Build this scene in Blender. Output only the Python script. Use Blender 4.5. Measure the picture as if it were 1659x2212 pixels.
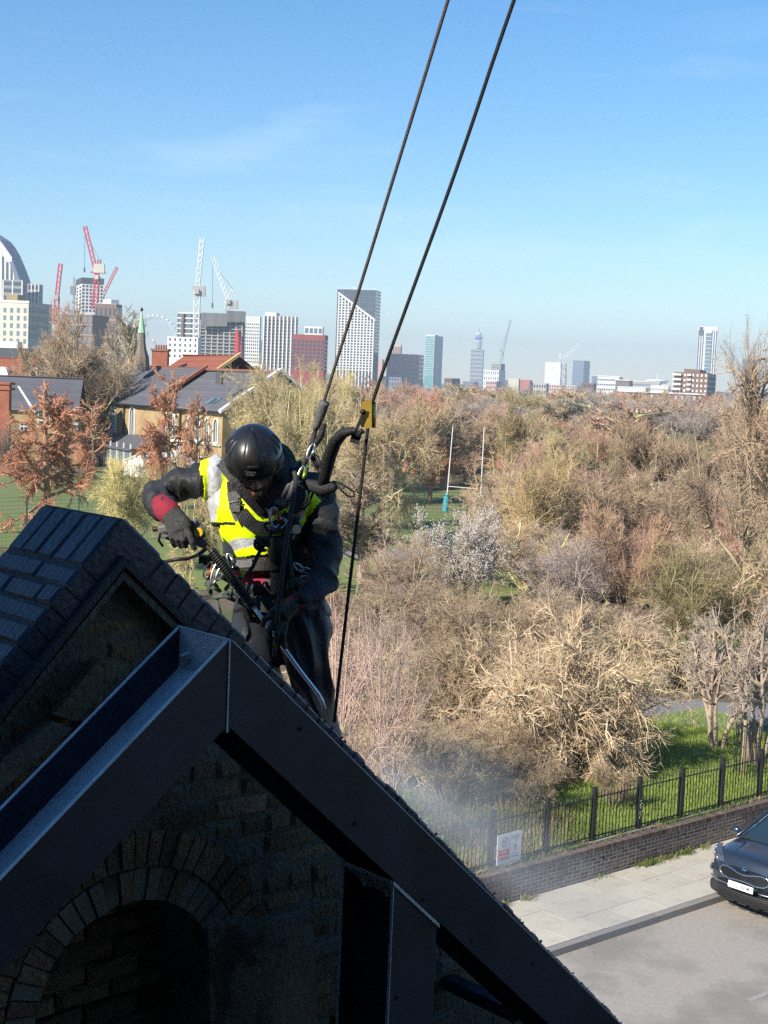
import bpy, math, random
import numpy as np
from mathutils import Vector, Matrix, noise, Quaternion
from mathutils.bvhtree import BVHTree

R = math.radians
rnd = random.Random(7)
sc = bpy.context.scene
for o in list(bpy.data.objects):
    bpy.data.objects.remove(o)
C = sc.collection

# ------------------------------------------------------------------ camera, sky, sun, exposure
F, H = 3182.0, 9.2; HAZE = .00024
cam_d = bpy.data.cameras.new('camera'); cam = bpy.data.objects.new('camera', cam_d); C.objects.link(cam)
cam_d.sensor_fit = 'VERTICAL'; cam_d.sensor_height = 24.0; cam_d.lens = 24.0 * F / 2212.0
cam_d.clip_start = 0.05; cam_d.clip_end = 40000
CM = Matrix.Rotation(math.pi/2 - math.atan(286/F), 4, 'X') @ Matrix.Rotation(R(2.3), 4, 'Z')
cam.matrix_world = Matrix.Translation((0, 0, H)) @ CM
sc.camera = cam

SUN_AZ, SUN_EL = math.atan2(-.72, -.69), R(33)
w = bpy.data.worlds.new("World"); sc.world = w; w.use_nodes = True
nt = w.node_tree; bg = nt.nodes['Background']
sky = nt.nodes.new('ShaderNodeTexSky'); sky.sky_type = 'NISHITA'; sky.sun_disc = False
sky.sun_elevation = SUN_EL; sky.sun_rotation = SUN_AZ
sky.altitude = 0; sky.air_density = 1.0; sky.dust_density = 0.0; sky.ozone_density = 4.0
hsv = nt.nodes.new('ShaderNodeHueSaturation'); hsv.inputs['Saturation'].default_value = 1.27; hsv.inputs['Hue'].default_value = .499
nt.links.new(sky.outputs[0], hsv.inputs['Color']); 
# thin cirrus, the same all round the sky
wtc = nt.nodes.new('ShaderNodeTexCoord'); wmp = nt.nodes.new('ShaderNodeMapping'); wmp.inputs['Scale'].default_value = (2.2, 2.2, 14)
wnz = nt.nodes.new('ShaderNodeTexNoise'); wnz.inputs['Scale'].default_value = 2.0; wnz.inputs['Detail'].default_value = 5; wnz.inputs['Distortion'].default_value = .6
wmr = nt.nodes.new('ShaderNodeMapRange'); wmr.inputs[1].default_value = .56; wmr.inputs[2].default_value = .78; wmr.inputs[4].default_value = .16
wmx = nt.nodes.new('ShaderNodeMix'); wmx.data_type = 'RGBA'; wmx.inputs[7].default_value = (7.5, 8.3, 9.0, 1)
nt.links.new(wtc.outputs['Generated'], wmp.inputs[0]); nt.links.new(wmp.outputs[0], wnz.inputs['Vector']); nt.links.new(wnz.outputs[0], wmr.inputs[0])
nt.links.new(wmr.outputs[0], wmx.inputs[0]); nt.links.new(hsv.outputs[0], wmx.inputs[6]); nt.links.new(wmx.outputs[2], bg.inputs[0])
bg.inputs[1].default_value = 0.106
sd = bpy.data.lights.new('sun', 'SUN'); sun = bpy.data.objects.new('sun', sd); C.objects.link(sun)
sd.energy = 5.0; sd.angle = R(.5); sd.color = (1, .92, .79)
sdir = Vector((math.sin(SUN_AZ)*math.cos(SUN_EL), math.cos(SUN_AZ)*math.cos(SUN_EL), math.sin(SUN_EL)))
sun.rotation_euler = sdir.to_track_quat('Z', 'Y').to_euler(); sun.location = (-30, -20, 40)
sc.view_settings.view_transform = 'Standard'; sc.view_settings.look = 'None'
sc.view_settings.exposure = 0.62; sc.view_settings.gamma = 1; sc.view_settings.use_curve_mapping = False
sc.cycles.use_denoising = False
sc.cycles.max_bounces = 6; sc.cycles.diffuse_bounces = 2; sc.cycles.glossy_bounces = 2
sc.cycles.transmission_bounces = 3; sc.cycles.volume_bounces = 0; sc.cycles.transparent_max_bounces = 8
sc.cycles.sample_clamp_indirect = 4
sc.cycles.volume_step_rate = 4; sc.cycles.volume_max_steps = 64

# ------------------------------------------------------------------ placing helpers
CM3 = CM.to_3x3(); CO = Vector((0, 0, H))
def ray(u, v): return CM3 @ Vector(((u-829.5)/F, -(v-1106)/F, -1.0))
def at(u, v, Y): d = ray(u, v); return CO + d*(Y/d.y)
def atz(u, v, z=0.0): d = ray(u, v); return CO + d*((z-H)/d.z)
def onplane(u, v, P, n): d = ray(u, v); return CO + d*((P-CO).dot(n)/d.dot(n))
CMI = CM3.transposed()
def proj(p):
    q = CMI @ (Vector(p)-CO); return (829.5-F*q.x/q.z, 1106+F*q.y/q.z)

# ------------------------------------------------------------------ object helpers
ORG = {}
def tag(o, label=None, cat=None, group=None, kind=None):
    if label: o['label'] = label
    if cat: o['category'] = cat
    if group: o['group'] = group
    if kind: o['kind'] = kind
    return o
def thing(name, loc, label, cat, group=None):
    o = bpy.data.objects.new(name, None); o.empty_display_size = .1
    o.location = loc; C.objects.link(o); ORG[o] = Vector(loc)
    return tag(o, label, cat, group)
def link(name, me, parent=None, mats=None, label=None):
    o = bpy.data.objects.new(name, me); C.objects.link(o)
    if mats is not None:
        for m in (mats if isinstance(mats, (list, tuple)) else [mats]): me.materials.append(m)
    if parent is not None: o.parent = parent
    ORG[o] = ORG[parent] if parent is not None else Vector((0, 0, 0))
    if label: o['label'] = label
    return o
def inst(name, me, parent, M):
    """an object sharing the mesh me, placed by world matrix M under parent"""
    o = bpy.data.objects.new(name, me); C.objects.link(o)
    if parent is not None:
        o.parent = parent; M = Matrix.Translation(-ORG[parent]) @ M
        ORG[o] = ORG[parent]
    o.matrix_basis = M
    return o
def frame(ex, ey, ez, p):
    ex, ey, ez = Vector(ex), Vector(ey), Vector(ez)
    return Matrix(((ex.x, ey.x, ez.x, p[0]), (ex.y, ey.y, ez.y, p[1]), (ex.z, ey.z, ez.z, p[2]), (0, 0, 0, 1)))

class MB:
    def __init__(s): s.v = []; s.f = []; s.m = []
    def add(s, vs, fs, mi=0):
        b = len(s.v); s.v += [tuple(x) for x in vs]
        for f in fs: s.f.append(tuple(b+i for i in f)); s.m.append(mi)
        return s
    def obox(s, o, a, b, c, mi=0):
        o, a, b, c = map(Vector, (o, a, b, c))
        vs = [o, o+a, o+a+b, o+b, o+c, o+a+c, o+a+b+c, o+b+c]
        fs = [(0, 3, 2, 1), (4, 5, 6, 7), (0, 1, 5, 4), (1, 2, 6, 5), (2, 3, 7, 6), (3, 0, 4, 7)]
        if a.cross(b).dot(c) < 0: fs = [f[::-1] for f in fs]
        return s.add(vs, fs, mi)
    def box(s, c, d, mi=0, ax=None):
        c = Vector(c)
        X, Y, Z = ax if ax else (Vector((1, 0, 0)), Vector((0, 1, 0)), Vector((0, 0, 1)))
        return s.obox(c - X*d[0]/2 - Y*d[1]/2 - Z*d[2]/2, X*d[0], Y*d[1], Z*d[2], mi)
    def prism(s, poly, ext, mi=0):
        poly = [Vector(p) for p in poly]; e = Vector(ext); n = len(poly)
        vs = poly + [p+e for p in poly]
        nn = Vector((0, 0, 0))
        for i in range(n): nn += poly[i].cross(poly[(i+1) % n])
        fs = [tuple(range(n))[::-1], tuple(range(n, 2*n))] + [(i, (i+1) % n, n+(i+1) % n, n+i) for i in range(n)]
        if nn.dot(e) < 0: fs = [f[::-1] for f in fs]
        return s.add(vs, fs, mi)
    def tube(s, pts, r, n=8, caps=True, mi=0, flat=None):
        pts = [Vector(p) for p in pts]; k = len(pts)
        rr = [r]*k if not isinstance(r, (list, tuple)) else list(r)
        t = [(pts[min(i+1, k-1)]-pts[max(i-1, 0)]).normalized() for i in range(k)]
        u = t[0].orthogonal().normalized(); vs = []
        for i in range(k):
            u = (u - t[i]*u.dot(t[i]))
            u = u.normalized() if u.length > 1e-6 else t[i].orthogonal().normalized()
            b = t[i].cross(u)
            for j in range(n):
                a = 2*math.pi*j/n; vs.append(pts[i] + (u*math.cos(a) + b*math.sin(a))*rr[i])
        fs = [(i*n+j, i*n+(j+1) % n, (i+1)*n+(j+1) % n, (i+1)*n+j) for i in range(k-1) for j in range(n)]
        if caps: fs += [tuple(range(n))[::-1], tuple(range((k-1)*n, k*n))]
        return s.add(vs, fs, mi)
    def loft(s, pts, ra, rb, side, n=20, mi=0, pw=1.0):
        """closed elliptical loft; side = direction of the ra axis"""
        pts = [Vector(p) for p in pts]; k = len(pts); vs = []
        P2, A, B = [], [], []
        e0 = (pts[0]-pts[1]).normalized()*min(ra[0], rb[0])*.6; e1 = (pts[-1]-pts[-2]).normalized()*min(ra[-1], rb[-1])*.6
        P2 = [pts[0]+e0] + pts + [pts[-1]+e1]; A = [ra[0]*.5]+list(ra)+[ra[-1]*.5]; B = [rb[0]*.5]+list(rb)+[rb[-1]*.5]
        k = len(P2)
        for i in range(k):
            t = (P2[min(i+1, k-1)]-P2[max(i-1, 0)]).normalized()
            sd_ = Vector(side[i-1] if isinstance(side, list) and 0 < i < k-1 else (side[0 if i == 0 else -1] if isinstance(side, list) else side))
            u = (sd_ - t*sd_.dot(t)).normalized(); b = t.cross(u)
            for j in range(n):
                a = 2*math.pi*j/n; vs.append(P2[i] + u*math.cos(a)*A[i] + b*math.sin(a)*B[i])
        fs = [(i*n+j, i*n+(j+1) % n, (i+1)*n+(j+1) % n, (i+1)*n+j) for i in range(k-1) for j in range(n)]
        fs += [tuple(range(n))[::-1], tuple(range((k-1)*n, k*n))]
        return s.add(vs, fs, mi)
    def ell(s, c, r, ax=None, n=16, m=10, mi=0):
        c = Vector(c); X, Y, Z = ax if ax else (Vector((1, 0, 0)), Vector((0, 1, 0)), Vector((0, 0, 1)))
        if not isinstance(r, (list, tuple)): r = (r, r, r)
        vs = [c+Z*r[2]]
        for i in range(1, m):
            p = math.pi*i/m
            for j in range(n):
                a = 2*math.pi*j/n
                vs.append(c + X*r[0]*math.sin(p)*math.cos(a) + Y*r[1]*math.sin(p)*math.sin(a) + Z*r[2]*math.cos(p))
        vs.append(c-Z*r[2]); L = len(vs)-1
        fs = [(0, 1+j, 1+(j+1) % n) for j in range(n)]
        for i in range(m-2):
            for j in range(n):
                a, b = 1+i*n+j, 1+i*n+(j+1) % n
                fs.append((a, a+n, b+n, b))
        fs += [(L, 1+(m-2)*n+(j+1) % n, 1+(m-2)*n+j) for j in range(n)]
        return s.add(vs, fs, mi)
    def lathe(s, prof, p, axis, n=24, mi=0):
        """prof: list of (radius, height)"""
        p = Vector(p); ax = Vector(axis).normalized(); u = ax.orthogonal().normalized(); b = ax.cross(u); k = len(prof)
        vs = [p + ax*h + (u*math.cos(2*math.pi*j/n)+b*math.sin(2*math.pi*j/n))*max(r_, 1e-4) for r_, h in prof for j in range(n)]
        fs = [(i*n+j, i*n+(j+1) % n, (i+1)*n+(j+1) % n, (i+1)*n+j) for i in range(k-1) for j in range(n)]
        fs += [tuple(range(n))[::-1], tuple(range((k-1)*n, k*n))]
        return s.add(vs, fs, mi)
    def grid(s, rows, mi=0, close=False):
        """rows: list of equal-length point lists"""
        m_ = len(rows[0]); vs = [p for r_ in rows for p in r_]
        fs = []
        for i in range(len(rows)-1):
            for j in range(m_ if close else m_-1):
                a = i*m_+j; b = i*m_+(j+1) % m_; fs.append((a, b, b+m_, a+m_))
        return s.add(vs, fs, mi)
    def mesh(s, name='mesh', off=None, smooth=False):
        me = bpy.data.meshes.new(name)
        vs = s.v if off is None else [(a-off[0], b-off[1], c-off[2]) for a, b, c in s.v]
        me.from_pydata(vs, [], s.f)
        if any(s.m): me.polygons.foreach_set('material_index', s.m)
        if smooth: me.polygons.foreach_set('use_smooth', [True]*len(me.polygons))
        me.update(); return me
    def build(s, name, mats, parent=None, smooth=False, label=None, loc=None):
        off = ORG[parent] if parent is not None else (Vector(loc) if loc is not None else None)
        o = link(name, s.mesh(name, off, smooth), parent, mats, label)
        if parent is None and loc is not None: o.location = loc; ORG[o] = Vector(loc)
        return o
def quick(name, polys, mats, **k):
    m = MB()
    for p in polys: m.add(p, [tuple(range(len(p)))])
    return m.build(name, mats, **k)
def smooth_by_angle(o, ang=40):
    me = o.data
    me.polygons.foreach_set('use_smooth', [True]*len(me.polygons))
    me.set_sharp_from_angle(angle=R(ang)) if hasattr(me, 'set_sharp_from_angle') else None

def text_mesh(s, size=1.0, depth=0.0, bold=0.0):
    cu = bpy.data.curves.new('lettering', 'FONT'); cu.body = s; cu.size = size; cu.align_x = 'CENTER'; cu.align_y = 'CENTER'
    cu.extrude = depth; cu.offset = bold; cu.resolution_u = 3
    o = bpy.data.objects.new('lettering', cu); C.objects.link(o)
    dg = bpy.context.evaluated_depsgraph_get(); dg.update()
    me = bpy.data.meshes.new_from_object(o.evaluated_get(dg))
    bpy.data.objects.remove(o); bpy.data.curves.remove(cu); return me

# ------------------------------------------------------------------ materials
def lin(r, g, b):
    f = lambda c: (c/255/12.92) if c <= 10 else ((c/255+.055)/1.055)**2.4
    return (f(r), f(g), f(b))
def mat(name, c1, c2=None, scale=8.0, rough=.7, metal=0.0, bump=0.0, bscale=None, detail=5, var=0.0, spec=.5,
        c3=None, s3=1.0, t3=(.5, .6), trans=0.0, coat=0.0, stretch=None, objcol=False, emis=None, ior=None):
    m = bpy.data.materials.new(name); m.use_nodes = True; n = m.node_tree.nodes; l = m.node_tree.links
    b = n['Principled BSDF']
    b.inputs['Roughness'].default_value = rough; b.inputs['Metallic'].default_value = metal
    b.inputs['Specular IOR Level'].default_value = spec; b.inputs['Coat Weight'].default_value = coat
    b.inputs['Coat Roughness'].default_value = .08
    if trans: b.inputs['Transmission Weight'].default_value = trans
    if ior: b.inputs['IOR'].default_value = ior
    c1 = tuple(c1)+(1,)
    if c2 is None and not var and not objcol and not bump and c3 is None:
        b.inputs['Base Color'].default_value = c1
        if emis: b.inputs['Emission Color'].default_value = c1; b.inputs['Emission Strength'].default_value = emis
        return m
    tc = n.new('ShaderNodeTexCoord'); mp = n.new('ShaderNodeMapping'); l.new(tc.outputs['Object'], mp.inputs[0])
    if stretch: mp.inputs['Scale'].default_value = stretch
    nz = n.new('ShaderNodeTexNoise'); nz.inputs['Scale'].default_value = scale; nz.inputs['Detail'].default_value = detail
    nz.inputs['Roughness'].default_value = .62
    l.new(mp.outputs[0], nz.inputs['Vector'])
    cur = None
    if objcol:
        oi = n.new('ShaderNodeObjectInfo'); cur = oi.outputs['Color']
        if c2 is not None:
            mx = n.new('ShaderNodeMix'); mx.data_type = 'RGBA'; mx.blend_type = 'MULTIPLY'; mx.inputs[0].default_value = 1
            rp = n.new('ShaderNodeValToRGB'); rp.color_ramp.elements[0].position = .3; rp.color_ramp.elements[1].position = .7
            rp.color_ramp.elements[0].color = c1; rp.color_ramp.elements[1].color = tuple(c2)+(1,)
            l.new(nz.outputs[0], rp.inputs[0]); l.new(cur, mx.inputs[6]); l.new(rp.outputs[0], mx.inputs[7]); cur = mx.outputs[2]
    else:
        rp = n.new('ShaderNodeValToRGB'); rp.color_ramp.elements[0].position = .32; rp.color_ramp.elements[1].position = .68
        rp.color_ramp.elements[0].color = c1; rp.color_ramp.elements[1].color = tuple(c2 if c2 is not None else c1[:3])+(1,)
        l.new(nz.outputs[0], rp.inputs[0]); cur = rp.outputs[0]
    if c3 is not None:
        nz2 = n.new('ShaderNodeTexNoise'); nz2.inputs['Scale'].default_value = s3; nz2.inputs['Detail'].default_value = 6
        nz2.inputs['Roughness'].default_value = .65
        l.new(mp.outputs[0], nz2.inputs['Vector'])
        r2 = n.new('ShaderNodeValToRGB'); r2.color_ramp.elements[0].position = t3[0]; r2.color_ramp.elements[1].position = t3[1]
        l.new(nz2.outputs[0], r2.inputs[0])
        mx = n.new('ShaderNodeMix'); mx.data_type = 'RGBA'; l.new(r2.outputs[0], mx.inputs[0])
        l.new(cur, mx.inputs[6]); mx.inputs[7].default_value = tuple(c3)+(1,); cur = mx.outputs[2]
    if var:
        oi = n.new('ShaderNodeObjectInfo'); hs = n.new('ShaderNodeHueSaturation')
        mr = n.new('ShaderNodeMapRange'); mr.inputs[3].default_value = 1-var; mr.inputs[4].default_value = 1+var
        l.new(oi.outputs['Random'], mr.inputs[0]); l.new(mr.outputs[0], hs.inputs['Value'])
        mr2 = n.new('ShaderNodeMapRange'); mr2.inputs[3].default_value = .5-var*.06; mr2.inputs[4].default_value = .5+var*.06
        ml = n.new('ShaderNodeMath'); ml.operation = 'MULTIPLY'; ml.inputs[1].default_value = 7.31
        fr = n.new('ShaderNodeMath'); fr.operation = 'FRACT'
        l.new(oi.outputs['Random'], ml.inputs[0]); l.new(ml.outputs[0], fr.inputs[0]); l.new(fr.outputs[0], mr2.inputs[0])
        l.new(mr2.outputs[0], hs.inputs['Hue']); l.new(cur, hs.inputs['Color']); cur = hs.outputs[0]
    l.new(cur, b.inputs['Base Color'])
    if bump:
        nb = n.new('ShaderNodeTexNoise'); nb.inputs['Scale'].default_value = bscale or scale*4; nb.inputs['Detail'].default_value = 6
        l.new(mp.outputs[0], nb.inputs['Vector'])
        bp = n.new('ShaderNodeBump'); bp.inputs['Strength'].default_value = min(1, bump); bp.inputs['Distance'].default_value = .02*max(1, bump)
        l.new(nb.outputs[0], bp.inputs['Height']); l.new(bp.outputs[0], b.inputs['Normal'])
    return m
# ------------------------------------------------------------------ street frame and ground sheets
S0 = Vector((3.25, 23.49, 0)); SA = R(41)
sx = Vector((math.cos(SA), math.sin(SA), 0)); sp = Vector((-math.sin(SA), math.cos(SA), 0)); Z = Vector((0, 0, 1))
def SP(s, p, z=0.0): return S0 + sx*s + sp*p + Z*z

m_earth = mat('leaf litter soil', (.10, .075, .045), (.17, .13, .075), 3.0, .95, bump=.6, bscale=20, c3=(.07, .11, .02), s3=.35, t3=(.5, .62))
m_grass = mat('park grass', (.15, .20, .045), (.20, .255, .06), 1.4, .95, bump=.8, bscale=30, c3=(.17, .19, .06), s3=.3, t3=(.52, .66))
m_field = mat('playing field grass', (.135, .18, .045), (.18, .215, .065), .25, .95, bump=.5, bscale=9, c3=(.2, .2, .09), s3=.06, t3=(.5, .64))
m_asph = mat('worn asphalt', (.34, .305, .265), (.42, .38, .33), 14, .9, bump=.35, bscale=120, c3=(.27, .245, .215), s3=.6, t3=(.45, .62))
m_path = mat('park path asphalt', (.20, .195, .19), (.27, .26, .25), 9, .9, bump=.3, bscale=80)
m_slab = mat('concrete paving slab', (.50, .46, .38), (.56, .52, .43), 9, .88, bump=.3, bscale=60, var=.06, c3=(.42, .385, .32), s3=2.3, t3=(.55, .7))
m_joint = mat('sandy joint', (.38, .34, .27), (.43, .39, .31), 30, .95)
m_kerb = mat('granite kerb', (.22, .205, .185), (.29, .27, .25), 30, .85, bump=.3, bscale=90, var=.12)
m_line = mat('faded road paint', (.31, .285, .255), (.40, .37, .335), 18, .85)

def sheet(name, pts, m, z): return quick(name, [[Vector((p[0], p[1], z)) for p in pts]], m)
tag(sheet('ground', [(-9000, -9000), (9000, -9000), (9000, 9000), (-9000, 9000)], m_earth, -.012), kind='structure', label='brown leaf litter earth of the park', cat=None)
tag(sheet('playing_field', [(-120, 74), (14, 74), (24, 112), (30, 128), (-120, 133)], m_field, -.004), kind='structure')
def SPl(l): return [SP(a, b) for a, b in l]
tag(sheet('lawn', SPl([(-40, 2.15), (60, 2.15), (60, 9.9), (22, 10.3), (9.5, 9.6), (4, 10.5), (-2, 13), (-20, 15), (-40, 15)]), m_grass, -.004), kind='structure')
tag(sheet('far_lawn', SPl([(6, 13.6), (12, 12.6), (30, 13.8), (60, 14), (60, 19), (8, 19)]), m_grass, -.002), kind='structure')
# park path curving behind the lawn
pp = MB(); rows = []
for u, v0, v1 in [(1380, 1552, 1500), (1430, 1556, 1508), (1500, 1566, 1513), (1560, 1573, 1517), (1620, 1580, 1520), (1720, 1590, 1526), (2100, 1640, 1560)]:
    a, b = atz(u, v0, .002), atz(u, v1, .002); rows.append([a, b])
pp.grid(rows); tag(pp.build('path', m_path), kind='structure')
pp = MB(); rows = []
for u, v0, v1 in [(560, 1195, 1176), (700, 1202, 1181), (830, 1208, 1184), (960, 1213, 1188), (1300, 1225, 1200)]:
    rows.append([atz(u, v0, .004), atz(u, v1, .004)])
pp.grid(rows); tag(pp.build('far_path', m_path), kind='structure')
tag(sheet('verge', [(-16, 62), (9, 62), (9, 77), (-16, 77)], m_grass, 0.0), kind='structure')

tag(sheet('road', SPl([(-60, -9), (80, -9), (80, -.14), (-60, -.14)]), m_asph, 0.0), kind='structure')
pave = MB(); pave.obox(SP(-40, .012, -.1), sx*100, sp*1.80, Z*.205)
pave = pave.build('pavement', m_joint); tag(pave, kind='structure')
slabs = []
for L in (.9, .6, .75):
    me = MB().box((0, 0, 0), (L-.006, .594, .04)).mesh('paving_slab'); me.materials.append(m_slab); slabs.append((L, me))
for r_ in range(3):
    s_ = -6.0 + r_*.3; rr = random.Random(r_)
    while s_ < 14:
        L, me = slabs[rr.choice((0, 0, 2, 1))]
        inst('paving_slab', me, pave, frame(sx, sp, Z, SP(s_+L/2, .02+.3+r_*.6, .105-.02+.012+rr.uniform(-.002, .002))) @ Matrix.Rotation(rr.uniform(-.002, .002), 4, 'X'))
        s_ += L
kerb = MB(); kerb.obox(SP(-40, -.14, -.1), sx*100, sp*.135, Z*.19); kerb = kerb.build('kerb', m_joint); tag(kerb, kind='structure')
km = MB().box((0, 0, 0), (.905, .145, .2)).mesh('kerbstone'); km.materials.append(m_kerb)
for i in range(-6, 17):
    inst('kerbstone', km, kerb, frame(sx, sp, Z, SP(i*.92, -.072, .022+rnd.uniform(-.004, .004))))
for (a, b) in ((-3.0, -2.4), (.8, 1.4)):   # worn dashes
    sheet_o = sheet('road_marking', SPl([(a, -3.1), (b, -3.1), (b, -3.0), (a, -3.0)]), m_line, .004); tag(sheet_o, kind='structure')

# ------------------------------------------------------------------ park boundary wall with bricks
m_brk = mat('brown boundary brick', (.115, .085, .070), (.18, .135, .115), 22, .9, bump=.4, bscale=120, var=.35, c3=(.055, .042, .036), s3=6, t3=(.5, .66))
m_mort = mat('pale mortar', (.40, .37, .31), (.52, .48, .41), 30, .95, c3=(.13, .15, .06), s3=2.0, t3=(.55, .7))
def brick_mesh(L, D, Hh, seed, name='brick', ch=.004, jit=.002):
    """front face at +y, chamfered front rim"""
    r_ = random.Random(seed); x, y, z = L/2, D/2, Hh/2
    v = [(-x, -y, -z), (x, -y, -z), (x, -y, z), (-x, -y, z), (-x, y-ch, -z), (x, y-ch, -z), (x, y-ch, z), (-x, y-ch, z),
         (-x+ch, y, -z+ch), (x-ch, y, -z+ch), (x-ch, y, z-ch), (-x+ch, y, z-ch)]
    v = [(a+r_.uniform(-jit, jit), b+r_.uniform(-jit, jit), c+r_.uniform(-jit, jit)) for a, b, c in v]
    f = [(0, 1, 5, 4), (1, 2, 6, 5), (2, 3, 7, 6), (3, 0, 4, 7), (4, 5, 9, 8), (5, 6, 10, 9), (6, 7, 11, 10), (7, 4, 8, 11), (8, 9, 10, 11), (0, 3, 2, 1)]
    me = bpy.data.meshes.new(name); me.from_pydata(v, [], [q[::-1] for q in f]); me.update(); return me
wall = thing('boundary_wall', SP(3, 1.98), 'low brown brick boundary wall between the pavement and the park railings', 'wall')
core = MB(); core.obox(SP(-30, 1.826, 0), sx*90, sp*.30, Z*.69); core.build('core', m_mort, wall)
capm = MB(); capm.obox(SP(-30, 2.04, .69), sx*90, sp*.11, Z*.03); capm.build('cap', m_mort, wall)
bs = [brick_mesh(.209, .10, .058, k) for k in range(4)]; bh = [brick_mesh(.098, .10, .058, k+9) for k in range(3)]
so = [brick_mesh(.064, .225, .105, k+19) for k in range(4)]
for m_ in bs+bh+so: m_.materials.append(m_brk)
nb = 0; stuffM = MB()
cols = []
for r_ in range(8):
    z = .012+.0375+r_*.072; s_ = -1.4+(.112 if r_ % 2 else 0); k = 0
    while s_ < 11.2:
        head = (r_ % 4 == 3)
        L = .1125 if head else .225
        cols.append((s_+L/2, z, head)); s_ += L; k += 1
cols.sort(key=lambda c: abs(c[0]-4.0)); F_S = -sp
for i, (s_, z, head) in enumerate(cols):
    p = SP(s_, 1.82+.05+.003+rnd.uniform(-.0015, .0015), z)
    M = frame(-sx, -sp, Z, p)
    if i < 300: inst('brick', rnd.choice(bh if head else bs), wall, M)
    else: stuffM.box(p, ((.101 if head else .213), .10, .064), ax=(sx, sp, Z))
o = stuffM.build('brickwork', m_brk, wall); o['kind'] = 'stuff'
for i in range(165):
    s_ = -1.2+i*.075
    inst('coping_brick', rnd.choice(so), wall, frame(-sx, -sp, Z, SP(s_, 1.82+.1125-.006+rnd.uniform(-.003, .004), .69-.045+rnd.uniform(-.002, .003))))
# ------------------------------------------------------------------ railings on the wall
m_blk = mat('black painted iron', (.012, .013, .015), (.022, .022, .024), 30, .5, bump=.2, bscale=200, metal=.0, c3=(.05, .045, .04), s3=5, t3=(.6, .75))
rail = thing('park_railings', SP(3, 2.1, .7), 'black iron park railings standing on the low brick wall', 'railings')
pm = MB().box((0, 0, 0), (.072, .072, 1.04)); pm.box((0, 0, .53), (.08, .08, .03)); pm = pm.mesh('post'); pm.materials.append(m_blk)
bmh = MB().tube([(0, 0, -.44), (0, 0, .44), (0, 0, .5)], [.0085, .0085, .001], 6).mesh('bar'); bmh.materials.append(m_blk)
posts = [-1.2, .34, 1.75, 3.03, 4.37, 5.67, 7.0, 8.35, 9.7, 11.05, 12.4]
for q, s_ in enumerate(posts):
    po = inst('post', pm, rail, frame(sx, sp, Z, SP(s_, 2.1, .69+.52)) @ Matrix.Rotation(rnd.uniform(-.02, .02), 4, 'Y'))
    if q < len(posts)-1:
        a, b = s_, posts[q+1]
        rb = MB(); rb.box(SP((a+b)/2, 2.1, 1.545), (b-a-.072, .04, .012), ax=(sx, sp, Z)); rb.build('top_rail', m_blk, rail)
        rb = MB(); rb.box(SP((a+b)/2, 2.1, .80), (b-a-.072, .04, .012), ax=(sx, sp, Z)); rb.build('bottom_rail', m_blk, rail)
        nbar = round((b-a)/.098)
        for k in range(1, nbar):
            inst('bar', bmh, rail, frame(sx, sp, Z, SP(a+(b-a)*k/nbar, 2.1, 1.19)) @ Matrix.Rotation(rnd.uniform(-.012, .012), 4, 'Y') @ Matrix.Rotation(rnd.uniform(-.01, .01), 4, 'X'))
# white tag sprayed on a post
gr = MB(); rg = random.Random(5)
m_tagw = mat('white marker', (.6, .6, .6), rough=.8)
for k in range(9):
    z = 1.28-.04*k+.0; x0 = 4.37-.03
    gr.tube([SP(x0+rg.uniform(0, .06), 2.1-.0445, z+rg.uniform(-.02, .02)) for _ in range(4)], .0035, 4)
gr = gr.build('graffiti', m_tagw, rail)
# sign board
m_white = mat('white sign', (.75, .75, .76), rough=.45); m_red = mat('sign red', (.55, .04, .06), rough=.45); m_ink = mat('sign print', (.04, .04, .05), rough=.5)
sg = thing('park_sign', SP(.75, 2.03, .76), 'white notice board with a prohibition circle and red panel tied to the railings', 'sign')
b = MB(); b.box(SP(.70, 2.02, 1.03), (.60, .012, .54), ax=(sx, sp, Z)); b.build('board', m_white, sg)
def sgn(m_, a, c, z, h, out=.0085):
    q = MB(); q.box(SP(.70+a, 2.02-out, 1.03+z), (c, .003, h), ax=(sx, sp, Z)); return q.build('panel', m_, sg)
sgn(m_red, -.135, .27, -.10, .19)
m_gr = mat('grey sign ink', (.22, .22, .25), rough=.5)
sgn(m_gr, .0, .006, 0, .5); sgn(m_gr, .15, .24, -.255+.03, .006)
q = MB(); cpts = [SP(.70-.135+.085*math.cos(t), 2.02-.010, 1.03+.13+.085*math.sin(t)) for t in np.linspace(0, 2*math.pi, 25)]
q.tube(cpts, .008, 6); q.tube([cpts[9], cpts[21]], .007, 6); q.tube([SP(.70-.17, 2.01, 1.13), SP(.70-.09, 2.01, 1.19)], .006, 5)
q.build('prohibition_circle', m_gr, sg)
q = MB(); q.ell(SP(.70+.155, 2.011, 1.03+.055), (.012, .006, .012), n=8, m=6); q.box(SP(.855, 2.011, 1.02), (.018, .003, .10), ax=(sx, sp, Z)); q.build('figure_pictogram', m_ink, sg)
def put_text(parent, s, size, M, m_, name='lettering', sq=None):
    me = text_mesh(s, size, .0005, size*.01); me.materials.clear(); me.materials.append(m_)
    o = inst(name, me, parent, M @ (Matrix.Diagonal((sq, 1, 1, 1)) if sq else Matrix.Identity(4))); return o
TF = lambda a, z, out=.0105: frame(sx, Z, -sp, SP(.70+a, 2.02-out, 1.03+z))
put_text(sg, 'NO', .075, TF(-.135, -.055), m_white); put_text(sg, 'SMOKING', .05, TF(-.135, -.135), m_white)
for k, z in enumerate((.2, .16, .12)): put_text(sg, ('PLEASE KEEP', 'THE PARK', 'TIDY')[k], .032, TF(.15, z, .0075), m_gr)
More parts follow.
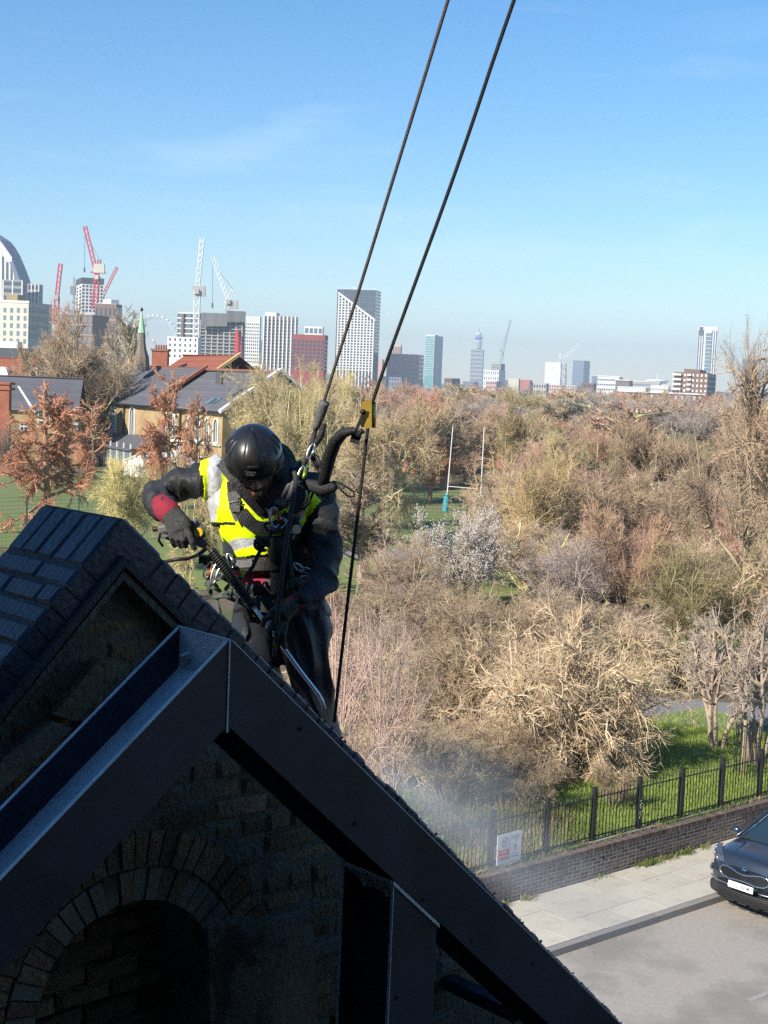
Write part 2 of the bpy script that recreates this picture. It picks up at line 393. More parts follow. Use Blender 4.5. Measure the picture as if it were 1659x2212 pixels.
for k, z in enumerate((-.12, -.17)): put_text(sg, ('USE THE', 'LITTER BIN')[k], .038, TF(.15, z, .0075), m_ink)
# ------------------------------------------------------------------ grass blades and weeds (nobody could count them)
def blades(name, pts, h, wd, mats, seed, lean=.5, kind='stuff', label=None, parent=None):
    g = np.random.default_rng(seed); n = len(pts); P_ = np.array(pts, float)
    a = g.uniform(0, 2*np.pi, n); hh = h*g.uniform(.5, 1.3, n); ww = wd*g.uniform(.6, 1.4, n)
    la = g.uniform(0, 2*np.pi, n); ll = hh*lean*g.uniform(0, 1, n)
    d = np.stack([np.cos(a)*ww, np.sin(a)*ww, np.zeros(n)], 1)
    mid = P_ + np.stack([np.cos(la)*ll*.3, np.sin(la)*ll*.3, hh*.6], 1)
    tip = P_ + np.stack([np.cos(la)*ll, np.sin(la)*ll, hh], 1)
    V = np.stack([P_-d, P_+d, mid+d*.7, mid-d*.7, tip], 1).reshape(-1, 3)
    i = np.arange(n)[:, None]*5
    quads = (i+np.array([[0, 1, 2, 3]])); tris = (i+np.array([[3, 2, 4]]))
    me = bpy.data.meshes.new(name); me.vertices.add(len(V)); me.vertices.foreach_set('co', V.ravel())
    loops = np.concatenate([np.concatenate([quads, tris], 1).ravel()])
    me.loops.add(len(loops)); me.loops.foreach_set('vertex_index', loops.astype(np.int32))
    st = (np.arange(n)[:, None]*7+np.array([[0, 4]])).ravel(); tot = np.tile([4, 3], n)
    me.polygons.add(2*n); me.polygons.foreach_set('loop_start', st.astype(np.int32)); me.update(calc_edges=True); me.validate()
    o = link(name, me, parent, mats); tag(o, label, None, None, kind); return o
m_bl = mat('grass blade', (.16, .24, .035), (.30, .38, .075), 3.5, .7, c3=(.32, .30, .11), s3=.9, t3=(.58, .7), spec=.3)
m_ivy = mat('ivy and dead stems', (.05, .10, .02), (.16, .21, .05), 6, .6, c3=(.30, .24, .12), s3=2.5, t3=(.5, .6), spec=.3)
g = np.random.default_rng(3)
pts = []
def scatter(n, s0, s1, p0, p1, z=0.0, keep=None):
    out = []
    for s_, p_ in zip(g.uniform(s0, s1, n), g.uniform(p0, p1, n)):
        if keep is None or keep(s_, p_): out.append(tuple(SP(s_, p_, z)))
    return out
o = blades('grass', scatter(80000, -1, 17, 2.25, 10.2), .10, .006, m_bl, 1, label='short bright green lawn grass behind the railings')
o = blades('grass', scatter(20000, 5, 19, 13.2, 18.5), .13, .009, m_bl, 2, label='grass and ivy patch beyond the park path')
# weeds on the wall top and at its foot
wp = []
for c_, n_, sd_ in [(1.7, 900, .55), (2.5, 260, .3), (3.9, 220, .3), (4.9, 300, .22), (5.35, 320, .2), (6.2, 160, .2), (6.9, 380, .3), (7.6, 400, .4), (8.6, 500, .5), (9.6, 400, .5), (-.3, 300, .4), (.4, 200, .2)]:
    for _ in range(n_):
        wp.append(tuple(SP(g.normal(c_, sd_), 2.1+abs(g.normal(0, .07))*g.choice((-1, 1)), .70)))
blades('wall_top_weeds', wp, .085, .006, m_ivy, 4, .9, label='weeds and dry stems along the top of the boundary wall')
wp = []
for c_, n_, sd_, hh in [(4.35, 260, .16, 1), (4.9, 90, .16, 1), (1.0, 70, .1, 1), (.35, 60, .08, 1), (5.45, 120, .12, 1), (6.05, 40, .12, 1), (2.9, 30, .2, 1)]:
    for _ in range(n_): wp.append(tuple(SP(g.normal(c_, sd_), 1.80-abs(g.normal(0, .07)), .105)))
blades('pavement_weeds', wp, .12, .008, m_ivy, 5, .9, label='tufts of weeds growing at the foot of the wall')
# ivy/bramble leaves low layer in the shrubbery
iv = scatter(30000, -8, 5.5, 2.3, 20, 0, None)
m_und = mat('dead bramble and ivy', (.20, .145, .08), (.34, .26, .15), 6, .8, c3=(.10, .17, .035), s3=.5, t3=(.52, .60), spec=.2)
blades('undergrowth', iv, .30, .010, m_und, 6, 1.3, label='low ivy and bramble undergrowth under the shrubs')
# litter on the pavement
m_lit = mat('dead leaf litter', (.35, .26, .16), (.55, .5, .42), 20, .9)
lp = []
lb = MB()
for _ in range(60):
    s_, p_ = g.uniform(-2, 4), g.choice([g.uniform(.1, 1.7), g.uniform(-4, -.2)])
    a = g.uniform(0, 6.28); q = SP(s_, p_, .118 if p_ > 0 else .006); dx = Vector((math.cos(a), math.sin(a), 0))*g.uniform(.01, .03)
    dy = Vector((-dx.y, dx.x, .2*dx.length))*.6; lb.add([q-dx, q-dy, q+dx, q+dy], [(0, 1, 2, 3)])
lb = lb.build('litter', m_lit); tag(lb, 'small dead leaves and scraps lying on pavement and road', None, None, 'stuff')

# ------------------------------------------------------------------ distant buildings
m_glass = mat('dark window glass', (.03, .04, .055), (.07, .085, .11), .6, .12, spec=.8)
m_glass2 = mat('pale blue window glass', (.12, .19, .22), (.2, .28, .31), .4, .12, spec=.8)
m_teal = mat('teal curtain wall glass', (.10, .26, .27), (.17, .36, .36), .1, .15, spec=.8)
def cm(name, c, v=.08, rough=.8, sc_=.15): return mat(name, tuple(x*(1-v) for x in c), tuple(min(1, x*(1+v)) for x in c), sc_, rough)
m_cream = cm('cream rendered wall', (.62, .57, .48)); m_whitew = cm('white cladding', (.78, .77, .74)); m_grey = cm('grey cladding', (.22, .225, .23))
m_dgrey = cm('charcoal cladding', (.07, .08, .095)); m_brown = cm('brown estate brick', (.20, .12, .09)); m_redb = cm('red brick', (.30, .10, .06), .2, .9, 1.5)
m_conc = cm('bare concrete', (.40, .39, .36)); m_pink = cm('pinkish stone', (.55, .39, .33)); m_redclad = cm('red cladding', (.27, .065, .06))
m_mesh = mat('grey protection screen', (.20, .20, .20), (.30, .30, .29), .5, .8, stretch=(1, 1, .05)); m_bluegrey = cm('blue grey cladding', (.16, .20, .26))
m_green = cm('pale green cladding', (.20, .45, .30)); m_dkgreen = cm('dark green cladding', (.06, .17, .15)); m_rcrane = cm('red crane paint', (.62, .05, .075)); m_wcrane = cm('white crane paint', (.75, .75, .74))
m_tcrane = cm('green crane paint', (.15, .35, .32)); m_yb = mat('yellow stock brick', (.34, .24, .12), (.46, .33, .17), 1.2, .9, c3=(.25, .17, .09), s3=.4, t3=(.5, .65))
m_slate = mat('grey slate', (.10, .10, .115), (.15, .15, .17), 4, .75, var=.12, spec=.3); m_tiler = mat('red roof tiles', (.24, .075, .04), (.33, .11, .06), 2, .9, var=.1)
m_orange = cm('scaffold orange sheet', (.45, .17, .13)); m_stone = cm('white painted stone', (.72, .70, .64)); m_hoist = cm('hoist red', (.65, .05, .04))
unit = MB().box((0, 0, 0), (1, 1, 1)).mesh('unit_block')
UNITS = {}
def U(m_):
    if m_.name not in UNITS:
        me = unit.copy(); me.materials.append(m_); UNITS[m_.name] = me
    return UNITS[m_.name]
class Face:
    """a wall face: origin at its lower near corner, e = run direction, n = outward"""
    def __init__(s, o, e, n, L, z0, z1): s.o, s.e, s.n, s.L, s.z0, s.z1 = Vector(o), e, n, L, z0, z1
    def p(s, a, z, out=0): return Vector((s.o.x, s.o.y, 0)) + s.e*a + s.n*out + Z*z
def uni(name, parent, m_, f, a0, a1, z0, z1, out0, out1, name2=None):
    c = f.p((a0+a1)/2, (z0+z1)/2, (out0+out1)/2)
    M = frame(f.e, f.n, Z, c) @ Matrix.Diagonal((abs(a1-a0), abs(out1-out0), abs(z1-z0), 1))
    return inst(name, U(m_), parent, M)
def facade(f, b, cols, rows, ww, wh, m_g, m_p=None, m_b=None, pil=0, band=0, top=0, zb=None, name='window', deep=.25, skip=None, cap=300, cnt=None):
    """windows between pilasters and floor bands; each its own object up to 300 on one building"""
    z1 = f.z1 - top; z0 = f.z0 if zb is None else zb; dz = (z1-z0)/rows; da = f.L/cols
    extra = MB(); ne = 0; cnt = cnt if cnt is not None else [0]
    for r_ in range(rows):
        for c_ in range(cols):
            if skip and skip(c_, r_): continue
            a = (c_+.5)*da; z = z1-(r_+.5)*dz
            if cnt[0] < cap: uni(name, b, m_g, f, a-da*ww/2, a+da*ww/2, z-dz*wh/2, z+dz*wh/2, -.3, .06); cnt[0] += 1
            else: extra.box(f.p(a, z, -.1), (da*ww, .32, dz*wh), ax=(f.e, f.n, Z)); ne += 1
    if ne:
        o = extra.build(name, m_g, b); o['kind'] = 'stuff'
    if m_p is not None and pil:
        for c_ in range(cols+1): uni('pilaster', b, m_p, f, c_*da-pil/2, c_*da+pil/2, f.z0, f.z1-.0, .0, deep)
    if m_b is not None and band:
        for r_ in range(rows+1): uni('floor_band', b, m_b, f, -.05, f.L+.05, z1-r_*dz-band/2, z1-r_*dz+band/2, .0, deep*.8)
def block(name, label, uL, uC, uR, vt, D, m_w, beta=8, cat='building', base=0.0, group=None, m_side=None):
    """box building: near corner seen at uC, left face to uL, right face to uR, top at vt; returns (thing, left face, right face)"""
    c = at(uC, vt, D); top = c.z; be = R(beta); eL = Vector((-math.cos(be), math.sin(be), 0)); eR = Vector((math.sin(be), math.cos(be), 0))
    def run(e, u, v):
        dr = ray(u, v); t = (c.x*dr.y - c.y*dr.x)/(e.y*dr.x - e.x*dr.y); return max(.5, abs(t))
    LL = run(eL, uL, vt); LR = run(eR, uR, vt) if uR > uC+.5 else LL*.6
    LR = min(LR, 60)
    b = thing(name, (c.x, c.y, base), label, cat, group)
    m = MB(); m.obox((c.x, c.y, base), eL*LL, eR*LR, Z*(top-base)); m.build('wall', m_w, b)
    fl = Face((c.x, c.y, 0), eL, Vector((-math.sin(be), -math.cos(be), 0)), LL, base, top)
    fr = Face((c.x, c.y, 0), eR, Vector((math.cos(be), -math.sin(be), 0)), LR, base, top)
    return b, fl, fr
def zat(u, v, D): return at(u, v, D).z

# curved black and white tower at the left edge
D = 1300; b = thing('curved_tower', at(20, 800, D)*1, 'tall dark tower with white fins and a curved slanting roofline at the left edge', 'tower')
prof = [(-60, 500), (-20, 503), (0, 517), (10, 530), (20, 547), (30, 570), (38, 590), (45, 612), (47, 640), (47, 790), (-60, 790)]
P3 = [at(u, v, D) for u, v in prof]; m = MB(); m.prism(P3, Vector((3, 26, 0))); m.build('tower_body', m_bluegrey, b)
def fin(u0, u1, v0a, v0b, v1, m_, out=-.4, nm='fin'):
    q = [at(u0, v0a, D), at(u1, v0b, D), at(u1-.5, v1, D), at(u0-.5, v1, D)]; w_ = MB(); w_.prism([p_+Vector((0, out, 0)) for p_ in q], Vector((0, .5, 0))); w_.build(nm, m_, b)
fin(0, 4.5, 532, 540, 790, m_whitew); fin(9.5, 13.5, 552, 558, 790, m_whitew); fin(19, 23, 564, 572, 790, m_whitew); fin(28, 31.5, 580, 600, 790, m_whitew); fin(0, 26, 520, 556, 566, m_whitew, -.15)
fin(4.5, 9.5, 552, 556, 790, m_dgrey, -.2, 'window_strip'); fin(13.5, 19, 566, 570, 790, m_dgrey, -.2, 'window_strip'); fin(23, 28, 580, 584, 790, m_dgrey, -.2, 'window_strip')
for k in range(7): fin(33+k*.1, 46.5, 606+k*20+1, 611+k*20, 612+k*20, m_dgrey, -.1, 'floor_line')

D = 1150
b, fl, fr = block('apartment_tower', 'pale grey apartment tower with tall white ribs beside the curved tower', 7, 48, 60, 606, D, m_grey, 6)
facade(fl, b, 2, 9, .85, .5, m_glass, m_whitew, m_conc, .9, .7, 0, zb=zat(30, 740, D))
b, fl, fr = block('apartment_tower', 'grey blue apartment tower with balconies and white edge ribs', 60, 84, 92, 614, D+20, m_bluegrey, 14)
facade(fl, b, 3, 9, .7, .55, m_glass, m_whitew, m_conc, .8, .5, 0, zb=zat(70, 745, D)); facade(fr, b, 2, 9, .6, .6, m_dgrey, m_whitew, None, .4)
D = 480
b, fl, fr = block('apartment_block', 'cream rendered six storey apartment block with a shaded blue side', -40, 62, 113, 652, D, m_cream, 14)
facade(fl, b, 7, 5, .42, .62, m_glass2, None, None, top=1.6, zb=zat(40, 745, D)); facade(fr, b, 9, 4, .38, .62, m_glass, None, None, top=1.2, zb=zat(90, 735, D), cap=80)
uni('parapet', b, m_whitew, fl, -.2, fl.L, fl.z1-.4, fl.z1+.3, -.3, .2)
b, _, _ = block('plant_room', 'brown rooftop plant room box on top of the cream apartment block', 14, 38, 55, 636, D+12, cm('ochre cladding', (.30, .24, .13)), 14, cat='roof box', base=zat(30, 653, D))
b, _, _ = block('low_hall', 'low white flat roofed hall under the cream apartment block', -20, 38, 48, 738, 420, m_whitew, 10); uni('window', b, m_glass, _, 1, _.L-1, 1, 3, -.1, .06)
b, _, _ = block('dark_hall', 'dark grey flat roofed hall behind the brick school gables', -20, 60, 90, 753, 330, m_dgrey, 10)
D = 1050
b, fl, fr = block('tower_under_construction', 'square white gridded tower with a dark top storey behind the red crane', 165, 177, 224, 600, D, m_whitew, 72)
fl2 = fr
facade(fr, b, 6, 8, .62, .66, m_glass, None, None, top=zat(200, 600, D)-zat(200, 614, D), zb=zat(200, 675, D)); facade(fl, b, 2, 8, .6, .66, m_glass, top=5, zb=zat(170, 675, D))
uni('dark_band', b, m_dgrey, fr, -.3, fr.L+.3, zat(200, 613, D), fr.z1+.3, -.3, .3); uni('dark_band', b, m_dgrey, fl, -.3, fl.L+.3, zat(200, 613, D), fl.z1+.3, -.3, .3)
hm = MB(); 
for z_ in np.arange(600, 745, 4): hm.tube([at(159.5, z_, D), at(161.5, z_+4, D), at(159.5, z_+4, D), at(161.5, z_, D)], .12, 4)
hm.tube([at(159, 597, D), at(157.5, 745, D)], .2, 4); hm.tube([at(161.8, 597, D), at(160, 745, D)], .2, 4); hm.box(at(158, 627, D), (3.6, 3, 6)); hm.box(at(158, 676, D), (3.6, 3, 4))
hm = hm.build('hoist', m_grey, None, loc=at(160, 740, D)); tag(hm, 'grey construction hoist mast with two lift cages on the gridded tower', 'hoist')
b, fl, fr = block('estate_block', 'brown brick housing block half hidden by the big round tree', 118, 200, 236, 680, 800, m_brown, 20); facade(fl, b, 8, 3, .5, .5, m_glass2, None, m_conc, 0, .4, zb=zat(170, 745, 800))
b, fl, fr = block('gridded_block', 'small white gridded block right of the red crane tower', 223, 240, 257, 647, 950, m_whitew, 50); facade(fr, b, 3, 3, .6, .6, m_glass); facade(fl, b, 3, 3, .6, .6, m_glass)
b, fl, fr = block('grey_block', 'grey brick block with a blue side below the gridded block', 205, 252, 264, 657, 880, m_brown, 12); facade(fl, b, 5, 5, .5, .5, m_glass, None, m_conc, 0, .5); facade(fr, b, 2, 5, .5, .6, m_glass2)

# cranes: lattice members as real bars
def lattice(m, a, b_, wdt, r=.12, seg=None, side=Vector((1, 0, 0)), mi=0):
    a, b_ = Vector(a), Vector(b_); L = (b_-a).length; t = (b_-a)/L; u = (side-t*side.dot(t)).normalized(); v = t.cross(u)
    seg = seg or max(3, int(L/(wdt*1.6)))
    co = [(u*x+v*y)*wdt/2 for x, y in ((-1, -1), (1, -1), (1, 1), (-1, 1))]
    for c_ in co: m.tube([a+c_, b_+c_], r, 4, mi=mi)
    for k in range(seg):
        p, q = a+t*(L*k/seg), a+t*(L*(k+1)/seg)
        for i in range(4): m.tube([p+co[i], q+co[(i+1) % 4]], r*.6, 3, False, mi=mi)
def crane(label, D, mast0, mast1, jib, afr=None, ctr=None, m_=None, wd=2.2, cable=None, jw=None, counter=m_conc):
    b = thing('crane', at(mast0[0], mast0[1], D), label, 'crane'); s = D/3182
    m = MB(); lattice(m, at(*mast0, D), at(*mast1, D), wd, .22*wd/2); m.build('mast', m_, b)
    m = MB(); lattice(m, at(*mast1, D), at(*jib, D), jw or wd*.7, .2*wd/2); m.build('jib', m_, b)
    if afr: m = MB(); lattice(m, at(*mast1, D), at(*afr, D), wd*.6, .16*wd/2); m.build('a_frame', m_, b)
    if ctr: m = MB(); c_ = at(*ctr, D); m.box(c_, (5*wd/2.2, 3, 4*wd/2.2)); m.build('counterweight', counter, b); m = MB(); m.box((c_+at(*mast1, D))/2, ((c_-at(*mast1, D)).length+4, 2.6, 1.2)); m.build('deck', m_, b)
    m = MB(); m.box(at(mast1[0]-1, mast1[1]+2, D-2), (2.5, 2, 2.6)); m.build('cab', counter, b)
    if afr: m = MB(); m.tube([at(*afr, D), at(mast1[0]*.25+jib[0]*.75, mast1[1]*.25+jib[1]*.75, D)], .13, 4); m.build('stay_cable', m_dgrey, b)
    if cable: m = MB(); m.tube([at(*jib, D), at(jib[0]-1, cable, D)], .16, 4); m.box(at(jib[0]-1, cable, D), (1, 1, 3)); m.build('hoist_cable', m_dgrey, b)
    return b
crane('slim red crane jib rising alone left of the round tree', 900, (121, 690), (123, 640), (131, 569), m_=m_rcrane, wd=2.6, jw=2.0)
crane('large red luffing crane standing on the white gridded tower', 1000, (204, 668), (210, 597), (183.5, 489), afr=(215, 560), ctr=(214.5, 580), m_=m_rcrane, wd=3.2, cable=583, counter=m_cream)
crane('small red crane with its jib leaning right', 1100, (205, 672), (222, 640), (253, 577), m_=m_rcrane, wd=2.4)
crane('tallest white crane with a nearly vertical jib', 820, (422.5, 775), (426, 628), (437, 515), ctr=(430, 629), m_=m_wcrane, wd=3.0, cable=None)
crane('white luffing crane on the unfinished concrete tower', 930, (489, 672), (494, 650), (460, 556), afr=(504, 625), ctr=(503, 658), m_=m_wcrane, wd=2.8, cable=660)
crane('green and pale luffing crane over the white gridded building', 1900, (1082.5, 790), (1086, 762), (1103, 690), afr=(1080, 755), m_=m_tcrane, wd=3.0)
crane('white crane with a short jib on the wrapped building', 2300, (1209, 790), (1212, 778), (1252, 743), afr=(1208, 762), m_=m_wcrane, wd=4.5)
crane('far hazy crane jib right of the ribbed glass tower', 3200, (1620, 840), (1606, 805), (1564, 735), m_=m_grey, wd=5)

# observation wheel
D = 3600; hub = at(332, 736.5, D); s_ = D/3182; Rw = 51*s_
wh = thing('observation_wheel', (hub.x, hub.y, 0), 'giant white observation wheel rising behind the spire', 'ferris wheel')
ang = [2*math.pi*k/64 for k in range(65)]
def wp_(a, r_, y): return hub + Vector((math.cos(a)*r_, y, math.sin(a)*r_))
m = MB(); m.tube([wp_(a, Rw, -3) for a in ang], 1.7, 5, False); m.tube([wp_(a, Rw, 3) for a in ang], 1.7, 5, False); m.tube([wp_(a, Rw-5.5, 0) for a in ang], .9, 5, False)
for k in range(64): m.tube([wp_(ang[k], Rw, -3), wp_(ang[k]+.05, Rw-5.5, 0), wp_(ang[k]+.1, Rw, 3)], .5, 3, False)
m.build('rim', m_wcrane, wh); m = MB()
for k in range(0, 64, 2): m.tube([wp_(ang[k], Rw-5.5, 0), hub], .12, 3, False)
m.build('spokes', m_wcrane, wh); m = MB(); m.tube([hub-Vector((30, -20, hub.z)), hub, hub-Vector((-30, -20, hub.z))], 1.5, 6); m.ell(hub, 4); m.build('support_legs', m_wcrane, wh)
pod = MB().ell((0, 0, 0), (4.4, 3.2, 3.0), n=10, m=7).mesh('capsule', smooth=True); pod.materials.append(m_wcrane)
for k in range(32): inst('capsule', pod, wh, Matrix.Translation(wp_(2*math.pi*k/32+.03, Rw+4.2, 0)))

D = 900
b, fl, fr = block('balcony_tower', 'dark apartment tower with pale balconies and a brown strip', 384, 432, 441, 677, D, m_dgrey, 12)
facade(fl, b, 3, 8, .55, .55, m_glass2, None, m_whitew, 0, .8, zb=zat(400, 765, D)); uni('brown_strip', b, m_brown, fl, fl.L*.70, fl.L*.80, 0, fl.z1-.5, 0, 1.2)
b, fl, fr = block('low_white_block', 'low white flats with square windows below the balcony tower', 362, 428, 436, 729, 760, m_whitew, 14); facade(fl, b, 6, 4, .35, .5, m_glass, zb=zat(390, 775, 760))
D = 850
b, fl, fr = block('unfinished_concrete_tower', 'unfinished concrete tower frame under grey screens with a red hoist', 433, 524, 530, 694, D, m_dgrey, 8)
for k in range(10): z_ = zat(480, 702+k*7.6, D); uni('floor_slab', b, m_conc, fl, -.3, fl.L+.3, z_-.45, z_+.0, -.2, .9); uni('floor_slab', b, m_conc, fr, -.3, fr.L, z_-.45, z_, -.2, .6)
for k in range(8): uni('column', b, m_conc, fl, fl.L*k/7-.4, fl.L*k/7+.4, 2, fl.z1, .0, .6)
for (u0, u1, v0, v1) in ((434, 490, 675, 705), (489, 529, 671, 696)):
    for k in range(10):
        p0, p1 = at(u0+(u1-u0)*k/10, v0+(u1-u0)*k/10*.04, D-3), at(u0+(u1-u0)*(k+1)/10-.15, v1, D-3)
        w_ = MB(); w_.obox((p0.x, p0.y, p1.z), (p1.x-p0.x, .5, 0), (0, 3, 0), (0, 0, p0.z-p1.z)); w_.build('screen_panel', m_mesh, b)
hs = MB()
for k in range(8): hs.box(at(515+.0, 720+k*7.6, D-5), (3.4, 2.5, 1.75))
lattice(hs, at(510, 778, D-5), at(512, 714, D-5), 1.4, .2); hs = hs.build('hoist', m_hoist, None, loc=at(512, 778, D-5)); tag(hs, 'red construction hoist stack on the unfinished concrete tower', 'hoist')
D = 980
b, fl, fr = block('slab_tower', 'white slab tower striped with grey window rows', 522, 561, 565, 684, D, m_whitew, 6); facade(fl, b, 9, 12, .8, .42, m_glass, m_whitew, None, .5, top=4, zb=zat(540, 785, D))
b, fl, fr = block('small_block', 'small pale blue block between the two white towers', 562, 572, 575, 735, 1000, m_bluegrey, 6); facade(fl, b, 3, 5, .5, .5, m_glass2, zb=zat(567, 780, 1000))
D = 900
b, fl, fr = block('ribbed_tower', 'grey tower with white vertical ribs left of the red block', 571, 639, 644, 684, D, m_grey, 8)
facade(fl, b, 8, 15, .55, .5, m_glass, m_whitew, None, .75, top=2, zb=zat(600, 795, D), deep=.8)
uni('roof_box', b, m_whitew, fl, fl.L*.62, fl.L*.98, fl.z1, fl.z1+2, -10, 0)
facade(fr, b, 2, 15, .6, .5, m_glass, zb=zat(600, 795, D), cap=40)
b, fl, fr = block('white_topped_block', 'small block with a white framed top behind the red block', 658, 697, 700, 706, 950, m_whitew, 8); facade(fl, b, 4, 1, .75, .6, m_glass2, zb=zat(680, 724, 950))
D = 800
b, fl, fr = block('red_block', 'red clad apartment block with dark windows', 632, 702, 709, 724, D, m_redclad, 10)
facade(fl, b, 8, 8, .74, .74, m_glass, None, None, top=2.6, zb=zat(660, 800, D)); facade(fr, b, 2, 8, .6, .6, m_glass, top=2.2, zb=zat(660, 800, D), cap=60)
# tall tower with the diagonal white facade
D = 1400
b, fl, fr = block('diagonal_tower', 'tall white gridded tower with a dark glass top cut on a diagonal', 729, 813, 823, 627, D, m_glass, 10)
Ld = fl.L; dz_ = lambda v: zat(770, v, D)
cols_ = 11; dzr = (dz_(640)-dz_(800))/27
zc = lambda a: dz_(690) + (a/(Ld*.97))*(dz_(633)-dz_(690))   # upper edge of the white screen, a measured from the right corner
rows_ = 27; cnt = 0
for c_ in range(cols_+1):
    a = Ld*.03+(Ld*.92)*c_/cols_; uni('pilaster', b, m_whitew, fl, a-.55, a+.55, 0, zc(a), .05, .9)
    if c_ < cols_:
        a2 = a+Ld*.92/cols_; n_ = int((zc(a)-dz_(800))/dzr)
        for r_ in range(n_):
            z_ = dz_(800)+r_*dzr; uni('spandrel', b, m_whitew, fl, a+.55, a2-.55, z_, z_+dzr*.32, .05, .6) if cnt < 290 else None; cnt += 1
sp_ = MB(); k = 0
for c_ in range(cols_):
    a = Ld*.03+(Ld*.92)*c_/cols_; a2 = a+Ld*.92/cols_; n_ = int((zc(a)-dz_(800))/dzr)
    for r_ in range(n_):
        k += 1
        if k > 290: z_ = dz_(800)+r_*dzr; sp_.obox(fl.p(a+.55, z_, .05), fl.e*(a2-a-1.1), fl.n*.55, Z*dzr*.32)
if sp_.v: o = sp_.build('spandrel', m_whitew, b); o['kind'] = 'stuff'
q = MB(); q.prism([fl.p(0, zc(0)-1, .0), fl.p(Ld*.97, zc(Ld*.97)-1, .0), fl.p(Ld*.97, zc(Ld*.97)+1, .0), fl.p(0, zc(0)+1, .0)], fl.n*1.0); q.build('diagonal_edge', m_whitew, b)
for k in range(12): uni('mullion', b, m_bluegrey, fl, Ld*k/12, Ld*k/12+.3, dz_(690), fl.z1, 0, .2)
for k in range(8): uni('floor_line', b, m_bluegrey, fl, 0, Ld, fl.z1-.3-k*6, fl.z1-k*6, 0, .25)
for k in range(26): uni('floor_line', b, m_bluegrey, fr, 0, fr.L, fr.z1-1-k*3.2, fr.z1-.3-k*3.2, 0, .25)
uni('roof_rail', b, m_whitew, fl, 0, Ld, fl.z1+1.0, fl.z1+1.3, -.3, 0)
q = MB(); q.tube([at(748, 624, D+5), at(770, 622, D+5)], .5, 5); q.tube([at(757, 628, D+5), at(758, 622, D+5)], .4, 5); q.build('window_cleaning_arm', m_whitew, b)

b, fl, fr = block('low_pink_block', 'low pinkish block just right of the diagonal tower', 806, 826, 830, 776, 1500, m_pink, 8)
b, fl, fr = block('small_stone_tower', 'small striped stone tower behind the pink gridded block', 845, 866, 869, 745, 1700, m_pink, 10); facade(fl, b, 6, 1, .5, .9, m_glass)
b, fl, fr = block('pink_gridded_block', 'wide pinkish block with an open gridded front', 838, 905, 915, 768, 1450, m_pink, 9)
facade(fl, b, 9, 6, .5, .5, m_glass2, m_pink, m_pink, 1.6, 1.8, zb=zat(870, 820, 1450), deep=.8); facade(fr, b, 3, 6, .5, .5, m_glass2, m_pink, m_pink, 1.4, 1.6, zb=zat(870, 820, 1450))
D = 1900
b, fl, fr = block('teal_glass_tower', 'slim teal glass tower standing alone in the middle of the skyline', 920, 939, 957, 726, D, m_teal, 38)
facade(fl, b, 1, 16, .96, .86, m_teal, None, m_whitew, 0, .35, zb=zat(940, 810, D)); facade(fr, b, 2, 16, .92, .86, m_glass2, m_whitew, m_whitew, .6, .4, zb=zat(940, 810, D)); uni('crown', b, m_whitew, fl, 0, fl.L, fl.z1, fl.z1+1.5, -8, 0)
# communications tower
D = 4600
b, fl, fr = block('grey_slab_block', 'hazy grey slab block under the round telecom tower', 1018, 1043, 1048, 755, D*.97, m_conc, 8); facade(fl, b, 6, 9, .7, .4, m_glass, m_conc, None, 1.5)
tb = thing('telecom_tower', at(1034, 800, D), 'round telecom tower with stacked discs and a blue screen ring', 'tower'); s_ = D/3182
def disc(u, v0, v1, r_, m_, nm): a, c_ = at(u, v1, D), at(u, v0, D); q = MB(); q.lathe([(r_*s_, 0), (r_*s_, c_.z-a.z)], a, Z, 20); q.build(nm, m_, tb)
disc(1033.5, 745, 800, 4.2, m_conc, 'shaft')
for k, (v, r_) in enumerate([(752, 7.5), (749, 6), (746, 7.8), (743, 6.2), (741, 7.8), (738, 7.8), (735, 6.5)]): disc(1034, v-2, v, r_, m_whitew if k % 2 else m_conc, 'aerial_gallery')
disc(1034.3, 727, 733, 8.2, cm('blue screen', (.06, .10, .55)), 'screen_ring'); disc(1034.5, 723, 727, 5, m_conc, 'top_drum'); disc(1034.7, 719, 723, 6, m_whitew, 'top_drum'); disc(1035, 709, 719, .6, m_grey, 'antenna')
D = 1850
b, fl, fr = block('white_gridded_building', 'white gridded building with an unfinished top under the green crane', 1045, 1078, 1092, 800, D, m_whitew, 25); facade(fl, b, 7, 3, .5, .6, m_glass2, zb=zat(1060, 835, D)); facade(fr, b, 3, 4, .6, .6, m_glass, zb=zat(1060, 835, D))
b, fl, fr = block('unfinished_floors', 'open unfinished concrete floors on the white gridded building', 1062, 1082, 1091, 786, D+30, m_grey, 25, base=zat(1070, 801, D))
for k in range(3): z_ = zat(1070, 786+k*5, D); uni('floor_slab', b, m_conc, fl, -.5, fl.L+.5, z_-.8, z_, -.2, .8)
b, fl, fr = block('orange_wrapped_hall', 'low orange and cream hall beside the crane building', 1122, 1145, 1150, 821, 1500, m_orange, 8)
b, fl, fr = block('cream_hall', 'low cream hall left of the orange hall', 1098, 1121, 1124, 818, 1500, m_cream, 8)
D = 2200
b, fl, fr = block('wrapped_building', 'building wrapped in plain white sheeting under a white crane', 1178, 1212, 1220, 783, D, m_whitew, 8)
q = MB(); lattice(q, at(1217, 835, D), at(1217, 785, D), 8, .6); q = q.build('scaffold', m_grey, None, loc=at(1217, 835, D)); tag(q, 'grey scaffold stair tower right of the wrapped white building', 'scaffold')
b, fl, fr = block('hazy_grey_tower', 'hazy blue grey office tower right of the wrapped building', 1238, 1262, 1275, 779, 3000, m_bluegrey, 20); facade(fl, b, 6, 10, .7, .5, m_glass2, zb=zat(1250, 830, 3000)); facade(fr, b, 2, 10, .8, .8, m_conc, zb=zat(1250, 830, 3000))
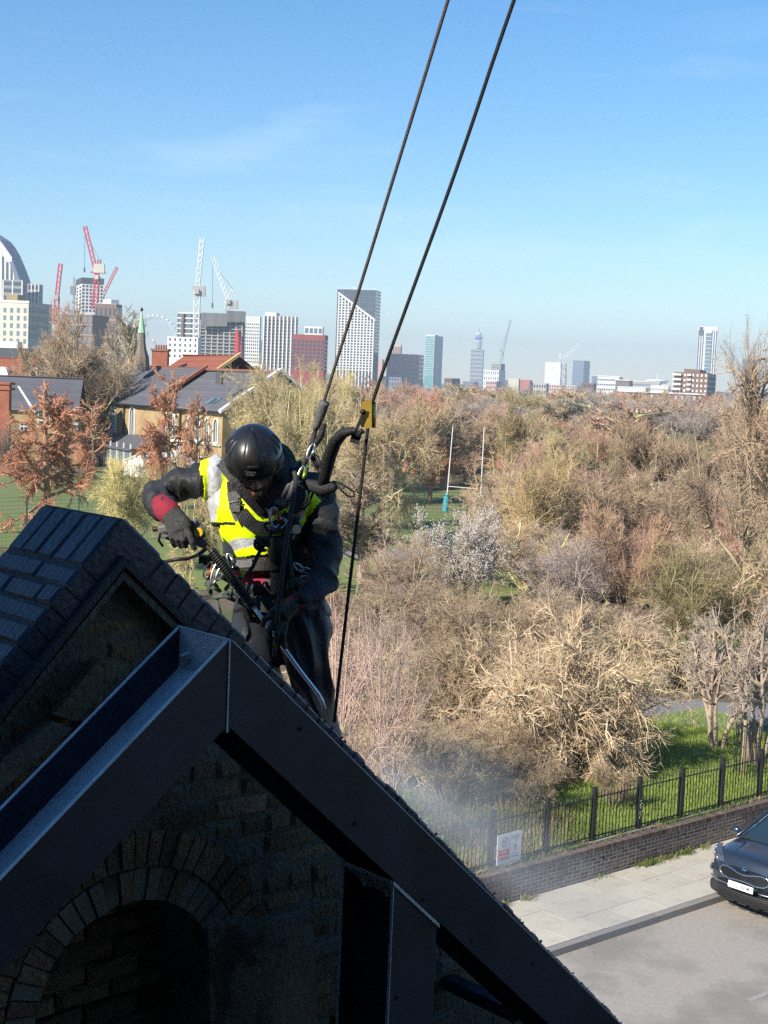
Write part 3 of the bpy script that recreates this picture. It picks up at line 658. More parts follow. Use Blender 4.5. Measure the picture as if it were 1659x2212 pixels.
for (n_, lab, a_, c_, e_, v_, D_, mm, ro, wi) in [
    ('low_office_range', 'low white office range with long window bands', 1291, 1338, 1366, 814, 1300, m_whitew, 3, 10),
    ('low_brown_office', 'low brown and white building in front of the long grey hall', 1330, 1360, 1376, 822, 1250, m_brown, 2, 8),
    ('white_box_hall', 'plain white box hall with a brick plant room', 1334, 1395, 1408, 838, 1100, m_whitew, 1, 3),
    ('long_grey_hall', 'long grey flat roofed hall with a round rooftop level', 1366, 1425, 1450, 826, 1500, m_conc, 2, 12),
    ('white_ribbed_hall', 'white ribbed hall left of the brown estate block', 1406, 1444, 1456, 834, 1250, m_whitew, 1, 10),
    ('blue_grey_hall', 'small blue grey block left of the low office range', 1279, 1291, 1297, 812, 2500, m_bluegrey, 3, 3)]:
    b, fl, fr = block(n_, lab, a_, c_, e_, v_, D_, mm, 12); facade(fl, b, wi, ro, .8, .4, m_glass2 if ro > 1 else m_conc, top=1, zb=fl.z1-ro*4.2-1)
    uni('roof_edge', b, m_whitew, fl, -.3, fl.L+.3, fl.z1-.2, fl.z1+.5, -.5, .4)
b = thing('rooftop_rotunda', at(1420, 826, 1520), 'low round white rooftop rotunda on the long grey hall', 'rotunda'); q = MB(); q.lathe([(20*.47, 0), (20*.47, 2), (25*.47, 2.2), (25*.47, 3.2), (4, 4)], at(1420, 828, 1520), Z, 24); q.build('drum', m_whitew, b); q = MB(); q.tube([at(1420, 824, 1520), at(1420, 808, 1520)], .3, 5); q.build('mast', m_whitew, b)
D = 700
b, fl, fr = block('brown_estate_block', 'brown brick estate block with white balcony rows on the right', 1457, 1530, 1562, 806, D, m_brown, 16)
facade(fl, b, 8, 4, .4, .45, m_whitew, None, None, zb=zat(1500, 850, D)); facade(fr, b, 5, 4, .45, .45, m_whitew, zb=zat(1500, 850, D))
for k in range(5): uni('balcony', b, m_whitew, fl, fl.L-3.2, fl.L+.8, zat(1500, 808+k*10.5, D)-.9, zat(1500, 808+k*10.5, D), -.2, 1.4); uni('balcony', b, m_whitew, fl, fl.L*.5, fl.L*.62, zat(1500, 808+k*10.5, D)-.9, zat(1500, 808+k*10.5, D), -.2, 1.2)
b2, _, _ = block('brown_plant_room', 'dark brown plant room on top of the brown estate block', 1478, 1512, 1526, 798, D+10, m_brown, 16, cat='roof box', base=zat(1500, 808, D))
D = 600
b, fl, fr = block('red_brick_terrace', 'long low red brick flats with a white roof edge above the trees', 1334, 1520, 1545, 853, D, m_redb, 6, )
facade(fl, b, 14, 1, .38, .6, m_whitew, zb=zat(1430, 865, D)); uni('roof_edge', b, m_whitew, fl, -.5, fl.L+.5, fl.z1-.1, fl.z1+.45, -.5, .8)
D = 2300
b, fl, fr = block('ribbed_glass_tower', 'tall pale tower with white ribs and a glass centre on the right', 1511, 1551, 1560, 706, D, m_whitew, 10)
for k in range(9):
    a = fl.L*(.03+k*.118)
    if 3 <= 8-k <= 5: continue
    uni('window_strip', b, m_glass, fl, a, a+fl.L*.05, 0, fl.z1-6, -.2, .3)
uni('glass_centre', b, m_glass2, fl, fl.L*.30, fl.L*.62, 0, fl.z1-10, -.3, .5)
uni('dark_cap', b, m_dgrey, fl, fl.L*.80, fl.L*.98, fl.z1-14, fl.z1-1, -.3, .6); uni('dark_cap', b, m_dgrey, fr, 1, fr.L-1, fr.z1-14, fr.z1-1, -.3, .6)
for k in range(16): uni('floor_line', b, m_whitew, fl, fl.L*.30, fl.L*.62, fl.z1-16-k*6, fl.z1-15.3-k*6, .3, .8)
for k in range(4): uni('window_strip', b, m_glass, fr, fr.L*(.1+k*.22), fr.L*(.2+k*.22), 0, fr.z1-16, -.2, .3)
b, fl, fr = block('hazy_glass_tower', 'hazy blue glass tower behind the right hand twigs', 1604, 1630, 1645, 776, 2800, m_bluegrey, 20); facade(fl, b, 6, 10, .7, .8, m_glass2, zb=zat(1620, 840, 2800))
far = []
rr = random.Random(12)
for u in list(range(1050, 1660, 34))+list(range(560, 1020, 40)):
    v = 820+(u-830)*.04-rr.uniform(2, 9); mm = rr.choice((m_cream, m_whitew, m_conc, m_brown, m_bluegrey, m_pink, m_redb))
    b, fl, fr = block('far_building', 'low hazy roof among many on the far skyline', u, u+rr.uniform(14, 30), u+34, v, rr.uniform(900, 2400), mm, rr.uniform(5, 30), group='low roofs along the far skyline')
    facade(fl, b, 5, 2, .5, .5, m_glass, zb=fl.z1-8)
# ------------------------------------------------------------------ church hall with lancet windows
def dirface(uA, DA, uB, DB, z0, z1, v=800):
    a, b_ = at(uA, v, DA), at(uB, v, DB); a.z = b_.z = 0; e = (b_-a); L = e.length; e.normalize()
    n = Vector((e.y, -e.x, 0))
    if n.dot(-a) < 0: n = -n
    return Face(a, e, n, L, z0, z1)
cf = dirface(183, 150, 484, 127, 0, 5.95)
fa = lambda u: (lambda d: ((d.x*cf.o.y-d.y*cf.o.x)/(cf.e.x*d.y-cf.e.y*d.x)))(ray(u, 900))   # run along the wall where pixel column u meets it
ch = thing('church_hall', cf.o, 'long yellow brick church hall with white lancet windows and grey slate roofs', 'church')
W = 11.0; bk = -cf.n
m = MB(); m.obox(cf.p(0, 0), cf.e*cf.L, bk*W, Z*5.95); m.build('wall', m_yb, ch)
# gable end facing right
gA = cf.p(cf.L, 5.95); m = MB(); m.prism([gA+cf.e*.0, gA+bk*W, gA+bk*W/2+Z*3.6], cf.e*-.4); m.build('gable', m_yb, ch)
um = MB().box((0, 0, 0), (1, 1, 1)).mesh('slate_course'); um.materials.append(m_slate)
rb_ = cf.p(0, 5.85)
def pitched(parent, a0, a1, z0, zr, Wd, over=.35, courses=14, f=cf, m_=m_slate, name='slate_course'):
    """front and rear roof slopes built of overlapping courses"""
    for side in (0, 1):
        base = f.p(a0, z0) + (-f.n)*(Wd if side else 0); inn = (-f.n)*(-1 if side else 1)
        run_ = Wd/2+over; sl = Vector(inn*(Wd/2)) + Z*(zr-z0); Ls = sl.length*(run_/(Wd/2)); sl.normalize()
        st = base - sl*(over)
        nn = f.e.cross(sl); nn = nn if nn.z > 0 else -nn
        for k in range(courses if side == 0 else 1):
            d = Ls/(courses if side == 0 else 1)
            c = st + sl*(d*(k+.5)) + f.e*((a1-a0)/2) + nn*(.05)
            tl = .035/d
            M = frame(f.e, (sl - nn*tl).normalized(), nn, c) @ Matrix.Diagonal((a1-a0, d*1.06, .05, 1))
            key = 'roof_'+m_.name
            if key not in UNITS: me = unit.copy(); me.materials.append(m_); UNITS[key] = me
            inst(name if side == 0 else 'roof_slope', UNITS[key], parent, M)
xs = fa(330)
pitched(ch, -.3, xs, 5.95, 9.45, W); pitched(ch, xs+.3, cf.L+.3, 5.85, 9.3, W)
rdg = MB(); rdg.box(cf.p(cf.L/2, 9.5, -W/2), (cf.L, .35, .22), ax=(cf.e, cf.n, Z)); rdg.build('ridge_tiles', m_tiler, ch)
sl = (bk*(W/2)+Z*3.5)
m = MB(); m.obox(cf.p(xs-.12, 5.9, .35), cf.e*.4, sl*1.07, Z*.3); m.build('party_parapet', m_tiler, ch)
m = MB(); m.obox(cf.p(cf.L-.1, 5.75, .4), cf.e*.5, sl*1.08, Z*.28); m.obox(cf.p(cf.L-.1, 5.75, -W-.4), cf.e*.5, (cf.n*(W/2)+Z*3.5)*1.08, Z*.28); m.build('verge_coping', m_stone, ch)
m = MB(); m.box(cf.p(cf.L/2, 5.82, .42), (cf.L, .16, .16), ax=(cf.e, cf.n, Z)); m.build('gutter', m_blk, ch)
for u in (270, 392): a = fa(u); m = MB(); m.tube([cf.p(a, 5.8, .15), cf.p(a, 2.6, .15)], .09, 6); m.build('downpipe', m_blk, ch)
def lancet(f, parent, a, z0, h, w_, lights=2, m_f=m_stone, m_g=m_glass):
    """pointed window: stone surround, glass, mullions"""
    def arch(hw, zt, n=6):
        pts = [(-hw, 0), (hw, 0)]; sp0 = zt*.68
        pts += [(hw*math.cos(t)-(0)*1, sp0+(zt-sp0)*math.sin(t)) for t in np.linspace(0, math.pi/2, n)]
        pts += [(-hw*math.cos(t), sp0+(zt-sp0)*math.sin(t)) for t in np.linspace(math.pi/2, 0, n)][1:]
        return pts
    o = arch(w_/2, h); i = arch(w_/2-.13, h-.2)
    q = MB(); po = [f.p(a+x, z0+z, .0) for x, z in o]; pi_ = [f.p(a+x, z0+.1+z, .0) for x, z in i]; n_ = len(po)
    vs = [p_+f.n*.16 for p_ in po]+[p_+f.n*.16 for p_ in pi_]+po+[p_-f.n*.0 for p_ in pi_]
    fs = [(k, (k+1) % n_, n_+(k+1) % n_, n_+k) for k in range(n_)]+[(k, (k+1) % n_, 2*n_+(k+1) % n_, 2*n_+k) for k in range(n_)]+[(n_+k, n_+(k+1) % n_, 3*n_+(k+1) % n_, 3*n_+k) for k in range(n_)]
    q.add(vs, fs); q.box(f.p(a, z0-.02, .14), (w_+.3, .36, .14), ax=(f.e, f.n, Z)); fr_ = q.build('window_frame', m_f, parent)
    q = MB(); q.prism(pi_, f.n*.03); q.build('pane', m_g, fr_)
    q = MB()
    for k in range(1, lights): x = -w_/2+w_*k/lights; q.box(f.p(a+x, z0+h*.44, .07), (.07, .08, h*.82), ax=(f.e, f.n, Z))
    q.build('mullion', m_f, fr_)
for u in (205, 246, 288): lancet(cf, ch, fa(u), 2.75, 3.0, 1.25, 3)
lancet(cf, ch, fa(368), 2.9, 2.6, 2.6, 4)
for u in (412, 430, 450, 469): lancet(cf, ch, fa(u), 3.1, 2.2, .95, 2)
for u in (390, 419): lancet(cf, ch, fa(u), 2.0, .85, .9, 2)
q = MB(); q.box(cf.p((fa(360)+fa(480))/2, 2.95, .1), (fa(480)-fa(360), .2, .12), ax=(cf.e, cf.n, Z)); q.box(cf.p((fa(380)+fa(480))/2, 1.75, .1), (fa(480)-fa(380), .2, .12), ax=(cf.e, cf.n, Z)); q.build('string_course', m_stone, ch)
gf = Face(cf.p(cf.L, 0), bk, cf.e, W, 0, 9.5); lancet(gf, ch, W/2, 3.0, 4.6, 3.6, 5); lancet(gf, ch, 2, .6, 1.6, 1.0, 2); lancet(gf, ch, W-2, .6, 1.6, 1.0, 2)
# wooden spire
sp_c = at(306, 800, 147); D = 147; s_ = D/3182
spire = thing('church_spire', (sp_c.x, sp_c.y, 9.0), 'slender timber spire with a pale green copper tip above the church hall ridge', 'spire')
m_wood = mat('weathered timber louvres', (.17, .13, .095), (.27, .22, .17), 3, .9, stretch=(1, 1, 8)); m_cop = mat('pale green copper', (.30, .52, .33), (.42, .62, .42), 4, .6, stretch=(1, 1, .2))
def ztop(v): return at(306, v, D).z
st = [(801, 17), (790, 16.6), (772, 15.6), (762, 12.5), (752, 9.6), (742, 8.4), (719, 7.2)]
def oct_(v, hw, tip=0):
    z = ztop(v); cx, cy = at(306, v, D).x, sp_c.y; r_ = hw*s_*1.05
    return [Vector((cx+r_*math.cos(R(45*k+22.5+15)), cy+r_*math.sin(R(45*k+22.5+15)), z)) for k in range(8)]
q = MB(); q.grid([oct_(v, h) for v, h in st], close=True); q.build('spire_body', m_wood, spire)
nl = 26
for k in range(nl):
    v = 799-k*3.05; hw = np.interp(v, [x[0] for x in st][::-1], [x[1] for x in st][::-1]); q = MB(); r0 = oct_(v, hw*1.035); r1 = oct_(v-2.0, np.interp(v-2, [x[0] for x in st][::-1], [x[1] for x in st][::-1])*1.0)
    q.grid([oct_(v, hw*.99), r0, r1], close=True); q.build('louvre', m_wood, spire)
q = MB(); q.grid([oct_(719, 8.2), oct_(716, 7.4), oct_(690, 4), oct_(674, 1.2), oct_(672, .9)], close=True); q.build('copper_tip', m_cop, spire)
q = MB(); q.tube([at(306, 673, D), at(306.6, 664, D)], .07, 5); q.ell(at(306.2, 669, D), .16, n=8, m=6); q.build('finial', m_blk, spire)
# red tiled roof house behind, with chimney
f2 = dirface(318, 172, 438, 160, 0, 8.2)
rh = thing('red_roofed_hall', f2.o, 'brick hall with a large red tiled roof right of the spire', 'building')
q = MB(); q.obox(f2.p(0, 0), f2.e*f2.L, -f2.n*9, Z*8.0); q.build('wall', m_yb, rh); pitched(rh, 0, f2.L, 8.0, 11.0, 9, m_=m_tiler, name='tile_course', f=f2, courses=12)
q = MB(); q.obox(f2.p(f2.L-.2, 8.0, .3), f2.e*.5, (-f2.n*4.5+Z*3.0)*1.06, Z*.35); q.build('verge_coping', cm('buff coping', (.5, .36, .16)), rh)
b, fl, fr = block('brick_chimney', 'broad brick chimney stack on the red tiled roof', 328, 362, 366, 757, 168, m_redb, 10, cat='chimney', base=9.5)
uni('cap', b, m_brown, fl, -.1, fl.L+.1, fl.z1-.1, fl.z1+.15, -1, .12)
for k in range(5): q = MB(); q.lathe([(.12, 0), (.1, .5)], fl.p(.3+k*.3, fl.z1+.1, -.4), Z, 8); q.build('chimney_pot', m_tiler, b)
for (lab, a_, c_, e_, v_, D_, mm, cols, rows) in [
    ('pale cream flats right of the red tiled roof', 430, 455, 462, 769, 330, m_cream, 3, 2),
    ('buff flats with a pale green top storey', 452, 497, 506, 786, 300, cm('buff render', (.6, .5, .34)), 3, 1),
    ('glassy grey flats below the concrete tower', 500, 552, 562, 790, 310, m_grey, 5, 1),
    ('white rooftop units right of the grey flats', 543, 566, 575, 787, 340, m_whitew, 2, 1)]:
    b, fl, fr = block('flats', lab, a_, c_, e_, v_, D_, mm, 20); facade(fl, b, cols, rows, .35, .6, m_glass, zb=fl.z1-rows*2.6)
b, fl, fr = block('green_top_storey', 'pale green set back storey on top of the buff flats', 457, 492, 520, 771, 303, m_green, 20, cat='penthouse', base=zat(475, 786, 303)); facade(fl, b, 3, 1, .45, .6, m_glass2); 
uni('side_cladding', b, m_dkgreen, fr, 0, fr.L, fr.z0, fr.z1, 0, .1)
b, fl, fr = block('slate_dormer', 'dark slate box dormer on the church hall ridge', 466, 478, 482, 803, 128, m_dgrey, 20, cat='dormer', base=8.2)
for u in (455, 468): q = MB(); p_ = at(u, 866, 124); q.box(p_, (.5, .9, .1), ax=(cf.e, (bk*.84+Z*.54).normalized(), cf.e.cross(bk*.84+Z*.54).normalized())); q = q.build('roof_window', m_glass2, ch)
# lean-to and white shed in front
f3 = dirface(190, 143, 288, 133, 0, 2.5); lt = thing('lean_to', f3.o, 'low slate lean-to with white windows in front of the church hall', 'lean-to')
q = MB(); q.obox(f3.p(0, 0), f3.e*f3.L, -f3.n*3, Z*1.9); q.build('wall', m_yb, lt); q = MB(); q.obox(f3.p(-.2, 1.85, .3), f3.e*(f3.L+.4), -f3.n*3.4+Z*1.1, Z*.12); q.build('slate_roof', m_slate, lt)
facade(f3, lt, 7, 1, .6, .5, m_glass2, m_whitew, None, .12, 0, zb=.3, deep=.12)
f4 = dirface(272, 128, 356, 124, 0, 2.0); sh = thing('white_shed', f4.o, 'white boarded shed with a shallow gable in front of the church hall', 'shed')
q = MB(); q.prism([f4.p(0, 0), f4.p(f4.L, 0), f4.p(f4.L, 1.2), f4.p(f4.L/2, 2.05), f4.p(0, 1.2)], -f4.n*4); q.build('wall', m_whitew, sh)
for k in range(16): a = f4.L*(k+.5)/16; uni('board', sh, m_whitew, f4, a-.09, a+.09, .05, 1.2+.85*(1-abs(a/f4.L-.5)*2)-.05, 0, .04)
q = MB(); q.prism([f4.p(-.1, 1.2, .1), f4.p(f4.L/2, 2.05, .1), f4.p(f4.L+.1, 1.2, .1), f4.p(f4.L+.1, 1.3, .1), f4.p(f4.L/2, 2.17, .1), f4.p(-.1, 1.3, .1)], -f4.n*4.2); q.build('roof_edge', m_stone, sh)
# slate roofed house at the left with chimney
f5 = dirface(-40, 135, 172, 136, 0, 5.3); hs = thing('slate_roofed_house', f5.o, 'yellow brick house with a grey slate roof and a bold white verge on the left', 'house')
f5a = lambda u: (lambda d: ((d.x*f5.o.y-d.y*f5.o.x)/(f5.e.x*d.y-f5.e.y*d.x)))(ray(u, 900))
q = MB(); q.obox(f5.p(0, 0), f5.e*f5.L, -f5.n*8, Z*5.2); q.build('wall', m_yb, hs); pitched(hs, 0, f5.L, 5.2, 8.0, 8, f=f5)
q = MB(); q.prism([at(37, 834, 133.5), at(42, 834, 133.5), at(79, 891, 133.5), at(72, 891, 133.5)], Vector((0, .25, 0))); q.build('white_verge', m_stone, hs)
for (u, v0, v1, wz) in ((52, 910, 934, 16), (95, 893, 925, 26), (165, 905, 930, 9)):
    a = f5a(u); z0, z1 = at(u, v1, 134).z, at(u, v0, 134).z; w_ = wz*.042
    uf = uni('window_frame', hs, m_stone, f5, a-w_/2, a+w_/2, z0, z1, 0, .08)
    for s2 in (-.25, .25):
        for t2 in (.27, .73): uni('pane', hs, m_glass, f5, a+w_*s2-w_*.17, a+w_*s2+w_*.17, z0+(z1-z0)*(t2-.17), z0+(z1-z0)*(t2+.17), .0, .10)
b, fl, fr = block('brick_chimney', 'tall red brick chimney stack at the left edge', -6, 20, 25, 830, 124, m_redb, 10, cat='chimney'); uni('cap', b, m_redb, fl, -.1, fl.L+.1, fl.z1-.5, fl.z1-.3, -1, .12); uni('cap', b, m_redb, fl, -.1, fl.L+.1, fl.z1-.05, fl.z1+.15, -1, .12)
# red brick school with dormer gables far left
f6 = dirface(-50, 195, 122, 190, 0, 8.2); rs = thing('red_brick_school', f6.o, 'red brick school with steep gables and white arched dormers far left', 'school')
f6a = lambda u: (lambda d: ((d.x*f6.o.y-d.y*f6.o.x)/(f6.e.x*d.y-f6.e.y*d.x)))(ray(u, 800))
q = MB(); q.obox(f6.p(0, 0), f6.e*f6.L, -f6.n*9, Z*zat(60, 812, 192)); q.build('wall', m_redb, rs); pitched(rs, 0, f6.L, zat(60, 812, 192), zat(60, 776, 192), 9, f=f6, m_=m_tiler, name='tile_course', courses=10)
for u, vt in ((12, 757), (84, 752)):
    a = f6a(u); zt = zat(u, vt, 191); q = MB(); q.prism([f6.p(a-1.3, 6, -3), f6.p(a+1.3, 6, -3), f6.p(a+1.3, zt-2.6, -3), f6.p(a, zt, -3), f6.p(a-1.3, zt-2.6, -3)], -f6.n*1.2); q.build('gable', m_redb, rs)
    q = MB(); q.prism([f6.p(a, zt, -2.9), f6.p(a+1.5, zt-2.9, -2.9), f6.p(a+1.2, zt-2.9, -2.9), f6.p(a, zt-.6, -2.9)], -f6.n*1.4); q.build('gable_coping', cm('buff coping stone', (.5, .36, .16)), rs)
for u in (8, 80):
    a = f6a(u); q = MB(); z_ = zat(u, 812, 191); pts = [f6.p(a+.9*math.cos(t), z_+1.2*math.sin(t), .3) for t in np.linspace(0, math.pi, 10)]; q.prism(pts, -f6.n*.6); q.build('arched_dormer', m_stone, rs)
    for k in (-1.6, -.5, .6, 1.7): uni('window', rs, m_stone, f6, a+k-.35, a+k+.35, z_-1.7, z_-.4, 0, .1); uni('pane', rs, m_glass, f6, a+k-.22, a+k+.22, z_-1.55, z_-.55, 0, .13)
# terrace seen through the trees
for nm_, ua, Da, ub, Db, vt, vr, lab in (('terrace_houses', 742, 150, 965, 146, 914, 886, 'terrace of orange brick houses with white windows seen through bare trees'), ('white_windowed_house', 1030, 165, 1120, 160, 905, 880, 'brick house with white windows behind the right goal post')):
    f7 = dirface(ua, Da, ub, Db, 0, zat(850, vt, 148), 900); th = thing(nm_, f7.o, lab, 'house')
    q = MB(); q.obox(f7.p(0, 0), f7.e*f7.L, -f7.n*8, Z*f7.z1); q.build('wall', mat('orange brick '+nm_, (.42, .20, .10), (.5, .28, .14), .6, .9, c3=(.25, .10, .07), s3=.25, t3=(.45, .6)), th)
    pitched(th, -.2, f7.L+.2, f7.z1, zat(850, vr, 150), 8, f=f7, courses=6)
    for r_ in range(2):
        for k in range(int(f7.L/1.15)):
            if k % 4 == 3: continue
            a = .7+k*1.15; z0 = f7.z1-1.0-r_*2.1; uf = uni('window_frame', th, m_stone, f7, a-.3, a+.3, z0-.5, z0+.5, 0, .1); uni('pane', th, m_glass, f7, a-.22, a-.03, z0-.42, z0+.42, .0, .12); uni('pane', th, m_glass, f7, a+.03, a+.22, z0-.42, z0+.42, .0, .12)
# rugby goal
D = 105; m_gp = mat('white goal paint', (.75, .75, .73), rough=.5); gp = thing('rugby_goal', atz(966, 1106), 'tall white rugby goal posts with one blue padded base', 'goal posts')
q = MB(); q.tube([at(963, 1104, D), at(978.5, 921, D)], [.045, .03], 8); q.build('post', m_gp, gp); q = MB(); q.tube([at(1036.5, 1106, D), at(1046, 924, D)], [.045, .03], 8); q.build('post', m_gp, gp)
q = MB(); q.tube([at(967.5, 1050.5, D), at(1039, 1056.5, D)], .03, 8); q.build('crossbar', m_gp, gp)
q = MB(); q.tube([at(962, 1104, D), at(964.6, 1072, D)], [.2, .2], 10); q.tube([at(965, 1070, D), at(966, 1066, D)], [.14, .1], 10); q.build('padding', mat('blue pad', (.03, .35, .45), rough=.6), gp)
# green mesh sports fence
m_gf = mat('green fence wire', (.02, .085, .06), rough=.5)
fc = thing('sports_fence', atz(60, 1185), 'green welded mesh fence along the playing field', 'fence')
path_ = [(-30, 73), (58, 75), (170, 77), (275, 79), (390, 81), (520, 83), (650, 85), (760, 87), (887, 88.5), (917, 89), (1010, 90)]
pp_ = []
for u, Dd in path_: p_ = at(u, 1100, Dd); pp_.append(Vector((p_.x, p_.y, 0)))
for k, p_ in enumerate(pp_):
    q = MB(); q.box(p_+Z*1.3, (.07, .07, 2.6)); q.build('post', m_gf, fc)
    if k < len(pp_)-1:
        q = MB(); p2 = pp_[k+1]
        for j in range(13): q.tube([p_+Z*(.1+j*.2), p2+Z*(.1+j*.2)], .007, 3, False)
        nn_ = int((p2-p_).length/.25)
        for j in range(nn_): c_ = p_.lerp(p2, j/nn_); q.tube([c_+Z*.05, c_+Z*2.5], .004, 3, False)
        q.build('mesh_panel', m_gf, fc)
# low railing along the far path
rl = thing('path_railing', atz(600, 1170), 'low grey railing beside the far park path', 'railing'); q = MB()
a_, b_ = atz(330, 1165), atz(860, 1172)
for t in np.linspace(0, 1, 90): c_ = a_.lerp(b_, t); q.tube([c_, c_+Z*.95], .012, 4, False)
q.tube([a_+Z*.95, b_+Z*.95], .02, 4); q.tube([a_+Z*.12, b_+Z*.12], .02, 4); q.build('bars', m_grey, rl)
# ------------------------------------------------------------------ trees: every limb and twig is a tapered tube
def norm(a): return a/np.maximum(np.linalg.norm(a, axis=-1, keepdims=True), 1e-9)
def poly(g, p0, d0, L, K, wob, up, side=None):
    n = len(p0); pts = np.zeros((n, K+1, 3)); pts[:, 0] = p0; d = norm(d0)
    for k in range(K):
        d = norm(d + g.normal(0, wob, (n, 3)) + np.array([0, 0, up])); pts[:, k+1] = pts[:, k] + d*(L/K)[:, None]
    return pts
def kids(g, par, Lp, rp, n, t0, ang, asd, lr, K, wob, up, rr=.55, flat=0.0, tpow=1.0):
    """par (m,K+1,3); returns pts,L,r of n children spread over the parents in proportion to length"""
    m, K1, _ = par.shape; w_ = Lp/Lp.sum(); idx = g.choice(m, n, p=w_)
    t = t0+(1-t0)*g.uniform(0, 1, n)**tpow; x = t*(K1-1); i = np.minimum(x.astype(int), K1-2); f = (x-i)[:, None]
    a, b_ = par[idx, i], par[idx, i+1]; p0 = a*(1-f)+b_*f; tan = norm(b_-a)
    r_ = norm(np.cross(tan, g.normal(0, 1, (n, 3)))); r_[:, 2] *= (1-flat); r_ = norm(r_)
    an = np.radians(g.normal(ang, asd, n))[:, None]; d = tan*np.cos(an)+r_*np.sin(an)
    L = Lp[idx]*g.uniform(lr[0], lr[1], n)*(1.15-.65*t); rad = np.minimum(rp[idx]*(1-.6*t)*.85, rp[idx]*rr)
    return poly(g, p0, d, L, K, wob, up), L, rad
def tubes(lst):
    V, Q, off = [], [], 0
    for pts, r, ms in lst:
        n, K1, _ = pts.shape; tan = np.zeros_like(pts); tan[:, 1:-1] = pts[:, 2:]-pts[:, :-2]; tan[:, 0] = pts[:, 1]-pts[:, 0]; tan[:, -1] = pts[:, -1]-pts[:, -2]
        tan = norm(tan); ref = np.where(np.abs(tan[..., 2:3]) > .8, np.array([1., 0, 0]), np.array([0, 0, 1.]))
        u = norm(np.cross(tan, ref)); v = np.cross(tan, u); a = np.arange(ms)*2*np.pi/ms
        ring = pts[:, :, None]+(u[:, :, None]*np.cos(a)[None, None, :, None]+v[:, :, None]*np.sin(a)[None, None, :, None])*r[:, :, None, None]
        V.append(ring.reshape(-1, 3)); base = off+np.arange(n)[:, None, None, None]*(K1*ms)+np.arange(K1-1)[None, :, None, None]*ms
        j = np.arange(ms)[None, None, :, None]; j2 = (j+1) % ms
        Q.append(np.concatenate([base+j, base+j2, base+j2+ms, base+j+ms], -1).reshape(-1, 4)); off += n*K1*ms
    return np.concatenate(V), np.concatenate(Q)
def np_mesh(name, V, Q, m_, T=None, smooth=True):
    me = bpy.data.meshes.new(name); me.vertices.add(len(V)); me.vertices.foreach_set('co', V.astype(np.float32).ravel())
    nq, nt_ = len(Q), 0 if T is None else len(T)
    idx = Q.ravel() if T is None else np.concatenate([Q.ravel(), T.ravel()])
    me.loops.add(len(idx)); me.loops.foreach_set('vertex_index', idx.astype(np.int32))
    st = np.arange(nq)*4 if T is None else np.concatenate([np.arange(nq)*4, nq*4+np.arange(nt_)*3])
    me.polygons.add(nq+nt_); me.polygons.foreach_set('loop_start', st.astype(np.int32))
    if smooth: me.polygons.foreach_set('use_smooth', np.ones(nq+nt_, dtype=bool))
    me.update(calc_edges=True); me.materials.append(m_); return me
def taper(r, K, e=.35): return r[:, None]*np.linspace(1, e, K+1)[None]
m_trunk = mat('lichened bark', (.62, .62, .62), (1.25, 1.25, 1.25), 3.0, .9, bump=.6, bscale=25, objcol=True, c3=(.36, .33, .17), s3=.8, t3=(.52, .70), spec=.2)
m_twig = mat('bare twigs', (.60, .60, .62), (1.40, 1.36, 1.28), 2.2, .85, objcol=True, spec=.2, detail=3, c3=(.40, .36, .17), s3=.45, t3=(.60, .78))
m_trunk2 = mat('pale bark', (.65, .65, .65), (1.2, 1.2, 1.2), 5.0, .9, bump=.5, bscale=40, objcol=True, spec=.2)
m_twig2 = mat('plain twigs', (.75, .72, .72), (1.25, 1.22, 1.2), 4.0, .85, objcol=True, spec=.2, detail=3)
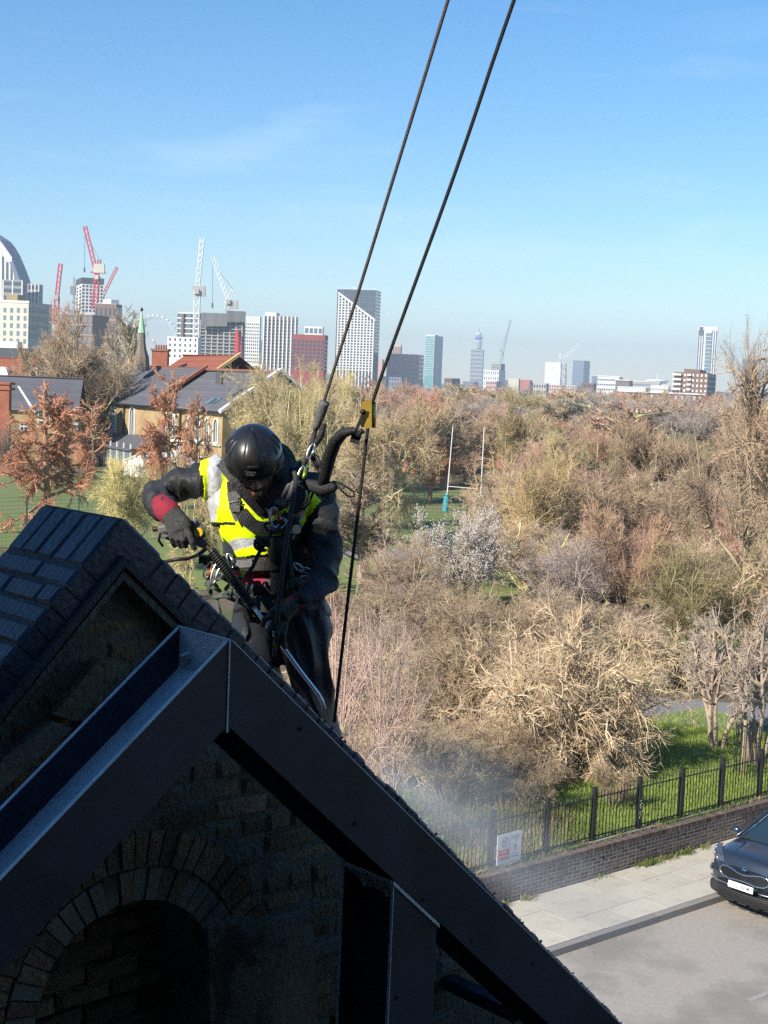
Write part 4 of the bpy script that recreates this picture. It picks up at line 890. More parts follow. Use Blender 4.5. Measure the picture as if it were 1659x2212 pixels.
def tree_meshes(kind, seed):
    g = np.random.default_rng(seed); k = kind
    if k == 'round':       # dense round headed tree
        P0 = np.array([[0, 0, 0.]]); tr = poly(g, P0, np.array([[.02, 0, 1.]]), np.array([4.5]), 6, .05, .1); Lt, rt = np.array([5.0]), np.array([.19])
        l1, L1, r1 = kids(g, tr, np.array([9.]), rt, 26, .2, 50, 16, (.5, .8), 6, .13, .10); L1 = L1*1.0
        l2, L2, r2 = kids(g, l1, L1, r1, 220, .25, 42, 14, (.35, .6), 5, .15, .06)
        l3, L3, r3 = kids(g, l2, L2, r2, 2400, .15, 40, 15, (.35, .65), 4, .15, .06)
        l4, L4, r4 = kids(g, l3, L3, r3, 15000, .1, 38, 16, (.35, .8), 3, .15, .05)
    elif k == 'spread':    # wide spreading limbs
        tr = poly(g, np.array([[0, 0, 0.]]), np.array([[.05, 0, 1.]]), np.array([3.2]), 5, .08, .05); Lt, rt = np.array([3.2]), np.array([.14])
        l1, L1, r1 = kids(g, tr, np.array([7.]), rt, 15, .25, 58, 16, (.6, 1.0), 8, .22, .05)
        l2, L2, r2 = kids(g, l1, L1, r1, 90, .2, 48, 16, (.35, .65), 6, .28, .05)
        l3, L3, r3 = kids(g, l2, L2, r2, 1200, .12, 46, 18, (.3, .65), 4, .2, .05)
        l4, L4, r4 = kids(g, l3, L3, r3, 11000, .08, 46, 18, (.35, .85), 3, .2, .05)
    elif k == 'upright':   # tall narrow, rising twigs
        tr = poly(g, np.array([[0, 0, 0.]]), np.array([[.02, 0, 1.]]), np.array([9.0]), 8, .04, .1); Lt, rt = np.array([9.]), np.array([.16])
        l1, L1, r1 = kids(g, tr, Lt*.5, rt, 44, .15, 40, 10, (.5, .85), 5, .12, .16)
        l2, L2, r2 = kids(g, l1, L1, r1, 380, .15, 34, 12, (.3, .6), 4, .16, .13)
        l3, L3, r3 = kids(g, l2, L2, r2, 2600, .1, 34, 12, (.35, .7), 3, .2, .1)
        l4, L4, r4 = kids(g, l3, L3, r3, 6500, .1, 34, 12, (.4, .8), 2, .22, .08)
    elif k == 'shrub':     # many stems from the ground
        n0 = 16; a = g.uniform(0, 6.28, n0); P0 = np.stack([np.cos(a)*.4, np.sin(a)*.4, np.zeros(n0)], 1); d = np.stack([np.cos(a)*.55, np.sin(a)*.55, np.ones(n0)], 1)
        Lt = g.uniform(4, 6.5, n0); tr = poly(g, P0, d, Lt, 7, .12, .04); rt = np.full(n0, .07)
        l1, L1, r1 = kids(g, tr, Lt, rt, 130, .15, 38, 13, (.3, .6), 6, .2, .05)
        l2, L2, r2 = kids(g, l1, L1, r1, 900, .12, 38, 15, (.35, .65), 4, .24, .06)
        l3, L3, r3 = kids(g, l2, L2, r2, 4200, .1, 38, 16, (.4, .8), 3, .28, .05)
        l4, L4, r4 = kids(g, l3, L3, r3, 6500, .1, 40, 16, (.4, .9), 2, .3, .05)
    elif k == 'redwood':   # conical with drooping russet sprays
        tr = poly(g, np.array([[0, 0, 0.]]), np.array([[.0, 0, 1.]]), np.array([8.5]), 8, .025, .1); Lt, rt = np.array([8.5]), np.array([.24])
        l1, L1, r1 = kids(g, tr, Lt*.55, rt, 34, .22, 72, 12, (.55, 1.0), 6, .14, .03)
        l2, L2, r2 = kids(g, l1, L1, r1, 330, .2, 48, 12, (.3, .55), 4, .2, -.06)
        l3, L3, r3 = kids(g, l2, L2, r2, 2200, .1, 50, 15, (.3, .6), 3, .3, -.22)
        l4, L4, r4 = kids(g, l3, L3, r3, 15000, .05, 45, 20, (.35, .7), 3, .3, -.3)
    elif k == 'arching':   # low sprawling bush-tree with arching, drooping tips
        n0 = 9; a = g.uniform(0, 6.28, n0); P0 = np.stack([np.cos(a)*.35, np.sin(a)*.35, np.zeros(n0)], 1); d = np.stack([np.cos(a)*.45, np.sin(a)*.45, np.ones(n0)], 1)
        Lt = g.uniform(2.6, 3.6, n0); tr = poly(g, P0, d, Lt, 7, .2, .0); rt = np.full(n0, .10)
        l1, L1, r1 = kids(g, tr, Lt, rt, 60, .3, 52, 16, (.7, 1.15), 8, .22, -.10)
        l2, L2, r2 = kids(g, l1, L1, r1, 420, .1, 45, 18, (.35, .7), 6, .3, -.08)
        l3, L3, r3 = kids(g, l2, L2, r2, 3000, .08, 46, 18, (.35, .8), 4, .22, -.02)
        l4, L4, r4 = kids(g, l3, L3, r3, 14000, .08, 46, 20, (.3, .8), 3, .24, .0)
    elif k == 'sapling':   # fine straight pinkish shoots
        n0 = 7; a = g.uniform(0, 6.28, n0); P0 = np.stack([np.cos(a)*.1, np.sin(a)*.1, np.zeros(n0)], 1); d = np.stack([np.cos(a)*.28, np.sin(a)*.28, np.ones(n0)], 1)
        Lt = g.uniform(4.5, 7, n0); tr = poly(g, P0, d, Lt, 8, .05, .02); rt = np.full(n0, .035)
        l1, L1, r1 = kids(g, tr, Lt, rt, 60, .15, 36, 10, (.35, .6), 6, .09, .03)
        l2, L2, r2 = kids(g, l1, L1, r1, 300, .1, 36, 12, (.35, .6), 4, .12, .03)
        l3, L3, r3 = kids(g, l2, L2, r2, 700, .1, 38, 12, (.35, .6), 3, .14, .02)
        l4, L4, r4 = kids(g, l3, L3, r3, 700, .1, 40, 12, (.4, .6), 2, .14, .02)
    elif k == 'multistem':  # pollarded multi-stem tree with a twiggy head
        n0 = 5; a = g.uniform(0, 6.28, n0); P0 = np.stack([np.cos(a)*.3, np.sin(a)*.3, np.zeros(n0)], 1); d = np.stack([np.cos(a)*.22, np.sin(a)*.22, np.ones(n0)], 1)
        Lt = g.uniform(3.4, 5.4, n0); tr = poly(g, P0, d, Lt, 7, .10, .03); rt = np.full(n0, .13)
        l1, L1, r1 = kids(g, tr, Lt, rt, 42, .4, 46, 14, (.35, .6), 6, .2, .08)
        l2, L2, r2 = kids(g, l1, L1, r1, 260, .15, 44, 16, (.35, .6), 5, .28, .06)
        l3, L3, r3 = kids(g, l2, L2, r2, 1500, .1, 46, 16, (.35, .7), 4, .32, .05)
        l4, L4, r4 = kids(g, l3, L3, r3, 3500, .1, 46, 16, (.35, .8), 2, .34, .05)
    f3_, f4_ = {'sapling': (.006, .004), 'arching': (.010, .0055), 'multistem': (.010, .006), 'redwood': (.008, .008), 'shrub': (.010, .006)}.get(k, (.011, .007))
    r3 = np.clip(r3, f3_, .03); r4 = np.clip(r4, f4_, f4_*1.62); r2 = np.maximum(r2, f3_*1.3)
    tv, tq = tubes([(tr, taper(rt, tr.shape[1]-1, .45), 8), (l1, taper(r1, l1.shape[1]-1, .3), 5)])
    cv, cq = tubes([(l2, taper(r2, l2.shape[1]-1, .4), 4), (l3, taper(r3, l3.shape[1]-1, .45), 3), (l4, taper(r4, l4.shape[1]-1, .3), 3)])
    h = np.percentile(cv[:, 2], 99.6); cx, cy = np.median(cv[:, 0]), np.median(cv[:, 1])
    wdt = np.percentile(np.hypot(cv[:, 0]-cx, cv[:, 1]-cy), 96)
    for V in (tv, cv):
        V[:, :2] /= wdt*2; V[:, 2] /= h
    tips = l4[:, -1].copy(); tips[:, :2] /= wdt*2; tips[:, 2] /= h
    two = k in ('redwood', 'sapling', 'arching')
    return (np_mesh('trunk', tv, tq, m_trunk2 if two else m_trunk), np_mesh('crown', cv, cq, m_twig2 if two or k == 'multistem' else m_twig), tips)
TM = {}
def TREE(kind, seed):
    if (kind, seed) not in TM: TM[(kind, seed)] = tree_meshes(kind, seed)
    return TM[(kind, seed)]
def ob_col(o, c): o.color = (c[0], c[1], c[2], 1)
TAN, RED, GREYT, OLIVE, RUST, PALE, PINK = (.34, .255, .175), (.32, .205, .16), (.28, .25, .225), (.31, .265, .155), (.33, .165, .10), (.44, .35, .245), (.33, .235, .19)
BARK, LICH = (.24, .195, .145), (.36, .335, .17)
def tree(kind, seed, u, vt, Dd, wu, crown, bark, name, label, cat='tree', group=None, z0=0.0, rot=None, deep=1.0):
    """tree standing at depth Dd under picture column u, its top at vt, crown wu wide"""
    t_, c_, tips = TREE(kind, seed); p_ = at(u, vt, Dd); h = p_.z-z0; w_ = wu/3182*Dd
    a = rnd.uniform(0, 6.28) if rot is None else rot
    b = thing(name, (p_.x, p_.y, z0), label, cat, group)
    M = Matrix.Translation((p_.x, p_.y, z0)) @ Matrix.Diagonal((w_, w_*deep, h, 1)) @ Matrix.Rotation(a, 4, 'Z')
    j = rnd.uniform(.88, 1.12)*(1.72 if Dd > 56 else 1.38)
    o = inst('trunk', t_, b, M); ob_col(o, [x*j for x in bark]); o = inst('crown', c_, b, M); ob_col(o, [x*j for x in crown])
    return b, M, tips
hor = lambda u: 820+(u-830)*.04
G1 = 'trees of the far edge of the wood'; G2 = 'trees in the middle of the wood'; G3 = 'trees at the near side of the wood'
K3 = [('round', 1), ('spread', 1), ('upright', 1), ('round', 2), ('upright', 2), ('spread', 2)]
PALT = [TAN, RED, OLIVE, PINK, TAN, RED, GREYT]
rt_ = random.Random(21)
def row(us, Dd, v_off, vj, wu, lab, grp, pal=PALT, kinds=K3):
    for i, u in enumerate(us):
        k = rt_.choice(kinds); tree(k[0], k[1], u+rt_.uniform(-12, 12), hor(u)+v_off+rt_.uniform(-vj, vj), Dd*rt_.uniform(.93, 1.08), wu*rt_.uniform(.8, 1.25), rt_.choice(pal), rt_.choice((BARK, LICH)), 'bare_tree', lab, 'tree', grp)
row(range(1030, 1720, 42), 330, 3, 6, 100, 'bare tree in the hazy far edge of the wood', G1, [TAN, RED, GREYT])
row(range(560, 1720, 58), 240, 8, 7, 165, 'bare tree in the hazy far edge of the wood', G1, [TAN, RED, OLIVE])
row(range(600, 1740, 70), 175, 20, 12, 230, 'bare brown tree in the middle of the wood', G2)
row(range(1000, 1760, 78), 134, 45, 16, 290, 'bare brown tree in the middle of the wood', G2)
row(range(690, 1000, 90), 118, 40, 16, 230, 'bare brown tree in the middle of the wood', G2)
row(range(1150, 1780, 90), 98, 100, 20, 300, 'bare twiggy tree on the near side of the wood', G3, [TAN, OLIVE, PALE, RED], [('spread', 1), ('spread', 2), ('round', 1), ('shrub', 1)])
row(range(1110, 1780, 95), 76, 185, 22, 360, 'bare twiggy tree on the near side of the wood', G3, [TAN, RED, PALE, TAN], [('shrub', 1), ('shrub', 2), ('spread', 2)])
row(range(1170, 1780, 110), 62, 290, 22, 380, 'bare twiggy tree on the near side of the wood', G3, [TAN, RED, PALE, TAN], [('shrub', 1), ('shrub', 2), ('spread', 1)])
G4 = 'low bare bushes between the wood and the railings'
row(range(860, 1420, 90), 47, 450, 25, 330, 'low bare bush in the thicket behind the railings', G4, [TAN, PALE, PINK, TAN], [('arching', 1), ('shrub', 1), ('arching', 2), ('shrub', 2)])
row(range(760, 1130, 80), 40, 560, 25, 300, 'low bare bush in the thicket behind the railings', G4, [TAN, PALE, PINK, TAN], [('arching', 2), ('shrub', 1), ('arching', 1), ('shrub', 2)])
row(range(840, 1180, 75), 33.5, 740, 25, 260, 'low bare bush in the thicket behind the railings', G4, [TAN, PALE, PALE], [('arching', 1), ('arching', 2), ('shrub', 2)])
# named trees, left to right
T = tree
T('round', 2, 168, 664, 147, 285, (.31, .24, .165), (.32, .27, .17), 'lime_tree', 'huge round headed bare tree rising left of the spire')
T('upright', 2, 137, 655, 150, 80, RED, BARK, 'bare_tree', 'slim reddish tree behind the top left of the round tree')
T('upright', 1, 292, 665, 178, 110, (.28, .24, .18), LICH, 'poplar_tree', 'tall narrow bare tree just behind the spire')
T('upright', 2, 250, 700, 200, 90, (.26, .22, .17), BARK, 'poplar_tree', 'tall narrow bare tree between the round tree and the spire')
T('redwood', 1, 108, 838, 84, 260, RUST, (.26, .15, .09), 'redwood_tree', 'rust coloured conifer with drooping sprays and a thick straight trunk at the left')
T('redwood', 2, 372, 800, 98, 125, (.36, .17, .10), (.24, .17, .11), 'redwood_tree', 'thin rust coloured conifer in front of the church windows')
T('redwood', 1, 428, 850, 96, 90, (.34, .19, .12), (.24, .17, .11), 'redwood_tree', 'smallest rust coloured conifer left of the helmet')
T('shrub', 1, 20, 905, 122, 90, (.17, .13, .11), BARK, 'bare_shrub', 'dark bare shrub at the left edge before the chimney', 'shrub')
T('spread', 1, 300, 985, 68, 330, (.42, .36, .17), (.40, .36, .16), 'low_tree', 'low pale yellow twigged tree over the field left of the climber')
T('spread', 2, 420, 985, 60, 190, (.38, .31, .17), (.36, .32, .15), 'low_tree', 'low pale twigged tree just behind the raised sleeve')
T('spread', 2, 620, 778, 105, 290, (.34, .28, .16), LICH, 'lichened_tree', 'yellow green lichened tree behind the helmet', )
T('round', 1, 560, 800, 118, 180, (.34, .28, .17), LICH, 'lichened_tree', 'olive bare tree in front of the church gable')
T('spread', 1, 700, 800, 88, 300, (.36, .30, .17), (.38, .35, .17), 'lichened_tree', 'tall yellow green branched tree between helmet and ropes')
T('upright', 1, 800, 815, 120, 150, (.28, .19, .14), BARK, 'bare_tree', 'reddish narrow tree directly behind the brass device')
T('spread', 2, 850, 850, 82, 300, (.34, .27, .17), (.35, .32, .16), 'lichened_tree', 'spreading tree in front of the orange terrace')
T('upright', 2, 938, 845, 112, 130, (.33, .17, .12), (.28, .16, .11), 'bare_tree', 'reddish tree with a brown trunk just left of the goal posts')
T('redwood', 2, 205, 866, 122, 95, (.36, .18, .11), (.24, .17, .11), 'redwood_tree', 'small rust coloured conifer in front of the leftmost lancet window')
T('upright', 1, 790, 1010, 66, 200, (.36, .28, .2), (.3, .24, .16), 'low_tree', 'thin low tree right behind the safety rope')
T('shrub', 1, 880, 1150, 56, 280, (.36, .27, .2), (.3, .24, .16), 'bare_shrub', 'sparse reddish brown shrub left of the blossom', 'shrub')
T('spread', 1, 690, 1010, 62, 260, (.34, .29, .15), (.36, .34, .14), 'low_tree', 'low gnarled tree behind the climber and the black device bag')
T('round', 2, 1110, 850, 122, 130, (.27, .21, .12), LICH, 'lichened_tree', 'mossy green limbed tree right of the goal posts')
T('shrub', 2, 1165, 955, 72, 240, (.36, .265, .15), (.30, .25, .13), 'bare_shrub', 'big golden brown thicket above the blossom', 'shrub')
T('shrub', 1, 1240, 1150, 58, 260, (.27, .22, .20), (.22, .19, .17), 'bare_shrub', 'grey brown thicket right of the blossom', 'shrub')
T('shrub', 2, 1370, 1080, 60, 240, (.36, .245, .17), (.3, .2, .13), 'bare_shrub', 'orange brown thicket beneath the right hand lichened limbs', 'shrub')
T('spread', 1, 1250, 930, 84, 290, (.28, .24, .14), LICH, 'lichened_tree', 'yellow green limbed tree in the centre of the wood')
T('round', 1, 1420, 900, 92, 260, (.29, .21, .14), (.34, .30, .2), 'pale_barked_tree', 'pale barked tree in the wood below the red brick flats')
T('spread', 2, 1815, 690, 46, 600, (.32, .24, .17), (.30, .26, .15), 'overhanging_tree', 'great tree with high spiky twigs reaching in from the right edge', deep=.8, rot=.6)
T('spread', 1, 1635, 860, 56, 400, (.33, .25, .18), (.30, .26, .15), 'overhanging_tree', 'lower spreading tree with heavy limbs at the right edge', rot=2.2)
T('shrub', 1, 1500, 1150, 50, 330, (.28, .23, .13), (.25, .25, .12), 'bare_shrub', 'dark tangle of branches over the shaded hollow on the right', 'shrub')
T('shrub', 2, 1640, 1220, 50, 260, (.28, .23, .15), BARK, 'bare_shrub', 'brown tangle at the right edge behind the park path', 'shrub')
T('arching', 1, 1205, 1290, 35.2, 470, (.46, .36, .235), (.42, .34, .24), 'arching_bush', 'large pale sprawling bush with arching twigs behind the railings', 'bush')
T('arching', 2, 1065, 1355, 38, 330, (.40, .32, .21), (.36, .29, .2), 'arching_bush', 'second sprawling pale bush left of the large one', 'bush')
T('arching', 1, 905, 1420, 37, 330, (.38, .30, .20), (.34, .27, .2), 'arching_bush', 'sprawling bush partly veiled by the water spray', 'bush')
T('shrub', 1, 930, 1290, 46, 330, (.33, .25, .18), (.26, .2, .15), 'bare_shrub', 'brown thicket between the rope and the large bush', 'shrub')
T('shrub', 2, 1060, 1270, 50, 290, (.31, .25, .15), (.26, .22, .14), 'bare_shrub', 'olive brown thicket below the blossom', 'shrub')
T('shrub', 1, 800, 1330, 42, 260, (.34, .27, .20), (.3, .24, .18), 'bare_shrub', 'pale brown thicket right of the trouser leg', 'shrub')
T('sapling', 1, 745, 1170, 27, 330, (.40, .27, .235), (.42, .29, .25), 'sapling', 'pinkish fine shooted sapling right behind the hanging rope', 'sapling')
T('sapling', 2, 860, 1300, 30, 300, (.40, .30, .25), (.42, .31, .26), 'sapling', 'second pinkish sapling lower right of the first', 'sapling')
T('shrub', 2, 1330, 1640, 31.8, 110, (.34, .25, .17), BARK, 'low_shrub', 'low twiggy shrub at the railings beside the large bush', 'shrub')
T('redwood', 2, 1345, 1515, 38.5, 110, (.50, .27, .17), BARK, 'leafy_shrub', 'small orange leaved shrub on the lawn behind the large bush', 'shrub')
T('multistem', 1, 1565, 1330, 37.8, 230, (.34, .29, .24), (.33, .25, .19), 'multistem_tree', 'slim multi stemmed grey tree on the lawn at the right')
T('multistem', 2, 1655, 1290, 36.2, 210, (.33, .28, .23), (.32, .24, .185), 'multistem_tree', 'staked multi stemmed tree in a metal guard at the right edge')
T('shrub', 2, 980, 1560, 31.5, 240, (.36, .29, .19), BARK, 'low_shrub', 'low tangle of stems behind the sign in the water spray', 'shrub')
T('shrub', 1, 1150, 1610, 31.6, 200, (.38, .30, .2), BARK, 'low_shrub', 'low tangle of stems behind the railings under the large bush', 'shrub')
# blossoming tree
b, M, tips = T('shrub', 1, 1012, 1090, 60, 215, (.30, .24, .18), BARK, 'blossom_tree', 'tree covered in white blossom left of the thicket', deep=1)
g = np.random.default_rng(8); sel = tips[g.integers(0, len(tips), 15000)]+g.normal(0, .012, (15000, 3)); sel = sel[sel[:, 2] > .25]
MW = np.array(Matrix.Translation(-ORG[b]) @ M); PW = sel@MW[:3, :3].T+MW[:3, 3]; n_ = len(PW)
dd = norm(g.normal(0, 1, (n_, 3))); ee = norm(np.cross(dd, g.normal(0, 1, (n_, 3)))); s_ = (g.uniform(.018, .038, n_))[:, None]
ff = norm(np.cross(dd, ee))
V = np.stack([PW+dd*s_, PW+ee*s_, PW+ff*s_, PW-(dd+ee+ff)*s_*.6], 1).reshape(-1, 3); i = np.arange(n_)[:, None]*4
Tt = np.concatenate([i+np.array([[0, 1, 2]]), i+np.array([[0, 3, 1]]), i+np.array([[1, 3, 2]]), i+np.array([[0, 2, 3]])])
me = np_mesh('blossom', V, np.zeros((0, 4), int), mat('white blossom', (.72, .66, .60), (.85, .82, .78), 5, .7), Tt, False); o = link('blossom', me, b); o['kind'] = 'stuff'
# tree guard and stake
q0 = atz(1612, 1672); tg = thing('tree_guard', q0, 'black metal bar guard around the staked tree', 'tree guard')
for k in range(16): a = 6.283*k/16; q = MB(); c_ = q0+Vector((math.cos(a)*.3, math.sin(a)*.3, 0)); q.tube([c_, c_+Z*1.25], .009, 5); q.build('bar', m_blk, tg)
q = MB()
for z_ in (.15, .75, 1.15): q.tube([q0+Vector((math.cos(t)*.3, math.sin(t)*.3, z_)) for t in np.linspace(0, 6.2832, 19)], .009, 4)
q.build('ring', m_blk, tg)
q = MB(); q.tube([q0+Vector((-.12, -.1, 0)), q0+Vector((-.12, -.1, 1.35))], .042, 8); q = q.build('tree_stake', mat('round timber stake', (.36, .27, .19), (.45, .36, .26), 9, .85), None, loc=q0); tag(q, 'round timber stake with a black strap inside the tree guard', 'stake')
q2 = MB(); q2.tube([q0+Vector((-.12+.06*math.cos(t), -.1+.06*math.sin(t), 1.22)) for t in np.linspace(0, 6.28, 9)], .02, 5); q2.tube([q0+Vector((-.1, -.1, 1.22)), q0+Vector((.18, .1, 1.3))], .02, 5); q2.build('strap', m_blk, q)
# ------------------------------------------------------------------ gable wall frame
AL = R(42); ux = Vector((math.cos(AL), math.sin(AL), 0)); un = Vector((math.sin(AL), -math.cos(AL), 0))
A0 = at(266, 1112, 4.7)
def G(a, z, out=0.0): return A0 + ux*a + un*out + Z*z
def wq(u, v, out=0.0): q = onplane(u, v, A0+un*out, un); return ((q-A0).dot(ux), q.z-A0.z)
SL, SR = 1.06, .893        # slopes left and right of the apex
m_blue = mat('blue engineering brick', (.012, .018, .038), (.028, .036, .062), 9, .5, bump=.35, bscale=40, var=.25, spec=.6, c3=(.03, .018, .04), s3=5, t3=(.55, .72))
m_cmort = mat('dark coping mortar', (.075, .077, .082), (.12, .12, .122), 30, .95, bump=.6, bscale=120)
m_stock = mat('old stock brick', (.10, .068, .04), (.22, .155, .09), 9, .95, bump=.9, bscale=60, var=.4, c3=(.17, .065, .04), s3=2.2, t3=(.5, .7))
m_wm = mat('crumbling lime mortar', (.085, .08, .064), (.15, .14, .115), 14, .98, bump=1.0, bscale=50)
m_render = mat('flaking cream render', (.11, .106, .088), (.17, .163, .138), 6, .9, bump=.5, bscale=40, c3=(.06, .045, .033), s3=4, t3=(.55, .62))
m_tile = mat('tile fillet', (.05, .026, .018), (.08, .05, .035), 12, .9, bump=.5)
gw = thing('gable_wall', G(0, -9.0), 'old brick gable wall with a blue brick coping and arched niche behind the steel frame', 'wall')
zb = -A0.z
# body (mortar) of the wall
q = MB(); LW = 5.5
q.prism([G(-3.2, zb, -.06), G(6.8, zb, -.06), G(6.8, -6.8*SR-.16, -.06), G(0, -.17, -.06), G(-3.2, -3.2*SL-.17, -.06)], -un*.40); gbody = q.build('masonry', m_wm, gw)
# coping bed and drip courses
def band(z_off, th, out0, out1, m_, name, mit=True):
    for sgn_, sl_, Lr in ((-1, SL, 2.4), (1, SR, 6.8)):
        q = MB(); c_ = [G(0, z_off, out1), G(sgn_*Lr, z_off-Lr*sl_, out1), G(sgn_*Lr, z_off-th-Lr*sl_, out1), G(0, z_off-th, out1)]
        q.prism(c_, un*(out0-out1)); q.build(name, m_, gw)
band(-.012, .118, -.010, -.50, m_cmort, 'coping_bed')
band(-.130, .035, .020, -.48, mat('mortar fillet', (.055, .052, .054), (.085, .082, .08), 25, .95, bump=.7, bscale=80), 'mortar_fillet'); band(-.166, .014, .005, -.3, m_tile, 'tile_fillet'); band(-.182, .028, .012, -.3, m_wm, 'drip_course')
# coping bricks
def copbrick(L, Hh, Wd, seed):
    """L across the wall (local x), Wd along the slope (y), Hh up (z); worn corners"""
    q = MB(); r_ = random.Random(seed); c = .010; x, y, z = L/2, Wd/2, Hh/2
    v = [(-x, -y, -z), (x, -y, -z), (x, y, -z), (-x, y, -z), (-x, -y, z-c), (x, -y, z-c), (x, y, z-c), (-x, y, z-c), (-x+c, -y+c*.8, z), (x-c, -y+c*.8, z), (x-c, y-c*.8, z), (-x+c, y-c*.8, z)]
    v = [(a+r_.uniform(-.002, .002), b+r_.uniform(-.002, .002), d+r_.uniform(-.0015, .0015)) for a, b, d in v]
    f = [(0, 3, 2, 1), (0, 1, 5, 4), (1, 2, 6, 5), (2, 3, 7, 6), (3, 0, 4, 7), (4, 5, 9, 8), (5, 6, 10, 9), (6, 7, 11, 10), (7, 4, 8, 11), (8, 9, 10, 11)]
    me = bpy.data.meshes.new('coping_brick'); me.from_pydata(v, [], f); me.update(); me.materials.append(m_blue); return me
CB = {}
def cb(L, W_, s): 
    if (L, W_, s) not in CB: CB[(L, W_, s)] = copbrick(L, .104, W_, int(L*1000)+s)
    return CB[(L, W_, s)]
rc = random.Random(4); TW = .51
for sgn_, sl_, rows_ in ((-1, SL, 24), (1, SR, 78)):
    th = math.atan(sl_); dirv = ux*(sgn_*math.cos(th)) - Z*math.sin(th); nrm = ux*(sgn_*math.sin(th)) + Z*math.cos(th)
    base = G(0, 0)
    # ridge course laid along the slope (five bricks side by side)
    Ls = .215
    for k in range(5):
        c_ = base + dirv*(.012+.2/2) - un*(.052+.102*k) - nrm*(.052+rc.uniform(0, .003))
        inst('coping_brick', cb(.095, .195, rc.randrange(3)), gw, frame(-un, dirv, nrm, c_) if sgn_ < 0 else frame(un, dirv, nrm, c_))
    p_ = .222
    for r_ in range(rows_):
        Wd = .0690; pitch = .0775
        c0 = p_ + pitch*(r_+.5); bumpy = rc.uniform(-.003, .004) + (rc.uniform(0, .008) if sgn_ > 0 and rc.random() < .25 else 0)
        lens = [(.218, .285), (.33, .172), (.105, .215, .178)][(r_*2+(0 if sgn_ < 0 else 1)) % 3]; o_ = .0
        for L in lens:
            Lb = L-.008; cc = base + dirv*c0 - un*(o_+L/2) - nrm*(.052-bumpy+rc.uniform(-.003, .003))
            Mx = frame(-un, dirv, nrm, cc) if sgn_ < 0 else frame(un, dirv, nrm, cc)
            inst('coping_brick', cb(round(Lb, 3), Wd, rc.randrange(3)), gw, Mx @ Matrix.Rotation(rc.uniform(-.03, .03), 4, 'X') @ Matrix.Rotation(rc.uniform(-.012, .012), 4, 'Z')); o_ += L
# wall-face bricks, arch ring, niche
AC, AR = (.10, -1.665), .353
q = MB(); n_ = 24
# niche: arch reveal and dark brick infill behind (cut as a recessed surface in front of the core)
GBV = []
rb2 = random.Random(9); bmeshes = [brick_mesh(L, .07, .066, 40+k, ch=.012, jit=.006) for k, L in enumerate((.215, .215, .205, .22))]; hmeshes = [brick_mesh(.10, .07, .066, 60+k, ch=.012, jit=.006) for k in range(3)]
rmeshes = []
for k in range(3): mm = brick_mesh(.215, .07, .066, 80+k, ch=.012, jit=.004); mm.materials.append(m_render); rmeshes.append(mm)
for mm in bmeshes+hmeshes: mm.materials.append(m_stock)
def in_arch(a, z, ex=0):
    return (abs(a-AC[0]) < AR+ex and z < AC[1]) or math.hypot(a-AC[0], z-AC[1]) < AR+ex
Ff = frame(-ux, un, Z, (0, 0, 0))
k_ = 0; lim = MB(); nb_ = 0
for r_ in range(60):
    z = -.30-.0765*r_; a = -1.6+(.113 if r_ % 2 else 0); hd = (r_ % 3 == 2)
    while a < 3.2:
        L = .113 if (hd or rb2.random() < .12) else .226; ac = a+L/2; a += L
        if z+.05 > -abs(ac)*(SL if ac < 0 else SR)-.20: continue
        if in_arch(ac, z, .28): continue
        p_ = G(ac, z, -.06+rb2.uniform(-.010, .012)); uu, vv = proj(p_)
        if not (-60 < uu < 1720 and vv < 2290): continue
        if rb2.random() < .03: continue
        M = frame(-ux, un, Z, p_-un*.028) @ Matrix.Rotation(rb2.uniform(-.02, .02), 4, 'Y')
        low = z < -1.72 and -.1 < ac-.45 < .5
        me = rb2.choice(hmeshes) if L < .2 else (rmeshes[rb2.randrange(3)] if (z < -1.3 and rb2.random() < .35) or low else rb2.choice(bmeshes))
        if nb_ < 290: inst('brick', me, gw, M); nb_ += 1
        else: lim.box(p_-un*.033, (L-.012, .066, .064), ax=(ux, un, Z))
if lim.v: o = lim.build('brickwork', m_stock, gw); o['kind'] = 'stuff'
# two rings of voussoirs
for ring, (r0, r1, m_) in enumerate(((AR, AR+.108, m_render), (AR+.118, AR+.235, m_stock))):
    nv = 24 if ring == 0 else 30
    vm = []
    for k in range(nv+14):
        if k < nv: t0, t1 = math.pi*k/nv, math.pi*(k+1)/nv-.018; P_ = [(AC[0]+r*math.cos(t), AC[1]+r*math.sin(t)) for r, t in ((r0, t0), (r1, t0), (r1, t1), (r0, t1))]
        else:
            j = (k-nv)//2; sg_ = -1 if k % 2 else 1; z1 = AC[1]-.08*j-.004; z0_ = z1-.07; P_ = [(AC[0]+sg_*r, z) for r, z in ((r0, z0_), (r1, z0_), (r1, z1), (r0, z1))]
        q = MB(); out = -.045+rb2.uniform(-.008, .008); q.prism([G(a, z, out) for a, z in P_], -un*.12); q.build('arch_brick', m_ if rb2.random() < .68 else m_stock, gw)
# reveal (soffit) of the niche
q = MB(); rows_ = [[G(AC[0]+AR*math.cos(t)*.995, AC[1]+AR*math.sin(t)*.995, o_) for t in np.linspace(0, math.pi, 24)] for o_ in (-.05, -.2, -.34)]
q.grid(rows_); rows_ = None
for sg_ in (-1, 1): q.grid([[G(AC[0]+sg_*AR*.995, AC[1], -.05), G(AC[0]+sg_*AR*.995, AC[1], -.34)], [G(AC[0]+sg_*AR*.995, -3.0, -.05), G(AC[0]+sg_*AR*.995, -3.0, -.34)]])
q.build('niche_reveal', m_render, gw)
